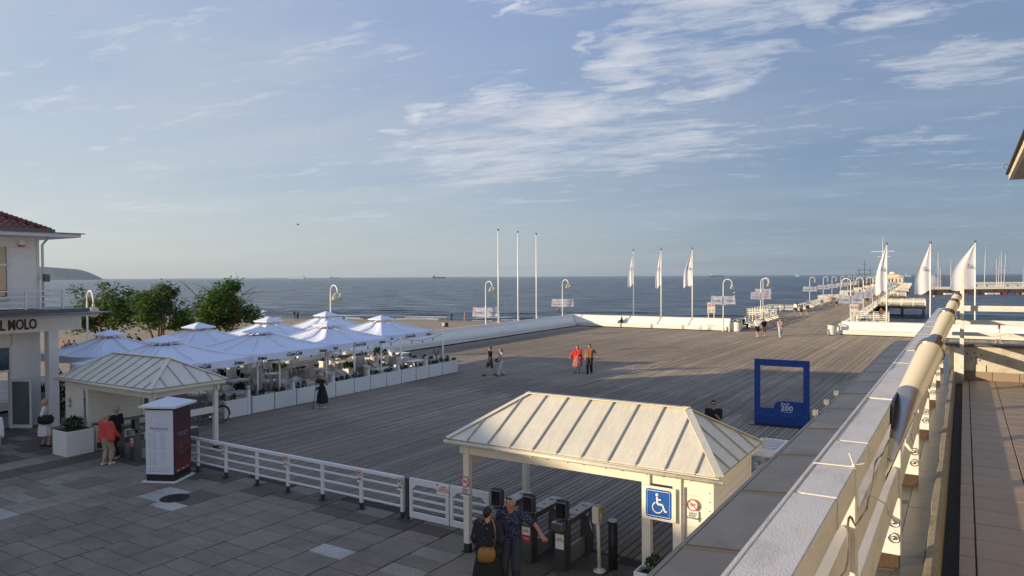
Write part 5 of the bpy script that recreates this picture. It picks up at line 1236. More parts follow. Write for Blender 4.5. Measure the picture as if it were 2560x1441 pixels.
# ================================================================ the two entrance canopies; local X = v, local Y = u
def kiosk(label, o, L_, W_, ze, zr, hipL, hipR, seamsF):
    """o: world place of the front left eave corner; roof runs L_ to the right and W_ back."""
    rt = thing('entrance_canopy', label, 'canopy', o, RZA)
    mid = W_/2; th = .03
    def zz(y): return ze+(zr-ze)*(y/mid)
    EL, ER = Vector((0, 0, ze)), Vector((L_, 0, ze)); RL, RR_ = Vector((hipL, mid, zr)), Vector((L_-hipR, mid, zr)); BL, BR = Vector((0, W_, ze)), Vector((L_, W_, ze))
    roof = MB(); ins = .012
    roof.add([EL, ER, BR, BL, RL, RR_], [(3, 2, 1, 0)]); 
    core = MB(); dn = Vector((0, 0, -.03)); core.add([EL+dn, ER+dn, BR+dn, BL+dn, RL+dn, RR_+dn], [(3, 2, 1, 0), (0, 1, 5, 4), (1, 2, 5), (2, 3, 4, 5), (3, 0, 4)]); ro = core.build('roof', seam, rt)
    def clip(poly, ax, lo, hi):
        for side, lim in ((1, lo), (-1, hi)):
            out = []
            for i in range(len(poly)):
                a, c = poly[i], poly[(i+1) % len(poly)]; da, dc = side*(a[ax]-lim), side*(c[ax]-lim)
                if da >= 0: out.append(a)
                if (da > 0) != (dc > 0) and abs(da-dc) > 1e-9: out.append(a.lerp(c, da/(da-dc)))
            poly = out
            if len(poly) < 3: return None
        return poly
    def slope(poly, ax, cuts, back=False):
        for a, c in zip(cuts[:-1], cuts[1:]):
            q = clip(poly, ax, a+.010, c-.010)
            if q and len(q) >= 3:
                cc = sum(q, Vector())/len(q)
                q2 = [p+(cc-p)*0 for p in q]
                b = MB(); b.slab(q2, th); b.build('roof_panel', roofmetal, ro, .003)
        nn = (poly[1]-poly[0]).cross(poly[2]-poly[0]).normalized()
        for c in cuts[1:-1]:
            q = clip(poly, ax, c-.001, c+.001)
            if q:
                q.sort(key=lambda p: p.z); p0, p1 = q[0], q[-1]
                if (p1-p0).length > .15: b = MB(); b.beam(p0+nn*.012, p1+nn*.012, .022, .04, nn); b.build('standing_seam', mat('seam_cream', (.33, .33, .30), .5, .1), ro)
    slope([EL, ER, RR_, RL], 0, seamsF)
    slope([BR, BL, RL, RR_], 0, seamsF)
    ys = [0, W_*.2, W_*.4, W_*.6, W_*.8, W_]
    slope([ER, BR, RR_], 1, ys); slope([BL, EL, RL], 1, ys)
    for p, q, u_ in ((EL, RL, 1), (ER, RR_, 1), (BL, RL, 1), (BR, RR_, 1), (RL, RR_, 1)):
        b = MB(); d = (q-p).normalized(); n_ = d.cross(Vector((0, 0, 1)));
        b.beam(p+Vector((0, 0, .022))-d*.03, q+Vector((0, 0, .022))+d*.03, .15, .018); b.build('ridge_cap', roofmetal, ro, .003)
    for i in range(9):
        pass
    # fascia, gutter, brackets
    b = MB(); e = .03
    b.box((L_/2, e, ze-.075), (L_-.02, .03, .10)); b.box((L_/2, W_-e, ze-.075), (L_-.02, .03, .10)); b.box((e, W_/2, ze-.075), (.03, W_-.1, .10)); b.box((L_-e, W_/2, ze-.075), (.03, W_-.1, .10)); b.build('fascia', roofmetal, rt, .003)
    b = MB(); b.tube([(-.08, -.03, ze-.075), (L_+.08, -.03, ze-.085)], .042, 10); b.build('gutter', roofmetal, rt)
    for k in range(7): b = MB(); b.box((.5+k*(L_-1)/6, -.03, ze-.12), (.02, .10, .035)); b.build('gutter_bracket', roofmetal, rt)
    b = MB(); b.box((L_/2, W_/2, ze-.14), (L_-.1, W_-.1, .015)); b.build('ceiling', white, rt)
    return rt
kw = mat('kiosk_white_paint', (.70, .68, .61), .45, .05, 2, .08, 30, dirt=.12, dirtcol=(.45, .42, .36))
footm = mat('dark_foot_plate', (.055, .055, .06), .5, .2, 9, metal=.5)
def kpost(rt, x, y, h, w_=.14, z0=.18, foot=True):
    b = MB(); b.box((x, y, (h+z0)/2), (w_, w_, h-z0)); b.build('post', kw, rt, .006)
    if foot: b = MB(); b.box((x, y, z0/2), (w_*.9, w_*.9, z0)); b.box((x, y, .008), (w_*1.5, w_*1.5, .016)); b.build('post_foot', footm, rt)
sm = [0, .52, 1.04, 1.58, 2.11, 2.65, 3.19, 3.74, 4.29, 4.85, 5.40, 5.75]
oR = A(12.19, -9.35)
kr = kiosk('cream canopy with hipped sheet metal roof over the right turnstiles, its upper half sunlit', oR, 5.82, 3.05, 2.45, 3.28, 1.12, 1.08, sm)
X = lambda v: v+9.35; Y_ = lambda u: u-12.19
ZB = 2.31
kpost(kr, .34, .24, ZB); kpost(kr, .30, 2.72, ZB); kpost(kr, X(-4.93), .24, ZB, .16); kpost(kr, X(-4.36)+.02, .24, ZB, .16, .02, False); kpost(kr, X(-3.75), .24, ZB, .15, .02, False); kpost(kr, X(-3.75), 2.72, ZB, .14)
b = MB(); b.box((2.9, .24, 2.20), (5.5, .06, .20)); b.box((2.9, 2.72, 2.20), (5.5, .06, .20)); b.box((.30, 1.5, 2.20), (.06, 2.4, .20)); b.box((5.6, 1.5, 2.20), (.06, 2.4, .20)); b.build('beam', kw, kr, .004)
b = MB(); b.box((.30, 1.5, 1.98), (.05, 2.4, .20)); b.build('side_board', kw, kr, .004)
for k in range(11):
    b = MB(); b.box((X(-4.04), .22, .10+.19*k+.09), (.50, .03, .186)); b.build('wall_board', kw, kr, .003)
for k in range(13):
    b = MB(); b.box((X(-3.72), 1.48, .03+.165*k+.08), (.03, 2.36, .160)); b.build('side_wall_board', kw, kr, .003)
b = MB(); b.box((X(-4.30)+.10, .195, 1.12), (.03, .03, 2.02)); b.build('conduit', steel, kr)
for k in range(9):
    b = MB(); b.ball((X(-3.75), .155, 2.1-.16*k), .011, 8, 4); b.ball((.34, .16, 2.1-.16*k), .010, 8, 4); b.build('bolt', steel, kr)
nob = mat('bike_ring_red', (.55, .03, .02), .45)
def bike_icon(c, s, parent, m_=None, z=.0):                # tiny bicycle drawn in wire, front on
    b = MB(); X0, Y0, Z0 = c; m_ = m_ or textdark
    for sx in (-1, 1): b.tube([(X0+sx*.30*s+.17*s*math.cos(a), Y0, Z0-.08*s+.17*s*math.sin(a)) for a in [2*math.pi*k/16 for k in range(17)]], .018*s, 4)
    for p, q in (((-.30, -.08), (-.12, .14)), ((-.12, .14), (.16, .12)), ((.16, .12), (0, -.08)), ((0, -.08), (-.12, .14)), ((-.30, -.08), (0, -.08)), ((.30, -.08), (.16, .18)), ((.16, .18), (.24, .20)), ((-.16, .16), (-.06, .16))):
        b.tube([(X0+p[0]*s, Y0, Z0+p[1]*s), (X0+q[0]*s, Y0, Z0+q[1]*s)], .02*s, 4)
    return b.build('bicycle_symbol', m_, parent)
def nobike_sign(label, loc, rz, s=1.0, text='ZAKAZ\nJAZDY\nROWEREM', tcol=None, group='prohibition signs', plate=True, icon='bike'):
    rt = thing('prohibition_sign', label, 'sign', loc, rz, group)
    r = .085*s; b = MB(); n = 28
    b.prism([(r*1.06*math.cos(2*math.pi*k/n), r*1.06*math.sin(2*math.pi*k/n)) for k in range(n)], 0, .006); o = b.build('disc', signwhite, rt); o.rotation_euler = (math.pi/2, 0, 0)
    b = MB(); b.tube([(r*.95*math.cos(a), -.009, r*.95*math.sin(a)) for a in [2*math.pi*k/28 for k in range(29)]], .009*s, 6); b.tube([(-r*.65, -.010, r*.65), (r*.65, -.010, -r*.65)], .006*s, 4); b.build('red_ring', nob, rt)
    if icon == 'bike': bike_icon((0, -.008, 0), r*1.75, rt)
    else:
        b = MB(); b.box((-.2*r, -.008, -.1*r), (.55*r, .002, .6*r)); b.box((.25*r, -.008, .25*r), (.5*r, .002, .35*r)); b.tube([(.1*r, -.009, .0), (.5*r, -.009, -.5*r)], .06*r, 4); b.build('symbol', textdark, rt)
    if plate:
        b = MB(); b.box((0, -.002, -r-.075*s), (.165*s, .004, .155*s)); b.build('plate', signwhite, rt)
        put('lettering', lett(text, .038*s, textdark if tcol is None else tcol, line=.95, bold=.001), facing((0, -.006, -r-.075*s), (1, 0, 0), (0, 0, 1)), rt)
    return rt
nobike_sign('round ZAKAZ JAZDY ROWEREM sign on the white panel right of the wheelchair sign', A(12.36, -4.05, 1.84), RZA, 1.2)
nobike_sign('round no cycling sign on the front left post of the right canopy', A(12.34, -9.01, 1.52), RZA, 1.35)
ws = thing('wheelchair_sign', 'blue square wheelchair access sign on a white board between canopy posts', 'sign', A(12.30, -4.66, 1.78), RZA)
ws.scale = (.90, 1, .93)
b = MB(); b.box((0, 0, 0), (.72, .02, .66)); b.build('board', kw, ws, .004)
def rrect(w_, h_, r, y0, y1, m_, nm, par):
    b = MB(); pts = []
    for cx, cz, a0 in ((w_/2-r, h_/2-r, 0), (-w_/2+r, h_/2-r, 90), (-w_/2+r, -h_/2+r, 180), (w_/2-r, -h_/2+r, 270)):
        pts += [(cx+r*math.cos(R(a0+k*15)), cz+r*math.sin(R(a0+k*15))) for k in range(7)]
    b.prism(pts, -y1, -y0); o = b.build(nm, m_, par); o.rotation_euler = (math.pi/2, 0, 0); return o
rrect(.54, .56, .06, -.014, -.010, blue, 'blue_panel', ws).location = (0, 0, 0)
b = MB(); P2 = lambda x, z: (x, -.018, z)
rr_ = [(.235, .245), (-.235, .245), (-.235, -.245), (.235, -.245), (.235, .245)]
for p, q in zip(rr_[:-1], rr_[1:]): b.beam(P2(*p), P2(*q), .004, .009)
b.ball((-.03, -.018, .17), .032, 12, 6, (1, .2, 1))
for p, q, w_ in (((-.03, .13), (-.025, .0), .035), ((-.025, .085), (.05, .08), .028), ((-.025, -.005), (.085, -.01), .035), ((.085, -.01), (.135, -.14), .03), ((.135, -.14), (.175, -.125), .028)): b.beam(P2(*p), P2(*q), .004, w_)
b.tube([P2(-.015+.105*math.cos(a), -.075+.105*math.sin(a)) for a in [R(115)+R(235)*k/16 for k in range(17)]], .013, 6)
b.build('wheelchair_symbol', signwhite, ws)
# ---- left canopy, all in shade
oL = A(12.75, -27.15)
kl = kiosk('pale canopy with hipped sheet metal roof on the left, wholly in shade beside the hotel', oL, 5.75, 2.75, 2.45, 3.22, 1.15, 1.15, sm[:-1]+[5.68])
kpost(kl, 1.66, .24, ZB, .13, .02, False); kpost(kl, 5.45, .24, ZB, .14); kpost(kl, 5.45, 2.5, ZB, .14); kpost(kl, .30, 2.5, ZB)
b = MB(); b.box((2.9, .24, 2.20), (5.5, .06, .20)); b.box((2.9, 2.5, 2.20), (5.5, .06, .20)); b.box((.30, 1.4, 2.20), (.06, 2.2, .20)); b.box((5.45, 1.4, 2.20), (.06, 2.2, .20)); b.box((5.45, 1.4, 1.42), (.05, 2.2, .22)); b.build('beam', kw, kl, .004)
for k in range(6): b = MB(); b.box((.28+.2*k, .22, 1.16), (.196, .04, 2.28)); b.build('pillar_board', kw, kl, .003)
for k in range(9): b = MB(); b.box((1.70, 1.18, .98+.148*k), (.03, 1.75, .145)); b.build('side_wall_board', kw, kl, .003)
for k in range(13): b = MB(); b.box((1.0, 2.5, .03+.17*k+.08), (1.3, .03, .165)); b.build('back_wall_board', kw, kl, .003)
b = MB(); b.box((1.70, 2.12, 1.1), (.09, .09, 2.3)); b.box((1.70, 2.46, 1.1), (.09, .09, 2.3)); b.box((1.70, 2.29, .55), (.05, .3, 1.1)); b.build('window_post', kw, kl)
b = MB(); b.box((1.70, 2.29, 1.6), (.02, .26, 1.0)); b.build('window', glass, kl)
ct = thing('counter', 'white panelled serving counter with a dark shelf inside the left canopy', 'counter', A(12.75+1.2, -27.15+1.80), RZA)
b = MB(); b.box((0, 0, .44), (.22, 1.7, .88)); b.build('body', kw, ct); b = MB(); b.box((.03, 0, .90), (.34, 1.8, .035)); b.build('top', darksteel, ct)
for k in range(4): b = MB(); b.box((.118, -.62+.42*k, .56), (.02, .39, .50)); b.build('panel', kw, ct, .003)
b = MB(); b.box((.12, 0, .15), (.02, 1.66, .22)); b.build('plinth', darksteel, ct)
tp9 = thing('bottle', 'small dark bottle standing on the counter inside the left canopy', 'bottle', A(12.75+.75, -27.15+1.86, .918), 0); b = MB(); b.lathe([(.035, 0), (.035, .14), (.014, .19), (.014, .24)], (0, 0, 0), 12); b.build('glass', black, tp9)
nobike_sign('small round no cycling sign on the broad left pillar of the left canopy', A(12.93, -26.62, 1.62), RZA, 1.1)
sg = thing('flower_box', 'large square white planter with low dark shrubs in front of the left canopy', 'planter', G(168, 1139)+Vector((0, .35, 0)), RZA)
b = MB(); b.prism([(-.45, -.45), (.45, -.45), (.45, .45), (-.45, .45)], 0, .82); b.build('box', white, sg, .01); b = MB(); b.box((0, 0, .823), (.8, .8, .01)); b.build('soil', soil, sg)
bushy('shrub', sg, (-.15, .1, .98), .28, .25, .18, 260, leafd, .10, 5); bushy('shrub', sg, (.25, -.1, .95), .18, .2, .16, 160, leafd, .09, 6)
# ---- fence between the canopies; local X = v, local Y = u
fw = mat('fence_white_enamel', (.66, .68, .72), .35, .05, 2, .05, 30)
UF = 13.27
fpx = [468, 490, 560, 638, 715, 802, 899, 1002]
def vat(px):                                               # v on the fence line seen at this column
    t_ = (px-1280)/1790; return UF*(t_*math.cos(AA)-math.sin(AA))/(math.cos(AA)+t_*math.sin(AA))
fn = thing('entrance_fence', 'white metal fence with four rails between the advertising pillar and the double gate', 'fence', A(UF, 0), RZA)
vs_ = [vat(p) for p in fpx]; vs_[0] = vs_[1]-1.35
b = MB(); b.box(((vs_[0]+vs_[-1])/2, 0, 1.0), (vs_[-1]-vs_[0]+.1, .075, .085)); b.build('top_rail', fw, fn, .006)
for k, v_ in enumerate(vs_[1:] + [vs_[0]]):
    b = MB(); b.box((v_, 0, .57), (.085, .07, .80)); b.build('post', fw, fn, .005)
    b = MB(); b.box((v_, 0, .10), (.08, .065, .20)); b.box((v_, 0, .008), (.20, .16, .016)); [b.box((v_+sx*.07, sy*.05, .025), (.02, .02, .03)) for sx in (-1, 1) for sy in (-1, 1)]; b.build('post_foot', footm, fn)
order = sorted([vs_[0]]+vs_[1:])
for a, c in zip(order[:-1], order[1:]):
    for z in (.78, .54, .30):
        b = MB(); b.box(((a+c)/2, 0, z), (c-a-.085, .04, .045)); b.build('rail', fw, fn, .004)
for px, txt_, lb in ((557, '', 'small no food sign on the fence post nearest the advertising pillar'), (713, '', 'small no food sign on the middle fence post'), (897, '', 'small no food sign on the fence post second from the gate'), (999, 'ring', 'small round prohibition sign with red ring on the fence post beside the gate')):
    nobike_sign(lb, A(UF-.045, vat(px), .93), RZA, .95, 'ZAKAZ\nWSTEPU', group='prohibition signs on the fence', icon='food')
pp_ = thing('gate_post', 'dark steel post between the fence end and the double gate', 'post', A(UF, vat(1015)), RZA); b = MB(); b.box((0, 0, .52), (.09, .09, 1.04)); b.box((0, 0, .01), (.22, .22, .02)); b.build('shaft', darksteel, pp_, .004)
def gate(label, va, vc, mir):
    rt = thing('gate', label, 'gate', A(UF-.02, va), RZA, 'double gate leaves'); w_ = vc-va
    b = MB(); b.box((w_/2, 0, .98), (w_, .05, .15)); b.box((w_/2, 0, .17), (w_, .05, .14)); b.box((.045, 0, .575), (.09, .048, .67)); b.box((w_-.045, 0, .575), (.09, .048, .67)); 
    for x_, s_ in ((.09, 1), (w_-.09, -1)): b.add([(x_, yy, z) for yy in (-.022, .022) for z in (.78, .91)]+[(x_+s_*.13, yy, .91) for yy in (-.022, .022)], [(0, 4, 1), (2, 3, 5), (0, 2, 5, 4)])
    b.build('gate_frame', fw, rt, .004)
    for z in (.74, .56, .38): b = MB(); b.box((w_/2, 0, z), (w_-.18, .03, .05)); b.build('rail', fw, rt, .003)
    return rt
v0, v1, v2 = vat(1022), vat(1122), vat(1222)
gate('left leaf of the white double gate, carrying the red lettered sign', v0, v1-.02, 0); gate('right leaf of the white double gate, partly behind the canopy post', v1+.02, v2, 1)
gs = thing('gate_sign', 'white sign with red letters BRAMA WJAZDOWA NIE ZASTAWIAC at the top of the gate', 'sign', A(UF-.055, vat(1107), .93), RZA)
b = MB(); b.box((0, 0, 0), (.36, .008, .26)); b.build('plate', signwhite, gs); put('lettering', text_mesh('BRAMA\nWJAZDOWA\nNIE ZASTAWIAĆ', .050, red, .001, bold=.001), facing((.03, -.006, 0), (1, 0, 0), (0, 0, 1)), gs)
b = MB(); b.tube([(-.15+.022*math.cos(a), -.007, .085+.022*math.sin(a)) for a in [2*math.pi*k/12 for k in range(13)]], .008, 5); b.build('red_symbol', red, gs)
# ---- turnstiles
def turnstile(label, loc, paper=None, group='turnstiles under the right canopy'):
    rt = thing('turnstile', label, 'turnstile', loc, RZA, group); W_ = .24
    tsm = mat('turnstile_steel', (.20, .20, .205), .33, .14, 6, .1, 60, metal=.85)
    b = MB(); b.box((0, .13, .46), (W_, .26, .92)); b.build('front_pillar', tsm, rt, .012, 2)
    b = MB(); b.box((0, 1.22, .46), (W_*.9, .22, .92)); b.build('rear_pillar', tsm, rt, .01)
    b = MB(); b.box((0, .73, .955), (W_+.03, 1.20, .12)); b.build('top_beam', tsm, rt, .01)
    b = MB(); b.box((0, .80, 1.018), (W_+.05, 1.06, .012)); b.build('lid', mat('brushed_lid', (.62, .63, .65), .4, .05, 3), rt, .003)
    b = MB(); b.box((.0, .67, .20), (.03, .86, .36)); b.build('lower_panel', mat('panel_steel', (.35, .36, .37), .45, .05, metal=.6), rt)
    b = MB(); b.box((0, -.05, .93), (W_*1.02, .16, .16)); b.build('card_slot', steel, rt, .008)
    hd = MB(); n = 6; prof = [(-.075, 1.03), (.075, 1.03), (.075, 1.36)]+[(.075-.15*k/n, 1.36+.045*math.sin(math.pi*k/n)) for k in range(1, n)]+[(-.075, 1.36)]
    vs = [(x, y+.12, z) for x in (-W_/2, W_/2) for y, z in prof]; m_ = len(prof)
    hd.add(vs, [tuple(range(m_))[::-1], tuple(range(m_, 2*m_))]+[(i, (i+1) % m_, m_+(i+1) % m_, m_+i) for i in range(m_)]); hd.build('reader_head', tsm, rt, .004)
    b = MB(); b.box((0, .040, 1.20), (W_*.84, .012, .30)); b.build('screen', screen, rt, .003)
    for sx in (-.04, .04): b = MB(); b.box((sx, .033, 1.12), (.022, .004, .03)); b.build('indicator', mat('dim_red_indicator', (.12, .03, .025), .4), rt)
    b = MB(); b.ball((.14, .95, .90), .05, 12, 8); 
    b.tube([(.16, .95, .90), (.68, .93, .86)], .017, 8); b.tube([(.16, .95, .88), (.33, .88, .48)], .017, 8); b.build('tripod_arm', steel, rt)
    put('lettering', lett('WARTO\nBYĆ', .07, navy, bold=.001), facing((0, .42, 1.0255), (1, 0, 0), (0, 1, 0)), rt)
    put('lettering', lett('SOPOT\nMOLO', .045, red, bold=.001), facing((0, 1.1, 1.0255), (1, 0, 0), (0, 1, 0)), rt)
    b = MB(); b.lathe([(.028, 0), (.028, .004)], (0, .75, 1.025), 14); b.build('round_mark', textdark, rt)
    if paper:
        b = MB(); b.box((0, -.006, .60), (.19, .004, .30)); b.build('notice', signwhite, rt)
        if paper == 'bike': bike_icon((0, -.010, .64), .17, rt)
        else:
            b = MB(); b.box((0, -.009, .52), (.19, .004, .14)); b.build('red_panel', red, rt); bike_icon((.0, -.010, .67), .16, rt)
            put('lettering', lett('ZAKAZ JAZDY\nROWEREM', .026, signwhite), facing((0, -.0125, .52), (1, 0, 0), (0, 0, 1)), rt)
    return rt
turnstile('steel turnstile hidden mostly behind the standing couple, nearest the gate', A(12.52, -8.38))
turnstile('middle steel turnstile with a red and white notice on its front', A(12.52, -7.60), 'red')
turnstile('steel turnstile nearest the reader pole, with a white bicycle notice', A(12.52, -6.82), 'bike')
turnstile('dark turnstile inside the left canopy behind the two women', A(12.9, -23.7), None, 'turnstiles under the left canopy')
turnstile('dark turnstile with red and white notice beside the advertising pillar', A(12.9, -22.7), 'red', 'turnstiles under the left canopy')
tb_ = thing('barrier_cabinet', 'low steel cabinet on the deck behind the advertising pillar', 'cabinet', G(480, 1112), RZA); b = MB(); b.box((0, 0, .30), (.24, .4, .60)); b.build('body', darksteel, tb_, .01); b = MB(); b.box((0, 0, .61), (.26, .42, .02)); b.build('lid', MATS['brushed_lid'], tb_)
rp = thing('reader_pole', 'leaning white pole with a yellow card reader box beside the turnstile', 'reader pole', A(12.95, -6.15), RZA)
b = MB(); b.tube([(0, 0, .02), (-.03, .01, .8), (-.06, .02, 1.0)], .038, 12); b.build('pole', kw, rp); b = MB(); b.lathe([(.13, 0), (.13, .015), (.06, .02), (.05, .06)], (0, 0, 0), 20); b.build('base_flange', kw, rp)
b = MB(); b.box((-.06, .02, 1.13), (.14, .20, .34)); b.build('reader_box', kw, rp, .012, 2); b = MB(); b.box((.014, .02, 1.13), (.008, .16, .27)); b.build('yellow_label', mat('old_yellow', (.50, .36, .08), .6, .2, 20, dirt=.4), rp); b = MB(); b.box((.020, .02, 1.10), (.006, .07, .12)); b.build('slot', signwhite, rp)
bo = thing('bollard', 'dark ribbed cylindrical bollard with a pale top right of the reader pole', 'bollard', A(13.22, -5.98), RZA)
b = MB(); n = 32; b.lathe([(.085, 0), (.085, .96)], (0, 0, 0), 32); b.build('body', mat('dark_ribbed', (.03, .03, .033), .4, .1), bo)
for k in range(16): a = 2*math.pi*k/16; b = MB(); b.box((.086*math.cos(a), .086*math.sin(a), .48), (.008, .012, .95), a); b.build('rib', MATS['dark_ribbed'], bo)
b = MB(); b.lathe([(.092, .955), (.092, .985), (.001, .985)], (0, 0, 0), 24); b.build('cap', mat('pale_cap', (.6, .62, .66), .4), bo)
pb2 = thing('flower_box', 'white planter box with a small dark shrub at the foot of the right canopy opening', 'planter', A(12.15, -4.72), RZA)
b = MB(); w2 = .5
for c_, d_ in (((0, -.2, .3), (.56, .03, .6)), ((0, .2, .3), (.56, .03, .6)), ((-.265, 0, .3), (.03, .37, .6)), ((.265, 0, .3), (.03, .37, .6))): b.box(c_, d_)
b.build('box', white, pb2, .004); b = MB(); b.box((0, 0, .5), (.5, .37, .02)); b.build('soil', soil, pb2); bushy('shrub', pb2, (.05, .02, .66), .17, .13, .19, 220, leafd, .07, 9)
# ---- slatted enclosure behind the canopy
en = thing('slatted_enclosure', 'white framed enclosure with slatted sides and top beside the canopy', 'enclosure', A(16.3, -4.05), RZA)
grw = mat('greyed_white_timber', (.42, .42, .41), .7, .15, 4, .3, 40, dirt=.5, dirtcol=(.2, .18, .15))
for x_ in (0, 2.2):
    for y_ in (0, 1.25): b = MB(); b.box((x_, y_, .98), (.10, .10, 1.96)); b.build('post', grw, en)
b = MB(); b.box((1.1, 0, 1.96), (2.3, .06, .14)); b.box((1.1, 1.25, 1.96), (2.3, .06, .14)); b.box((0, .62, 1.96), (.06, 1.3, .14)); b.box((2.2, .62, 1.96), (.06, 1.3, .14)); b.box((1.1, .62, 1.99), (.06, 1.2, .06)); b.box((.55, .62, 1.99), (.05, 1.2, .05)); b.box((1.65, .62, 1.99), (.05, 1.2, .05)); b.build('frame', white, en, .004)
for k in range(5): b = MB(); b.box((1.1, .12+.25*k, 1.95), (2.2, .05, .05)); b.build('top_slat', white, en)
for k in range(9): b = MB(); b.box((1.1, -.03, .12+.2*k), (2.2, .025, .13)); b.build('slat', grw, en)
for k in range(9): b = MB(); b.box((-.03, .62, .12+.2*k), (.025, 1.3, .13)); b.build('slat', grw, en)
f2 = thing('slatted_screen', 'short grey white slatted screen joining the canopy wall to the enclosure', 'fence', A(15.0, -3.72), RZA)
for k in range(9): b = MB(); b.box((0, .62, .12+.2*k), (.03, 1.2, .14)); b.build('slat', grw, f2)
for y_ in (.05, .62, 1.2): b = MB(); b.box((-.03, y_, .95), (.07, .09, 1.9)); b.build('post', grw, f2)
# ---- advertising pillar
ap = thing('advertising_pillar', 'square advertising pillar headed Dni Kurortu with a red concert poster on its right side', 'advertising pillar', G(365, 1205), -.02)
pw, pd = .82, .80; rot = 0
vr = (G(466, 1192)-G(437, 1207)).normalized(); ang = math.atan2(vr.y, vr.x)
e1 = (G(437, 1207)-G(366, 1205)); ap.rotation_euler = (0, 0, math.atan2(e1.y, e1.x)); pw = e1.length
b = MB(); b.box((pw/2, pw/2, 1.08), (pw-.02, pw-.02, 2.14)); b.build('body', black, ap); b = MB(); b.box((pw/2, pw/2, .015), (pw+.16, pw+.16, .03)); b.build('base_plate', white, ap)
b = MB(); e = .13; b.add([(-e, -e, 2.16), (pw+e, -e, 2.16), (pw+e, pw+e, 2.16), (-e, pw+e, 2.16), (-e, -e, 2.22), (pw+e, -e, 2.22), (pw+e, pw+e, 2.22), (-e, pw+e, 2.22), (pw/2, pw/2, 2.42)], [(3, 2, 1, 0), (0, 1, 5, 4), (1, 2, 6, 5), (2, 3, 7, 6), (3, 0, 4, 7), (4, 5, 8), (5, 6, 8), (6, 7, 8), (7, 4, 8)]); b.build('cap', mat('pale_cap_roof', (.62, .66, .70), .45, .05), ap)
b = MB(); b.box((pw/2, -.006, 1.16), (pw-.03, .012, 1.86)); b.build('poster', mat('pale_poster', (.58, .62, .70), .5, .03), ap)
ft = lambda s, x, z, sz, m_=navy, al='CENTER', bo=0: put('lettering', text_mesh(s, sz, m_, .0006, align=al, bold=bo), facing((x, -.0135, z), (1, 0, 0), (0, 0, 1)), ap)
ft('Dni Kurortu', pw/2, 1.555, .112, navy, bo=.002); ft('Sopot, 24 maja - 1 czerwca', pw/2, 1.49, .036)
palep = mat('pale_blue_print', (.36, .42, .56), .6)
b = MB()
for k in range(7): b.beam((pw/2-.08+.027*k, -.0135, 1.64), (pw/2-.08+.027*k, -.0135, 1.73), .002, .004, (1, 0, 0))
b.tube([(pw/2-.10, -.0135, 1.735), (pw/2, -.0135, 1.80), (pw/2+.10, -.0135, 1.735), (pw/2-.10, -.0135, 1.735)], .003, 4); b.beam((pw/2-.1, -.0135, 1.64), (pw/2+.1, -.0135, 1.64), .002, .006)
b.tube([(pw/2+.03*math.cos(a), -.0135, 1.91+.03*math.sin(a)) for a in [2*math.pi*k/14 for k in range(15)]], .003, 4)
rk = random.Random(2)
for sx in (-1, 1):
    for k in range(26):
        x, z = pw/2+sx*rk.uniform(.14, .34), rk.uniform(1.52, 1.88); r = rk.uniform(.012, .03); a0 = rk.uniform(0, 6)
        b.tube([(x+r*math.cos(a0+a), -.0135, z+r*math.sin(a0+a)) for a in [.5*k2 for k2 in range(8)]], .0022, 4)
b.build('drawing', palep, ap)
b = MB(); txl = mat('grey_small_print', (.33, .37, .47), .6)
for cx, w0, zs in ((.10, .10, range(26)), (.215, .16, range(26)), (.46, .20, range(22))):
    for k in zs:
        z = 1.38-.036*k-(.04 if k > 12 else 0); 
        if z < .5: break
        b.box((cx+w0/2*rk.uniform(.75, 1), -.013, z), (w0*rk.uniform(.6, 1), .0015, .010))
b.build('programme_lines', txl, ap)
b = MB(); b.box((pw/2, -.013, .42), (pw*.75, .0015, .004)); [b.box((.14+.1*k, -.013, z), (.06*rk.uniform(.5, 1), .0015, .014)) for k in range(6) for z in (.36, .31)]; b.build('sponsor_marks', navy, ap)
ft('Piątek - Sobota', .19, 1.42, .03, navy); ft('Wystawy', .52, 1.42, .03, navy)
post2 = mat('dark_red_poster', (.055, .012, .022), .45, .2, 2); b = MB(); b.box((pw+.004, pw/2, 1.16), (.012, pw-.03, 1.86)); b.build('poster', post2, ap)
cs2 = mat('concert_light', (.15, .018, .02), .5, .3, 10); cs3 = mat('concert_spark', (.30, .17, .09), .5, .3, 20)
b = MB()
for k in range(7):
    y = .10+.10*k; b.add([(pw+.012, y-.035, 1.0), (pw+.012, y+.035, 1.0), (pw+.012, y+.012*(-1)**k, 1.35+.05*(k % 3))], [(0, 1, 2)])
    b.add([(pw+.012, y-.03, .5), (pw+.012, y+.03, .5), (pw+.012, y+.01, .82)], [(0, 1, 2)])
b.add([(pw+.0115, .03, .25), (pw+.0115, pw-.03, .25), (pw+.0115, pw-.03, .55), (pw+.0115, .03, .50)], [(0, 1, 2, 3)])
b.build('red_beams', cs2, ap)
b = MB(); [b.box((pw+.013, rk.uniform(.06, pw-.06), rk.gauss(.92, .09)), (.001, .016, .03)) for k in range(60)]; b.build('sparkles', cs3, ap)
for s, z, sz in (('KONCERT NA MOLO', 1.38, .055), ('SOPOT 24 MAJA', 1.31, .05)): put('lettering', text_mesh(s, sz, mat('poster_grey', (.45, .42, .5), .6), .0006), facing((pw+.0135, pw/2, z), (0, 1, .0), (0, 0, 1)), ap)
for s, y, z in (('SOPOT', .2, .30), ('MOLO', .45, .31), ('2024', .66, .32)): put('lettering', text_mesh(s, .055, signwhite, .0006, bold=.001), facing((pw+.0135, y, z), (0, 1, 0), (0, 0, 1)), ap)
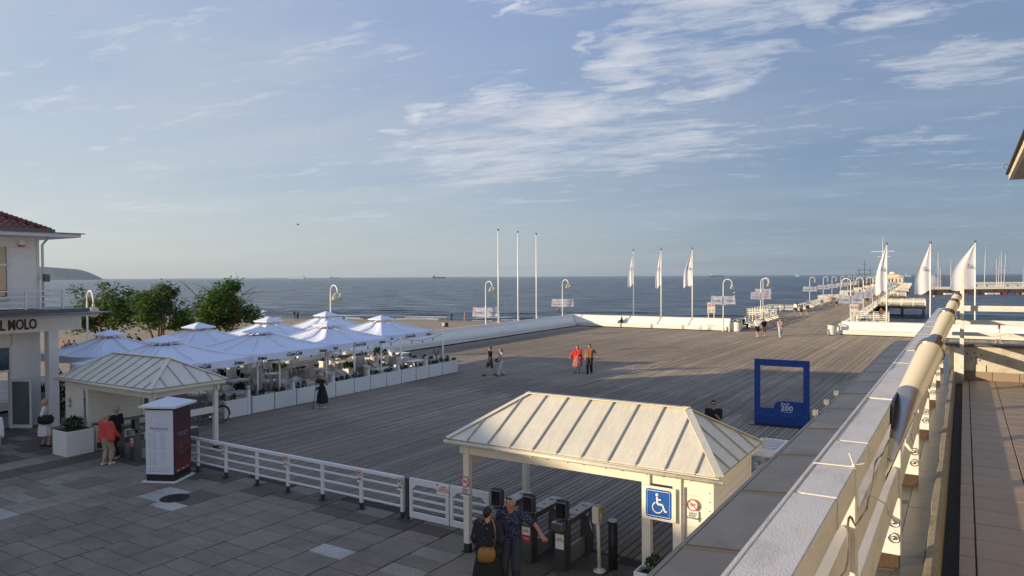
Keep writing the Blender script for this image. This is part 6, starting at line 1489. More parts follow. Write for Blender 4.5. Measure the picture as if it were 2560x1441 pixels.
# ---- the blue photo frame
bfp = G(1886, 1058); bfe = G(2024, 1070); ev = bfe-bfp; fwid = ev.length
bf = thing('photo_frame', 'large dark blue picture frame with Sopot 200 lettering standing on the deck', 'photo frame', bfp, math.atan2(ev.y, ev.x))
fb = mat('royal_blue_panel', (.016, .060, .27), .5, .06, 3, spec=.35); fbl = mat('lighter_blue_print', (.05, .13, .40), .45, .05); H_ = 2.58; t0 = .24
t0 = .225
b = MB(); b.box((t0/2, 0, H_/2), (t0, .05, H_)); b.box((fwid-t0/2, 0, H_/2), (t0, .07, H_)); b.box((fwid/2, 0, H_-.13), (fwid-2*t0+.002, .068, .26)); b.box((fwid/2, 0, .33), (fwid-2*t0+.002, .068, .66)); b.build('frame', fb, bf)
b = MB(); pts = [(t0-.002, .0)]; R_ = .3; xx = fwid-t0
pts = [(xx+.002, .60), (xx+.002, .96)]+[(xx-.80-.28*math.sin(a), .96-.28+.28*math.cos(a)-.0) for a in [R(90)*k/8 for k in range(9)]]+[(xx-1.08, .60)]
b.prism(pts, -.033, .033); o = b.build('curved_panel', fb, bf); o.rotation_euler = (math.pi/2, 0, 0)
b = MB(); y = -.037
def ln_(p, q, w_=.012): b.beam((p[0], y, p[1]), (q[0], y, q[1]), .002, w_)
for k in range(46):
    x, z = (rk.uniform(.05, fwid-.05), H_-rk.uniform(.05, .21)) if k < 22 else ((rk.choice((.12, fwid-.12))+rk.uniform(-.05, .05)), rk.uniform(1.3, H_-.2)); r = rk.uniform(.03, .07); a0 = rk.uniform(0, 6)
    b.tube([(x+r*math.cos(a0+a), y, z+r*.8*math.sin(a0+a)) for a in [.45*k2 for k2 in range(9)]], .005, 4)
for x0_, w_, h_ in ((.06, .3, .3), (.38, .4, .26), (.8, .22, .36), (1.05, .45, .28), (1.52, .25, .34), (1.8, .36, .24)):
    if x0_+w_ > fwid: w_ = fwid-x0_-.03
    ln_((x0_, .1), (x0_, .1+h_)); ln_((x0_+w_, .1), (x0_+w_, .1+h_)); ln_((x0_, .1+h_), (x0_+w_, .1+h_)); ln_((x0_, .1+h_), (x0_+w_/2, .22+h_)); ln_((x0_+w_/2, .22+h_), (x0_+w_, .1+h_)); ln_((x0_+w_*.3, .1), (x0_+w_*.3, .1+h_*.6)); ln_((x0_+w_*.65, .1), (x0_+w_*.65, .1+h_*.6))
xt = fwid-.14
for p, q in (((xt-.07, .5), (xt-.07, 1.15)), ((xt+.07, .5), (xt+.07, 1.15)), ((xt-.09, 1.15), (xt+.09, 1.15)), ((xt-.06, 1.15), (xt-.06, 1.3)), ((xt+.06, 1.15), (xt+.06, 1.3)), ((xt-.08, 1.3), (xt, 1.42)), ((xt+.08, 1.3), (xt, 1.42)), ((xt, 1.42), (xt, 1.75))): ln_(p, q)
b.build('line_drawing', fbl, bf)
put('lettering', text_mesh('Sopot', .13, signwhite, .001, bold=.002), facing((xx-.66, -.040, .86), (1, 0, 0), (0, 0, 1)), bf)
put('lettering', text_mesh('200', .27, signwhite, .001, bold=.004), facing((xx-.60, -.040, .68), (1, 0, 0), (0, 0, 1)), bf).scale = (1.15, 1, 1)
b = MB(); b.box((xx-.6, -.036, .54), (.42, .004, .012)); b.build('white_line', signwhite, bf)
b = MB(); b.box((fwid/2-.05, -.12, .02), (fwid+.25, .60, .025)); b.build('base_plate', mat('dark_base', (.02, .022, .025), .35, .3, 3), bf, .005)
for x in (.02, fwid-.02): b = MB(); b.beam((x, .04, .75), (x, .42, .06), .03, .03); b.beam((x, .035, .0), (x, .035, .8), .03, .03); b.build('brace', black, bf)
# ================================================================ the open air cafe
RZC = math.atan2(uP.y, uP.x)                               # local X runs along the planter row, local Y away from the walkway
canv = mat('umbrella_canvas', (.74, .80, .94), .8, .04, 1.5, .15, 8, transl=.08, dirt=.12, dirtcol=(.6, .6, .6))
seamcloth = mat('bright_seam_cloth', (.86, .88, .95), .7, .03)
def umbrella(label, c, ztop=3.58, W_=5.1, D_=4.3, ze=2.62, seed=0, text=True):
    rt = thing('cafe_umbrella', label, 'umbrella', (c.x, c.y, 0), RZC, 'large white cafe umbrellas')
    r3 = random.Random(seed); b = MB(); b.smooth = False
    def edge(t):                                           # t 0..8 round the rectangle (corners at even numbers)
        cs = [(-.5, -.5), (0, -.5), (.5, -.5), (.5, 0), (.5, .5), (0, .5), (-.5, .5), (-.5, 0)]
        i = int(t) % 8; f = t-int(t); a, c_ = cs[i], cs[(i+1) % 8]; return (a[0]*(1-f)+c_[0]*f)*W_, (a[1]*(1-f)+c_[1]*f)*D_
    sub = 4; n = 8*sub; rows = 9; vs = []
    for j in range(rows+1):
        s = .20+.80*j/rows
        for k in range(n):
            t = k/sub; f = t-int(t); x, y = edge(t); sag = .055*math.sin(math.pi*f)*math.sin(math.pi*(j/rows))+.02*math.sin(math.pi*f)*(j/rows); corner = .05*abs(((t+1) % 2)-1)
            z = ztop-.14-(ztop-.14-ze)*(s**1.0)*1.0+.05*math.sin(math.pi*s)*0-.11*math.sin(math.pi*s)-sag*1.6+(r3.uniform(-.006, .006) if 0 < j < rows else 0)-corner*s*.6
            vs.append((x*s, y*s, z))
    vs = [(p[0], p[1], p[2]) for p in vs]
    fs = [(j*n+(k+1) % n, j*n+k, (j+1)*n+k, (j+1)*n+(k+1) % n) for j in range(rows) for k in range(n)]; fs = [f[::-1] for f in fs]
    b.smooth = True; b.add(vs, fs)
    for q_ in range(8):
        b2 = MB(); pts_ = [Vector(vs[j*n+q_*sub])+Vector((0, 0, .008)) for j in range(rows+1)]
        for a_, c_ in zip(pts_[:-1], pts_[1:]): b2.beam(a_, c_, .05, .006)
        b2.build('seam', seamcloth, rt)
    # valance
    e = vs[-n:]; v2 = []
    for j in range(4):
        for k, p in enumerate(e):
            f = k/sub-int(k/sub); dr = .30*j/3*(1+.10*math.sin(k*2.1+seed)); m_ = .012*math.sin(k*1.9+seed*2)*j
            v2.append((p[0]*(1+.004*j)+m_, p[1]*(1+.004*j)+m_, p[2]-dr-(0 if j == 0 else .0)))
    o = b.build('canopy', canv, rt)
    b = MB(); b.smooth = True; b.add(v2, [(j*n+k, (j+1)*n+k, (j+1)*n+(k+1) % n, j*n+(k+1) % n) for j in range(3) for k in range(n)]); b.build('valance', canv, rt)
    b = MB(); b.smooth = True; v3 = []
    for j in range(5):
        s = .245*j/4
        for k in range(n): x, y = edge(k/sub); v3.append((x*s, y*s, ztop-(ztop-ze)*s*.92-.015*math.sin(math.pi*((k/sub) % 1))*(j/4)+.035))
    b.add(v3, [(j*n+k, (j+1)*n+k, (j+1)*n+(k+1) % n, j*n+(k+1) % n) for j in range(4) for k in range(n)]); b.build('vent_cap', canv, rt)
    b = MB(); v4 = [v3[4*n+k] for k in range(n)]+[(v3[4*n+k][0]*.97, v3[4*n+k][1]*.97, v3[4*n+k][2]-.045) for k in range(n)]; b.add(v4, [(k, n+k, n+(k+1) % n, (k+1) % n) for k in range(n)]); b.build('vent_edge', canv, rt)
    b = MB(); b.tube([(0, 0, 0), (0, 0, ztop-.1)], .045, 10); b.box((0, 0, .08), (.8, .8, .12)); b.build('pole', polem, rt)
    for k in range(8):
        x, y = edge(k); b = MB(); b.beam((x*.03, y*.03, ztop-.2), (x*.98, y*.98, ze-.05-(.03 if k % 2 == 0 else 0)), .03, .04); b.build('rib', polem, rt)
    if text:
        y = -D_/2-.055; z = ze-.19
        for s, x, sz, sh in (('El Molo', -W_*.36, .19, .25), ('Coca-Cola', 0, .25, .35), ('El Molo', W_*.36, .19, .25)):
            put('lettering', lett(s, sz, textdark, shear=sh, bold=.004, space=.86), facing((x, y, z-(.0 if x == 0 else .03)), (1, 0, 0), (0, 0, 1)), rt)
    return rt
fm = [Vector((-12.2, 27.9)), Vector((-10.0, 32.7)), Vector((-7.95, 37.05)), Vector((-6.05, 42.2))]
names = ['front row, second from the left kiosk, with a large black drink logo facing the walkway', 'front row, in the middle behind the walking woman', 'front row, third, left of the sunlit one', 'front row at the far end, its left side sunlit']
names = ['nearest shaded white umbrella of the front row, just above the left canopy roof', 'second white umbrella of the front row, directly left of the woman with walking poles', 'third white umbrella of the front row, next to the far sunlit one', 'farthest white umbrella of the front row, with a sunlit left side']
bn = ['leftmost white umbrella of the rear row, beside the hotel column', 'rear white umbrella in shade in front of the middle tree', 'rear white umbrella with a sunlit peak right of the trees', 'farthest rear white umbrella with a sunlit peak under the crook lamp']
UMB = []
for i, p in enumerate(fm):
    c = p+Vector((-.872, .489))*2.15; UMB.append(umbrella(names[i], c, seed=i)); c2 = c+Vector((-.872, .489))*4.45; (umbrella(bn[i], c2, seed=i+7, text=False, ztop=3.62+.04*i) if i else umbrella(bn[i], Vector((-18.75, 33.3)), seed=7, ztop=3.50, W_=4.3, D_=3.7, ze=2.55))
# ---- planter boxes along the walkway
p0 = G(560, 1050); pe = G(1143, 931); dP = (pe-p0).normalized(); tot = (pe-p0).length
def pxp(px):                                               # distance along the planter line seen at this column
    t_ = (px-1280)/1790; return (t_*p0.y-p0.x)/(dP.x-t_*dP.y)
edges = [556, 617, 627, 684, 739, 790, 837, 884, 924, 965, 1002, 1039, 1071, 1105, 1134, 1143]
marks = [pxp(px) for px in edges]
RZQ = math.atan2(dP.y, dP.x); nrm = Vector((-dP.y, dP.x, 0))
bol = [619, 732, 832, 920, 996, 1067]; bolm = [pxp(px) for px in bol]
planterw = mat('planter_white', (.66, .67, .68), .55, .06, 1.2, .1, 20, dirt=.15, dirtcol=(.5, .48, .44))
def planter(label, loc, ln, rz, wd=.42, h=.74, seed=1, group='white planters along the walkway'):
    rt = thing('planter', label, 'planter', loc, rz, group)
    b = MB(); b.box((ln/2, .012, h/2+.02), (ln, .024, h)); b.box((ln/2, wd-.012, h/2+.02), (ln, .024, h)); b.box((.012, wd/2, h/2+.02), (.024, wd-.05, h)); b.box((ln-.012, wd/2, h/2+.02), (.024, wd-.05, h)); b.build('box', planterw, rt, .004)
    b = MB(); b.box((ln/2, wd/2, h-.05), (ln-.05, wd-.05, .02)); b.build('soil', soil, rt)
    r3 = random.Random(seed)
    for k in range(max(1, int(ln/.42))):
        x = .2+.42*k+r3.uniform(-.06, .06); hh = r3.uniform(.09, .19); bushy('shrub', rt, (x, wd/2+r3.uniform(-.05, .05), h+hh*.5), .11, .11, hh, 70, leafd, .09, seed*31+k, .8)
    return rt
spans = list(zip(marks[:-1], marks[1:])); plabels = ['leftmost white planter box, behind the bicycle', None, 'white planter box right of the first low post', 'white planter box left of the second low post', 'white planter box directly left of the walking woman in black', 'white planter box behind the walking woman in black', 'white planter box just right of the walking woman', 'white planter box before the fourth low post',
    'white planter box after the fourth low post', 'white planter box in the middle of the far half of the row', 'white planter box before the fifth low post', 'white planter box right of the fifth low post', 'white planter box before the last low post', 'white planter box after the last low post', 'short white planter box at the far end of the row']
for i, (a, c) in enumerate(spans):
    if plabels[i] is None or c-a < .12: continue
    gap = .03; planter(plabels[i], p0+dP*(a+gap), c-a-2*gap, RZQ, seed=i+1)
lowp = mat('low_post_white', (.70, .71, .72), .4, .04)
for i, d_ in enumerate(bolm):
    rt = thing('low_light_post', 'short square white light post between planters, %s from the bicycle' % ORD[i], 'light post', p0+dP*(d_+.05)+nrm*.12, RZQ, 'light posts between the planters')
    b = MB(); b.box((0, 0, .52), (.16, .16, 1.04)); b.build('shaft', lowp, rt, .005); b = MB(); b.box((0, 0, 1.12), (.12, .12, .16)); b.build('lens', mat('frosted_lens', (.5, .52, .54), .3, .05), rt); b = MB(); b.box((0, 0, 1.215), (.17, .17, .04)); b.build('lid', lowp, rt, .004)
# planters on the far side of the cafe (sunlit)
far0 = pe+nrm*.5
for i in range(5):
    planter('sunlit planter box closing the far end of the cafe, %s from the walkway' % ORD[i], pe+nrm*(.45+1.25*i)+dP*.0, 1.2, RZQ+math.pi/2, seed=40+i, group='planters at the far end of the cafe')
back0 = p0+dP*(tot*.70)+nrm*6.9
for i in range(3):
    planter('sunlit planter box at the beach side of the cafe, %s from the left' % ORD[i], back0+dP*(1.5*i+.6), 1.4, RZQ, seed=50+i, group='planters at the beach side of the cafe')
# ---- posts with a string of bulbs
sposts = [(651, 2.45), (706, 2.5), (823, 2.45), (893, 2.5), (960, 2.5), (1009, 2.5), (1114, 2.5)]
tops = []
for i, (px, h) in enumerate(sposts):
    q = p0+dP*pxp(px+2)+nrm*.30; rt = thing('bulb_post', 'thin white post holding the bulb string behind the planters, %s from the left' % ORD[i], 'post', q, RZQ, 'thin white posts behind the planters')
    b = MB(); b.tube([(0, 0, 0), (0, 0, h)], .045, 8); b.build('pole', polem, rt); tops.append(q+Vector((0, 0, h-.02)))
strg = thing('bulb_string', 'dark cable with hanging bulbs strung between the thin posts along the cafe', 'light string', (0, 0, 0))
for a, c in zip(tops[:-1], tops[1:]):
    n = 16; sag = .12+.035*(c-a).length; pts = [a.lerp(c, k/n)-Vector((0, 0, sag*4*(k/n)*(1-k/n))) for k in range(n+1)]
    b = MB(); b.tube(pts, .012, 5); b.build('cable', black, strg)
    m_ = max(2, int((c-a).length/.9))
    for k in range(1, m_):
        f = k/m_; q = a.lerp(c, f)-Vector((0, 0, sag*4*f*(1-f))); b = MB(); b.lathe([(.015, 0), (.02, -.06), (.035, -.10), (.03, -.15), (.001, -.17)], q, 8); b.build('bulb', black, strg)
# ---- furniture
plasticw = mat('white_table_top', (.76, .76, .74), .35, .03)
def table_proto(w_, d_):
    rt = thing('cafe_table', 'x', 'table', (0, 0, 0), 0, 'white cafe tables')
    b = MB(); b.box((0, 0, .735), (w_, d_, .035)); b.build('tabletop', plasticw, rt, .012, 2)
    b = MB(); b.box((0, 0, .69), (w_*.86, d_*.86, .05)); b.build('apron', plasticw, rt)
    for sx in (-1, 1):
        for sy in (-1, 1): b = MB(); b.beam((sx*w_*.40, sy*d_*.40, .70), (sx*w_*.43, sy*d_*.43, 0), .06, .06, (0, 1, 0)); b.build('leg', plasticw, rt)
    return rt
def chair_mesh():
    bk = MB(); bk.smooth = True; n = 18; cols_ = []
    for j in range(7):
        for k in range(n+1):
            a = R(-35)+R(250)*k/n; f = k/n; hh = .30+.22*math.sin(math.pi*f)**1.4; fl = 1+.10*j/6; rr_ = .27*fl
            z = .42+hh*(j/6); cols_.append((rr_*math.cos(a), rr_*.95*math.sin(a)-.02, z))
    bk.add(cols_, [(j*(n+1)+k, j*(n+1)+k+1, (j+1)*(n+1)+k+1, (j+1)*(n+1)+k) for j in range(6) for k in range(n)])
    inner = [(x*.93, y*.93, z) for x, y, z in cols_]; bk.add(inner, [(j*(n+1)+k, (j+1)*(n+1)+k, (j+1)*(n+1)+k+1, j*(n+1)+k+1) for j in range(6) for k in range(n)])
    top = cols_[-(n+1):]; bk.tube([(x*.97, y*.97, z) for x, y, z in top], .022, 6)
    return bk.mesh('backrest', wicker)
cbk = chair_mesh(); b = MB(); b.lathe([(.23, .385), (.26, .40), (.26, .44), (.22, .455), (.001, .455)], (0, 0, 0), 18); cst = b.mesh('seat', wicker)
clg = []
for sx, sy in ((-1, -1), (1, -1), (-1, 1), (1, 1)): b = MB(); b.tube([(sx*.19, sy*.18, .40), (sx*.25, sy*.24, 0)], [.028, .02], 6); clg.append(b.mesh('leg', wicker))
def chair(label, loc, rz):
    rt = thing('wicker_chair', label, 'chair', loc, rz, 'white wicker armchairs of the cafe'); inst('seat', cst, rt); inst('backrest', cbk, rt); [inst('leg', m_, rt) for m_ in clg]; return rt
tabs = [((581, 982), 1.5, .8, 'by the planter behind the bicycle', 'B'), ((760, 958), 1.5, .8, 'by the planters left of the walking woman', 'B'), ((871, 938), 1.5, .8, 'by the planters right of the walking woman', 'B'), ((959, 921), 1.5, .8, 'by the planters near the fourth low post', 'B'), ((1036, 902), 1.5, .8, 'by the planters near the far end of the cafe', 'B'),
        ((592, 950), 1.2, .8, 'beside the plant tub near the left canopy', 'BS'), ((679, 934), .85, .85, 'square one under the second umbrella', 'BFS'), ((803, 922), .85, .85, 'square one right behind the walking woman', 'BS'), ((854, 904), .85, .85, 'sunlit one with chairs under the third umbrella', 'BFS'), ((934, 894), .85, .85, 'where two guests sit', ''),
        ((575, 917), 1.5, .85, 'crowded with plates under the first umbrellas', ''), ((703, 903), 1.3, .85, 'rear one beside the plant tub under the second umbrella', 'BFS'), ((845, 882), 1.2, .85, 'rear one under the third umbrella', 'BFS'), ((1004, 882), 1.0, .8, 'farthest one near the sunlit planters', 'B')]
k1, k2 = table_proto(1.5, .8), table_proto(.85, .85); first = {}
TP = []
def CH(s_): return ' '.join(s_.split()[:16])
SH = ['behind the bicycle planter', 'left of the walking woman', 'right of the walking woman', 'near the fourth low post', 'near the far cafe end', 'beside the near plant tub', 'under the second umbrella', 'right behind the walking woman', 'standing in sunlight', 'of the two guests', 'crowded with plates', 'farthest back under the second umbrella', 'farthest back under the third umbrella', 'near the sunlit planters']
for ti_, ((px, py), w_, d_, lb, ch) in enumerate(tabs):
    sh = SH[ti_]
    q = G(px, py, .75); q.z = 0; src = k1 if w_ > 1 else k2
    if src.name not in first: first[src.name] = 1; o = src; o.location = q; o.rotation_euler = (0, 0, RZC); o['label'] = 'white cafe table '+lb.replace('square one', 'with square top').replace('sunlit one', 'in sunlight').replace('rear one', 'at the rear').replace('farthest one', 'farthest back')
    else: o = copy_tree(src, q, RZC, 'white cafe table '+lb.replace('square one', 'with square top').replace('sunlit one', 'in sunlight').replace('rear one', 'at the rear').replace('farthest one', 'farthest back'))
    if w_ > 1 and w_ != 1.5: o.scale = (w_/1.5, 1, 1)
    TP.append(q)
    cr, sr = math.cos(RZC), math.sin(RZC); W2 = lambda x, y: Vector((q.x+x*cr-y*sr, q.y+x*sr+y*cr, 0))
    if 'B' in ch:
        for i, dx in enumerate(((-.38, .38) if w_ > 1 else (0,))): chair(CH('wicker armchair beyond the table %s%s' % (sh, (', left one', ', right one')[i] if w_ > 1 else '')), W2(dx, d_/2+.38), RZC+math.pi*0+RND.uniform(-.25, .25))
    if 'F' in ch: chair(CH('wicker armchair in front of the table '+sh), W2(0, -d_/2-.4), RZC+math.pi+RND.uniform(-.3, .3))
    if 'S' in ch:
        chair(CH('wicker armchair at the near end of the table '+sh), W2(-w_/2-.42, 0), RZC+math.pi/2+RND.uniform(-.3, .3)); chair(CH('wicker armchair at the far end of the table '+sh), W2(w_/2+.42, 0), RZC-math.pi/2+RND.uniform(-.3, .3))
# plates and glasses on the crowded table
platem = mat('white_china', (.75, .75, .73), .2, .02); drink = mat('amber_drink', (.45, .20, .04), .15, .1)
for i in range(6):
    a = TP[10]+Vector((-.5+.2*i, .15*math.sin(i*2.3), .753)); t_ = thing('plate', 'white plate of food on the crowded cafe table', 'plate', a, 0, 'plates on the crowded cafe table'); b = MB(); b.lathe([(.05, 0), (.12, .02), (.115, .024), (.001, .01)], (0, 0, 0), 16); b.build('dish', platem, t_); b = MB(); b.ball((0, 0, .03), .05, 8, 5, (1, 1, .5)); b.build('food', drink, t_)
    g_ = a+Vector((.11, .12, 0)); t_ = thing('drinking_glass', 'glass of amber drink on the crowded cafe table', 'glass', g_, 0, 'glasses on the crowded cafe table'); b = MB(); b.lathe([(.028, 0), (.034, .15), (.001, .15)], (0, 0, 0), 10); b.build('tumbler', drink, t_)
# tubs with yucca plants
for i, (px, py, lb) in enumerate(((600, 985, 'near the left canopy'), (703, 930, 'under the second umbrella'), (871, 925, 'in the middle of the cafe'), (946, 888, 'beside the seated guests with bare branches'))):
    q = G(px, py, .4); q.z = 0; rt = thing('plant_tub', 'square white tub with a spiky plant '+lb, 'plant tub', q, RZC, 'plant tubs in the cafe'); b = MB(); b.prism([(-.24, -.24), (.24, -.24), (.24, .24), (-.24, .24)], 0, .5); b.build('box', planterw, rt, .01)
    bushy('leaves', rt, (0, 0, .66), .3, .3, .2, 240, leaf if i == 1 else leafd, .12, 60+i); spiky('spikes', rt, (0, 0, .55), 34, .55 if i != 3 else .9, leafd, .045, 70+i)
q = p0+dP*pxp(1098)+nrm*.25; rt = thing('palm_seedling', 'small dry palm with bare upright fronds in the last planter', 'plant', q+Vector((0, 0, .7)), 0); b = MB(); b.tube([(0, 0, 0), (0, 0, .45)], .035, 6); [b.tube([(0, 0, .4), (.18*s, .05*s, .8), (.30*s, .05, 1.15+.1*s)], [.02, .015, .006], 5) for s in (-1, .6, 1.2, -.5)]; b.build('stem', bark, rt)
# ---- bicycle
bk = thing('bicycle', 'dark red ladies bicycle with rear rack leaning by the first planter', 'bicycle', G(489, 1071), 0)
d_ = (G(560, 1058)-G(489, 1071)); bk.rotation_euler = (0, 0, math.atan2(d_.y, d_.x)); wb = 1.12
fr = mat('dark_red_enamel', (.10, .012, .02), .3, .05, coat=.5); rub = mat('tyre_rubber', (.018, .018, .018), .8, .1); chrome = mat('bike_chrome', (.45, .45, .45), .25, .1, metal=1.0)
for x_, nm in ((0, 'front'), (wb, 'rear')):
    b = MB(); b.tube([(x_+.335*math.cos(a), 0, .36+.335*math.sin(a)) for a in [2*math.pi*k/36 for k in range(37)]], .021, 6); w_ = b.build('wheel', rub, bk)
    b = MB(); b.tube([(x_+.312*math.cos(a), 0, .36+.312*math.sin(a)) for a in [2*math.pi*k/36 for k in range(37)]], .012, 5); b.tube([(x_, -.05, .36), (x_, .05, .36)], .03, 8); b.build('rim', chrome, w_)
    b = MB(); [b.tube([(x_+.03*math.cos(a+.2), .02*(-1)**k, .36+.03*math.sin(a+.2)), (x_+.305*math.cos(a), 0, .36+.305*math.sin(a))], .0022, 3) for k, a in enumerate([2*math.pi*k/28 for k in range(28)])]; b.build('spokes', chrome, w_)
    b = MB(); a0 = R(40) if x_ == 0 else R(-10); b.tube([(x_+.375*math.cos(a), 0, .36+.375*math.sin(a)) for a in [a0+R(130 if x_ == 0 else 165)*k/14 for k in range(15)]], .022, 5); b.build('mudguard', fr, bk)
b = MB()
st_, hd_, bb_, se_, rr2 = (.20, 0, .80), (.17, 0, .88), (.60, 0, .32), (.75, 0, .82), (wb, 0, .36)
for pts in ([(0, .0, .36), (.06, 0, .55), (.17, 0, .90)], [(.16, 0, .80), (.3, 0, .58), (.45, 0, .46), (.68, 0, .55)], [(.15, 0, .74), (.35, 0, .42), bb_], [bb_, se_], [bb_, rr2], [(.71, 0, .66), rr2]): b.tube(pts, .016, 8)
b.build('frame', fr, bk)
b = MB(); b.tube([(.17, 0, .88), (.15, 0, 1.02)], .013, 6); b.tube([(.32, -.27, 1.02), (.14, -.2, 1.05), (.11, 0, 1.02), (.14, .2, 1.05), (.32, .27, 1.02)], .012, 6); b.build('handlebar', chrome, bk)
b = MB(); b.ball((.78, 0, .88), .12, 12, 6, (1.15, .8, .35)); b.build('saddle', rub, bk)
b = MB(); b.box((wb-.02, 0, .78), (.42, .14, .02)); b.tube([(wb, .06, .36), (wb-.02, .07, .78)], .008, 5); b.tube([(wb, -.06, .36), (wb-.02, -.07, .78)], .008, 5); b.build('rack', chrome, bk)
b = MB(); b.lathe([(.09, -.01), (.09, .01)], (0, 0, 0), 18); o = b.build('chainring', chrome, bk); o.location = (.6, -.05, .32); o.rotation_euler = (math.pi/2, 0, 0)
b = MB(); b.beam((.6, -.07, .32), (.70, -.07, .20), .02, .02); b.box((.72, -.12, .20), (.09, .08, .02)); b.beam((.62, .05, .3), (.52, .16, .02), .02, .02); b.build('pedal', darksteel, bk)
bs = thing('bicycle_stand', 'dark steel bicycle stand with upright hoops behind the pillar', 'bicycle stand', G(470, 1062)+Vector((0, .3, 0)), bk.rotation_euler.z)
b = MB(); b.tube([(-.6, 0, .02), (.7, 0, .02)], .02, 6); b.tube([(-.6, .1, .5), (.7, .1, .5)], .015, 6)
for k in range(6): b.tube([(-.5+.2*k, 0, 0), (-.5+.2*k, .1, .78)], .012, 6)
b.build('bars', darksteel, bs)
# ================================================================ trees on the beach
def tree(label, c, h, rx, rz_, seed, lean=0.0, n=9000, tw=(0.3, .9)):
    rt = thing('maple_tree', label, 'tree', c, 0, 'trees beside the beach'); r3 = random.Random(seed)
    b = MB(); base = h-2*rz_; nst = 4; tips = []
    for k in range(nst):
        a = 2*math.pi*k/nst+r3.uniform(-.4, .4); p = [Vector((.15*math.cos(a), .15*math.sin(a), 0))]; d = Vector((math.cos(a)*.28, math.sin(a)*.28, 1)).normalized()
        for s in range(5): d = (d+Vector((r3.uniform(-.18, .18), r3.uniform(-.18, .18), .05))).normalized(); p.append(p[-1]+d*h*.17)
        b.tube(p, [.13, .11, .09, .07, .045, .02], 7)
        for s in range(2, 6):
            for q in range(3):
                e = Vector((r3.uniform(-1, 1), r3.uniform(-1, 1), r3.uniform(.1, .8))).normalized(); b.tube([p[s], p[s]+e*rx*.3+Vector((0, 0, .05)), p[s]+e*rx*.7], [.04, .025, .01], 5)
    b.build('trunk', bark, rt)
    cl_ = []
    zc = h-rz_; lobes = []
    for i in range(11):                                    # big uneven lobes, each carrying smaller leaf clumps
        a = 2*math.pi*i/7+r3.uniform(-.5, .5); zz = r3.uniform(-.75, .85) if i else .95; rr_ = math.sqrt(max(0, 1-zz*zz*.8))*r3.uniform(.45, .82)
        lobes.append((Vector((math.cos(a)*rr_*rx+lean*(zz+1), math.sin(a)*rr_*rx, zc+zz*rz_*.80)), r3.uniform(.26, .44)*rx))
    for i in range(100):
        c0, lr = lobes[r3.randrange(len(lobes))]; d = Vector((r3.gauss(0, 1), r3.gauss(0, 1), r3.gauss(0, .75))).normalized()
        cl_.append((c0+d*lr*r3.uniform(.3, 1.08), r3.uniform(.10, .24)*rx))
    b = MB()
    for i in range(n):
        c0, r_ = cl_[r3.randrange(len(cl_))]; p = Vector((r3.gauss(0, 1), r3.gauss(0, 1), r3.gauss(0, .62))); p = p/max(1, p.length/1.35)
        q = c0+p*r_; d = Vector((r3.uniform(-1, 1), r3.uniform(-1, 1), r3.uniform(-.75, .25))).normalized(); s_ = d.cross(Vector((r3.uniform(-.5, .5), r3.uniform(-.5, .5), 1))).normalized(); ls = r3.uniform(.20, .36)
        b.add([q, q+d*ls*.45+s_*ls*.42, q+d*ls, q+d*ls*.45-s_*ls*.42], [(0, 1, 2, 3)])
    b.build('crown', leaf, rt); return rt
def tpos(px, Y): return Vector(((px-1280)/1790*Y, Y, WH-.0125*shore((px-1280)/1790*Y, Y)))
for px, Y, top, wpx, hpx, lb, ln in ((258, 70, 724, 178, 112, 'leftmost leafy tree on the beach behind the crook lamp', .0), (397, 68, 706, 150, 140, 'middle leafy tree, the roundest, behind the shaded umbrellas', .0), (545, 66, 702, 165, 132, 'right hand leafy tree with the tallest top, left of the open sea', .15)):
    p = tpos(px, Y); h = HEYE+(697-top)/1790*Y-p.z; rx = wpx/2*Y/1790; rzz = hpx/2*Y/1790*1.05; tree(lb, p, h, rx, rzz, px, ln)
bd = thing('gull', 'small dark gull flying in the sky left of the picture centre', 'bird', (( 746-1280)/1790*110, 110, HEYE+(696-563)/1790*110), .4)
b = MB(); b.ball((0, 0, 0), .09, 8, 6, (2.2, 1, 1)); b.add([(-.08, .05, .03), (.1, .05, .03), (.02, .5, .16), (-.1, .45, .16)], [(0, 1, 2, 3)]); b.add([(-.08, -.05, .03), (.1, -.05, .03), (.02, -.5, .12), (-.1, -.45, .12)], [(3, 2, 1, 0)]); b.build('body', mat('gull_grey', (.15, .15, .16), .7), bd)
# ================================================================ people
navyf = pattern_mat('navy_flower_shirt', (.014, .017, .05), (.26, .29, .38), 40, .22)
darkf = pattern_mat('black_flower_blouse', (.012, .013, .022), (.32, .22, .24), 18, .13, (1, 1, .45))
stripe = pattern_mat('striped_blouse', (.50, .48, .42), (.06, .06, .06), 28, .16, (1, 1, .2))
redpat = pattern_mat('pink_patterned_dress', (.30, .10, .12), (.5, .38, .40), 22, .2)
jeans = cloth('dark_jeans', (.03, .04, .06)); blk = cloth('black_cloth', (.012, .012, .013)); wht = cloth('white_cloth', (.68, .68, .68)); coral = cloth('coral_jacket', (.55, .07, .06)); beige = cloth('beige_cloth', (.34, .29, .21))
dred = cloth('dark_red_cloth', (.10, .02, .025)); olive = cloth('olive_shorts', (.06, .055, .04)); brn = cloth('rust_brown_cloth', (.26, .10, .045)); scar = cloth('scarlet_cloth', (.52, .02, .015)); lgt = cloth('light_trousers', (.50, .50, .52)); grn = cloth('grey_green_cloth', (.10, .11, .09)); bl_ = cloth('blue_cloth', (.05, .09, .22)); tanm = cloth('tan_cloth', (.36, .22, .12)); denim = cloth('denim', (.10, .14, .22)); pnk = cloth('pale_pink_cloth', (.5, .33, .3))
leather = mat('mustard_leather', (.24, .125, .025), .45, .15, 8, .2, 40)
shw = mat('white_shoe', (.62, .62, .62), .5); shb = mat('dark_shoe', (.02, .02, .02), .5)
fac = lambda dx, dy: math.atan2(-dx, dy)                  # rotation for a facing direction
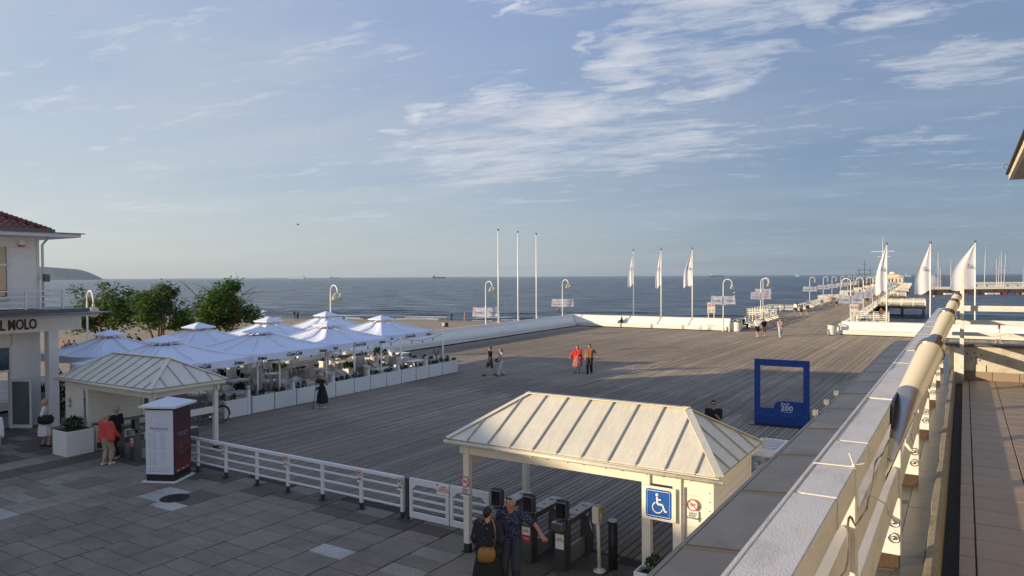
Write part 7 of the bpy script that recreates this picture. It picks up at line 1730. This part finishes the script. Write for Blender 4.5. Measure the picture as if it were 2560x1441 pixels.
# --- the couple at the turnstiles
mp_ = Vector(((1274-1280)/1790*13.35, 13.35, 0)); wp_ = Vector((-.47, 13.15, 0))
man, J = person('man in navy flowered shirt and jeans, sunglasses on his head, arm stretched out', mp_, fac(-.22, -1), 1.80, .0, top=('shirt', navyf), bottom=('trousers', jeans), shoes=shb, hair='grey', lh=(-.60, .16, 1.13), rh=(.22, .12, .93), turn=-.45, sk=mat('ruddy_skin', (.42, .17, .11), .5, .08, 12), vox=.0125, glasses='up', wide=1.14, fingers=True, spread=.02)
bw = MB(); bw.tube([(J['hL'].x+.03+.034*math.cos(a)*.3, J['hL'].y-.01+.034*math.cos(a), J['hL'].z+.034*math.sin(a)) for a in [2*math.pi*k/16 for k in range(17)]], .008, 6); bw.build('wristwatch', steel, man)
wom, J2 = person('woman with short dark hair seen from behind in a black flowered blouse', wp_, fac(.25, 1), 1.67, .0, top=('blouse', darkf), bottom=('skirt', blk), shoes=shb, hair='dark', lh=(-.22, .10, .92), rh=(.22, .14, 1.0), turn=-.35, vox=.0125, wide=1.12, hemline=.12)
def bag(label, loc, rz, w_, h_, d_, m_, strap=None, name='shoulder_bag'):
    rt = thing(name, label, 'bag', loc, rz); b = MB(); b.smooth = True; n = 20; prof = [(.35, 0), (.85, .12), (1, .4), (.95, .75), (.75, 1.0), (.6, 1.0)]
    vs = [(math.copysign(abs(math.cos(2*math.pi*k/n))**.7, math.cos(2*math.pi*k/n))*w_/2*r, math.copysign(abs(math.sin(2*math.pi*k/n))**.8, math.sin(2*math.pi*k/n))*d_/2*(r if z < .9 else r*.5), z*h_+.02*math.sin(k*1.3)*z) for r, z in prof for k in range(n)]
    b.add(vs, [(i*n+k, i*n+(k+1) % n, (i+1)*n+(k+1) % n, (i+1)*n+k) for i in range(len(prof)-1) for k in range(n)]+[tuple(range(n-1, -1, -1)), tuple((len(prof)-1)*n+k for k in range(n))]); b.build('bag_body', m_, rt)
    if strap:
        b = MB()
        for a, c in zip(strap[:-1], strap[1:]): b.beam(a, c, .03, .008)
        b.build('strap', m_, rt)
    return rt
bag('mustard leather bag hanging at the hip of the woman in the flowered blouse', wp_+Vector((-.02, -.20, .70)), .12, .34, .27, .13, leather, [(.13, -.01, .26), (.17, -.015, .42), (.16, -.01, .60), (.14, .03, .70), (.11, .1, .765)])
# --- left group
p = G(267, 1163); person('woman with short blond hair in a coral jacket and beige cropped trousers seen from behind', p, fac(.25, 1), 1.66, .12, top=('cape', coral), bottom=('capri', beige), shoes=shw, hair='blond', rh=(.28, .22, .95), wide=1.1, vox=.017)
p = G(292, 1146); person('woman with pinned up grey hair, black jacket and dark red trousers', p, fac(-.8, .3), 1.72, .1, top=('coat', blk), bottom=('trousers', dred), shoes=shw, hair='grey', bun=True, lh=(-.3, .3, 1.0), rh=(.2, .28, 1.05), vox=.017)
p = G(113, 1117); person('blond woman in a white dress walking past the hotel door', p, fac(.85, .4), 1.70, .22, top=('shirt', wht), bottom=('skirt', wht), shoes=shb, hair='blond', hairlen=.10, lh=(-.2, .22, 1.0), rh=(.2, .1, .95), hemline=.42, vox=.017)
bag('large black bag on the arm of the blond woman in white', p+Vector((.16, -.20, .82)), .4, .50, .32, .14, blk, [(-.12, 0, .30), (-.16, .05, .5), (-.12, .08, .62)])
p = G(-14, 1158); person('person in white top and shorts cut off by the left edge of the picture', p, fac(-.6, .6), 1.72, .15, top=('long', wht), bottom=('shorts', wht), shoes=shb, hair='brown', vox=.02)
# --- walking woman with poles
p = G(806, 1021); w3, J3 = person('older woman in a long black coat and white shoes walking with two poles', p, fac(-.85, -.3), 1.60, .28, top=('coat', blk), bottom=('skirt', blk), shoes=shw, hair='white', lh=(-.22, .30, .98), rh=(.22, .05, .85), hemline=.27, lean=.07, vox=.017, wide=1.2, hat=('brim', mat('pale_hat', (.42, .38, .30), .8)), glasses=True)
pl1 = thing('walking_pole', 'pair of dark walking poles held by the woman in the black coat', 'walking poles', p, fac(-.85, -.3)); 
for sx in (-.22, -.14): b = MB(); b.tube([(sx, .30, .92), (sx-.02, .44, .02)], .009, 6); b.ball((sx-.02, .44, .03), .03, 8, 4, (1, 1, .4)); b.tube([(sx, .28, .94), (sx, .29, 1.02)], .016, 6); b.build('pole', black, pl1)
bag('small tan backpack on the back of the woman with poles', p+Vector((.20, .06, 1.02)), 1.25, .20, .30, .10, tanm, name='backpack')
# --- two couples on the deck
p = G(1226, 940); person('man in a cap, black polo shirt and dark shorts walking to the left', p, fac(-.9, -.35), 1.78, .62, top=('t', blk), bottom=('shorts', olive), shoes=shb, hair='brown', hat=('cap', grn), vox=.017)
p = G(1253, 940); person('woman with dark red bob, striped top and light trousers beside the man in a cap', p, fac(-.9, -.35), 1.66, .45, top=('t', stripe), bottom=('trousers', lgt), shoes=shb, hair='red', hairlen=.03, lh=(-.18, .28, 1.02), rh=(.1, .30, 1.05), glasses=True, vox=.017, step_side=-1)
bag('small dark crossbody bag of the woman in light trousers', p+Vector((-.25, -.10, .82)), .3, .22, .2, .09, blk)
p = G(1444, 933); person('woman in a scarlet wrap and pink patterned dress walking towards the camera', p, fac(-.35, -1), 1.70, .3, top=('cape', scar), bottom=('skirt', redpat), shoes=shb, hair='red', hairlen=.08, lh=(-.12, .22, 1.15), rh=(.42, .15, .95), hemline=.42, vox=.017, wide=1.08)
p = G(1474, 935); person('man in a rust brown shirt with a backpack beside the woman in scarlet', p, fac(-.25, -1), 1.82, .3, top=('t', brn), bottom=('trousers', blk), shoes=shb, hair='dark', lh=(-.42, -.1, .98), vox=.017, wide=1.08, turn=-.4)
bag('dark backpack on the man in the rust brown shirt', p+Vector((.12, .22, 1.02)), .2, .3, .42, .16, grn, name='backpack')
hp_ = Vector(((1784-1280)/1790*23.4, 23.4, 0)); person('man in sunglasses and a black shirt standing behind the right canopy, hand raised', hp_, fac(-.3, -1), 1.84, .2, top=('t', blk), bottom=('trousers', blk), shoes=shb, hair='dark', glasses=True, lh=(-.10, .26, 1.28), vox=.015, wide=1.1)
# --- pier mouth
p = G(1893, 842); person('man in a white t-shirt and black shorts at the pier mouth', p, fac(-.1, -1), 1.86, .35, top=('t', wht), bottom=('shorts', blk), shoes=shw, hair='brown', vox=.02, wide=1.08)
p = G(1910, 841); person('woman in a black top and tan skirt beside the man in white', p, fac(-.1, -1), 1.70, .3, top=('t', blk), bottom=('shorts', tanm), shoes=shw, hair='brown', hairlen=.1, vox=.02)
p = G(1950, 843); person('woman in pale clothes walking alone at the pier mouth', p, fac(0, -1), 1.76, .3, top=('long', pnk), bottom=('trousers', lgt), shoes=shw, hair='dark', hairlen=.1, lh=(-.1, .28, 1.15), rh=(.1, .28, 1.1), vox=.02)
bq = G(1560, 806, .47); nB = (MW-C0).normalized(); person('woman with long dark hair sitting on the far bench with her legs up', Vector((C0.x, C0.y, .34))+Vector((nB.x, nB.y, 0))*5.6+uP*.30, fac(-nB.x, -nB.y), 1.68, crouch=True, top=('t', blk), bottom=('trousers', grn), shoes=None, hair='dark', hairlen=.22, lh=(-.1, .4, .45), rh=(.1, .4, .45), vox=.02, spread=-.05)
p = G(2003, 789); person('man in a grey t-shirt and dark shorts on the pier by the first bench bend', p, fac(-.3, -1), 1.82, .3, top=('t', grn), bottom=('shorts', blk), shoes=shw, hair='brown', vox=.024)
p = G(2019, 788); person('girl in a black top and shorts walking beside the man in grey on the pier', p, fac(-.3, -1), 1.70, .3, top=('long', blk), bottom=('shorts', denim), shoes=shw, hair='blond', hairlen=.1, vox=.024)
p = G(1990, 780); person('person in dark clothes standing at the left pier railing', p, fac(.5, 1), 1.78, .1, top=('coat', blk), bottom=('trousers', denim), shoes=shb, hair='dark', vox=.024)
p = G(1868, 806, .45); person('person in dark clothes sitting on the first bench of the left pier railing', P(M0, 5.0, .55, 0), fac(.6, -.5), 1.74, seated=True, top=('t', blk), bottom=('trousers', blk), shoes=shb, hair='brown', vox=.022)
p = G(2076, 762); person('person in beige clothes walking on the pier ahead of the group', p, fac(-.3, -1), 1.74, .3, top=('long', beige), bottom=('trousers', beige), shoes=shw, hair='brown', vox=.026)
p = G(2497, 861); g_, _ = person('girl in a white top and short skirt walking in front of the right bench', p, fac(-.6, .3), 1.66, .5, top=('t', wht), bottom=('shorts', wht), shoes=shw, hair='dark', hairlen=.12, lh=(-.15, .15, 1.45), vox=.02)
p = G(2185, 762); person('dark haired person in an orange top leaning at the right pier railing', P(M0, 24.5, PW+2.6), fac(-.5, -1), 1.75, .1, top=('t', brn), bottom=('trousers', blk), shoes=shb, hair='dark', hairlen=.1, vox=.024)
# --- strollers far along the pier: a few built figures, copied
rp_ = random.Random(31); protos = []
combos = [(wht, jeans), (blk, blk), (scar, denim), (bl_, beige), (grn, olive), (pnk, lgt), (beige, blk), (denim, wht)]
words = ['white and dark jeans', 'black', 'red and denim', 'blue and beige', 'dull green', 'pink and pale grey', 'beige and black', 'denim and white']
for i, (tp_, bt_) in enumerate(combos):
    o, _ = person('x', (0, 0, 0), 0, 1.74, .35, top=('t' if i % 2 else 'long', tp_), bottom=('trousers' if i % 3 else 'shorts', bt_), shoes=None, hair=('dark', 'brown', 'blond')[i % 3], hairlen=.08 if i % 2 else 0, vox=.034); o['group'] = 'strollers along the pier'; protos.append(o)
used = set(); sdist = 40.0; k = 0
bands = ['between the first and third lamps', 'before the fifth lamp', 'beyond the sixth lamp', 'in the crowd halfway along', 'in the crowd near the far pavilion']
seen_ = set()
while sdist < 400 and k < 78:
    across = rp_.uniform(1.0, PW-1.0); fc = RZP+(math.pi if rp_.random() < .65 else 0)+rp_.uniform(-.3, .3)
    sidew = 'left side' if across < PW*.35 else ('middle' if across < PW*.65 else 'right side'); q = P(M0, sdist, across)
    nl = min(range(len(lampL)), key=lambda q_: abs(lampL[q_]-sdist)); o_ = rp_.sample(range(8), 8)
    for i in o_:
        lb = 'stroller in %s near the %s left lamp, on the %s' % (words[i], ORD[nl], sidew)
        if lb not in seen_: break
    seen_.add(lb)
    if i not in used: used.add(i); o = protos[i]; o.location = q; o.rotation_euler = (0, 0, fc); o['label'] = lb
    else: copy_tree(protos[i], q, fc, lb)
    sdist += rp_.uniform(1.0, 6.0)*(.75 if sdist > 120 else 2.2); k += 1
for i in range(8):
    if i not in used:
        for c_ in list(protos[i].children): bpy.data.objects.remove(c_)
        bpy.data.objects.remove(protos[i])
# --- on the beach
def bz(x, y): return WH-.0125*shore(x, y)
def onbeach(px, Y): X = (px-1280)/1790*Y; return Vector((X, Y, max(WH-.25, bz(X, Y)-.02)))
for px, Y, lb, tp_, bt_, hr, fc in ((735, 139, 'person in dark clothes standing at the water beside another, beyond the umbrellas', blk, denim, 'dark', (0, 1)), (743, 138.5, 'person in grey standing right of the first one at the water', grn, blk, 'brown', (-.3, 1)), (1129, 132, 'person in black walking at the shoreline, left of two', blk, blk, 'blond', (-1, .1)), (1162, 131, 'person in a light top walking at the shoreline, right of two', pnk, tanm, 'brown', (-1, .1))):
    person(lb, onbeach(px, Y), fac(*fc), 1.75, .3, top=('long', tp_), bottom=('trousers', bt_), shoes=None, hair=hr, vox=.026)
for px, Y, lb, tp_, bt_, hr in ((1108, 112, 'person in pale grey sitting on the sand, left of a pair', lgt, denim, 'dark'), (1116, 112, 'person in black sitting on the sand, right of a pair', blk, blk, 'dark'), (300, 84, 'person with bare shoulders sitting on the beach under the left tree', None, denim, 'brown'), (320, 84, 'person in a black shirt sitting among friends on the beach', blk, blk, 'dark'), (338, 84, 'person in grey sitting at the right of the beach group', grn, blk, 'dark'),
                                 (156, 74, 'sunbather leaning forward nearest the hotel column', None, blk, 'blond'), (170, 74, 'dark haired person sitting second from the hotel column', blk, blk, 'dark'), (183, 74, 'dark haired person sitting third from the hotel column', bl_, blk, 'dark'), (858, 131, 'pair of dark figures lying by the white banner, seen as one person sitting', blk, blk, 'dark'), (1242, 118, 'reddish tanned person sitting on the sand behind the left bare flagpole', None, brn, 'red')):
    lb = lb.replace('pair of dark figures lying by the white banner, seen as one person sitting', 'person in black sitting on the sand near the waterline beyond the umbrellas')
    person(lb, onbeach(px, Y), fac(rp_.uniform(-.6, .6), 1), 1.75, crouch=True, top=('t', tp_), bottom=('trousers' if tp_ else 'shorts', bt_), shoes=None, hair=hr, vox=.026, sk=skint if tp_ is None else skin)
# --- guests in the cafe
cr, sr = math.cos(RZC), math.sin(RZC)
def near(q, x, y): return Vector((q.x+x*cr-y*sr, q.y+x*sr+y*cr, 0))
guests = [(10, -.5, -.75, 0, 'guest in dark blue with grey hair at the crowded table, left front', bl_, 'grey'), (10, .45, -.75, 0, 'guest in an orange brown top at the crowded table, right front', brn, 'red'), (10, -.2, .75, math.pi, 'guest in black facing us at the crowded table', blk, 'dark'), (10, .6, .75, math.pi, 'guest in tan facing us at the crowded table', tanm, 'brown'), (10, 1.1, -.2, math.pi/2, 'blond guest in beige at the end of the crowded table', beige, 'blond'),
          (9, -.55, -.55, -.3, 'guest with long red brown hair seen from behind at the far table', lgt, 'red'), (9, .55, -.5, .3, 'guest in a grey shirt seen from behind at the far table', grn, 'dark'), (11, .1, .85, math.pi, 'guest in black at the rear table under the second umbrella', blk, 'dark'), (11, -.7, .6, math.pi*.8, 'guest in a red top at the rear table under the second umbrella', dred, 'brown'), (12, -.3, .8, math.pi, 'guest in dark clothes at the rear table under the third umbrella', blk, 'dark')]
for ti, x, y, dz_, lb, tp_, hr in guests:
    q = near(TP[ti], x, y)
    if ti in (9, 10): chair(CH('wicker armchair holding the '+' '.join(lb.replace(',', '').split()[:8])), q, RZC+math.pi+dz_)
    person(lb, q, RZC+dz_, 1.70, seated=True, top=('t', tp_), bottom=('trousers', blk), shoes=None, hair=hr, hairlen=.12 if hr in ('red', 'blond') else 0, lh=(-.15, .42, .80), rh=(.15, .42, .80), vox=.022)
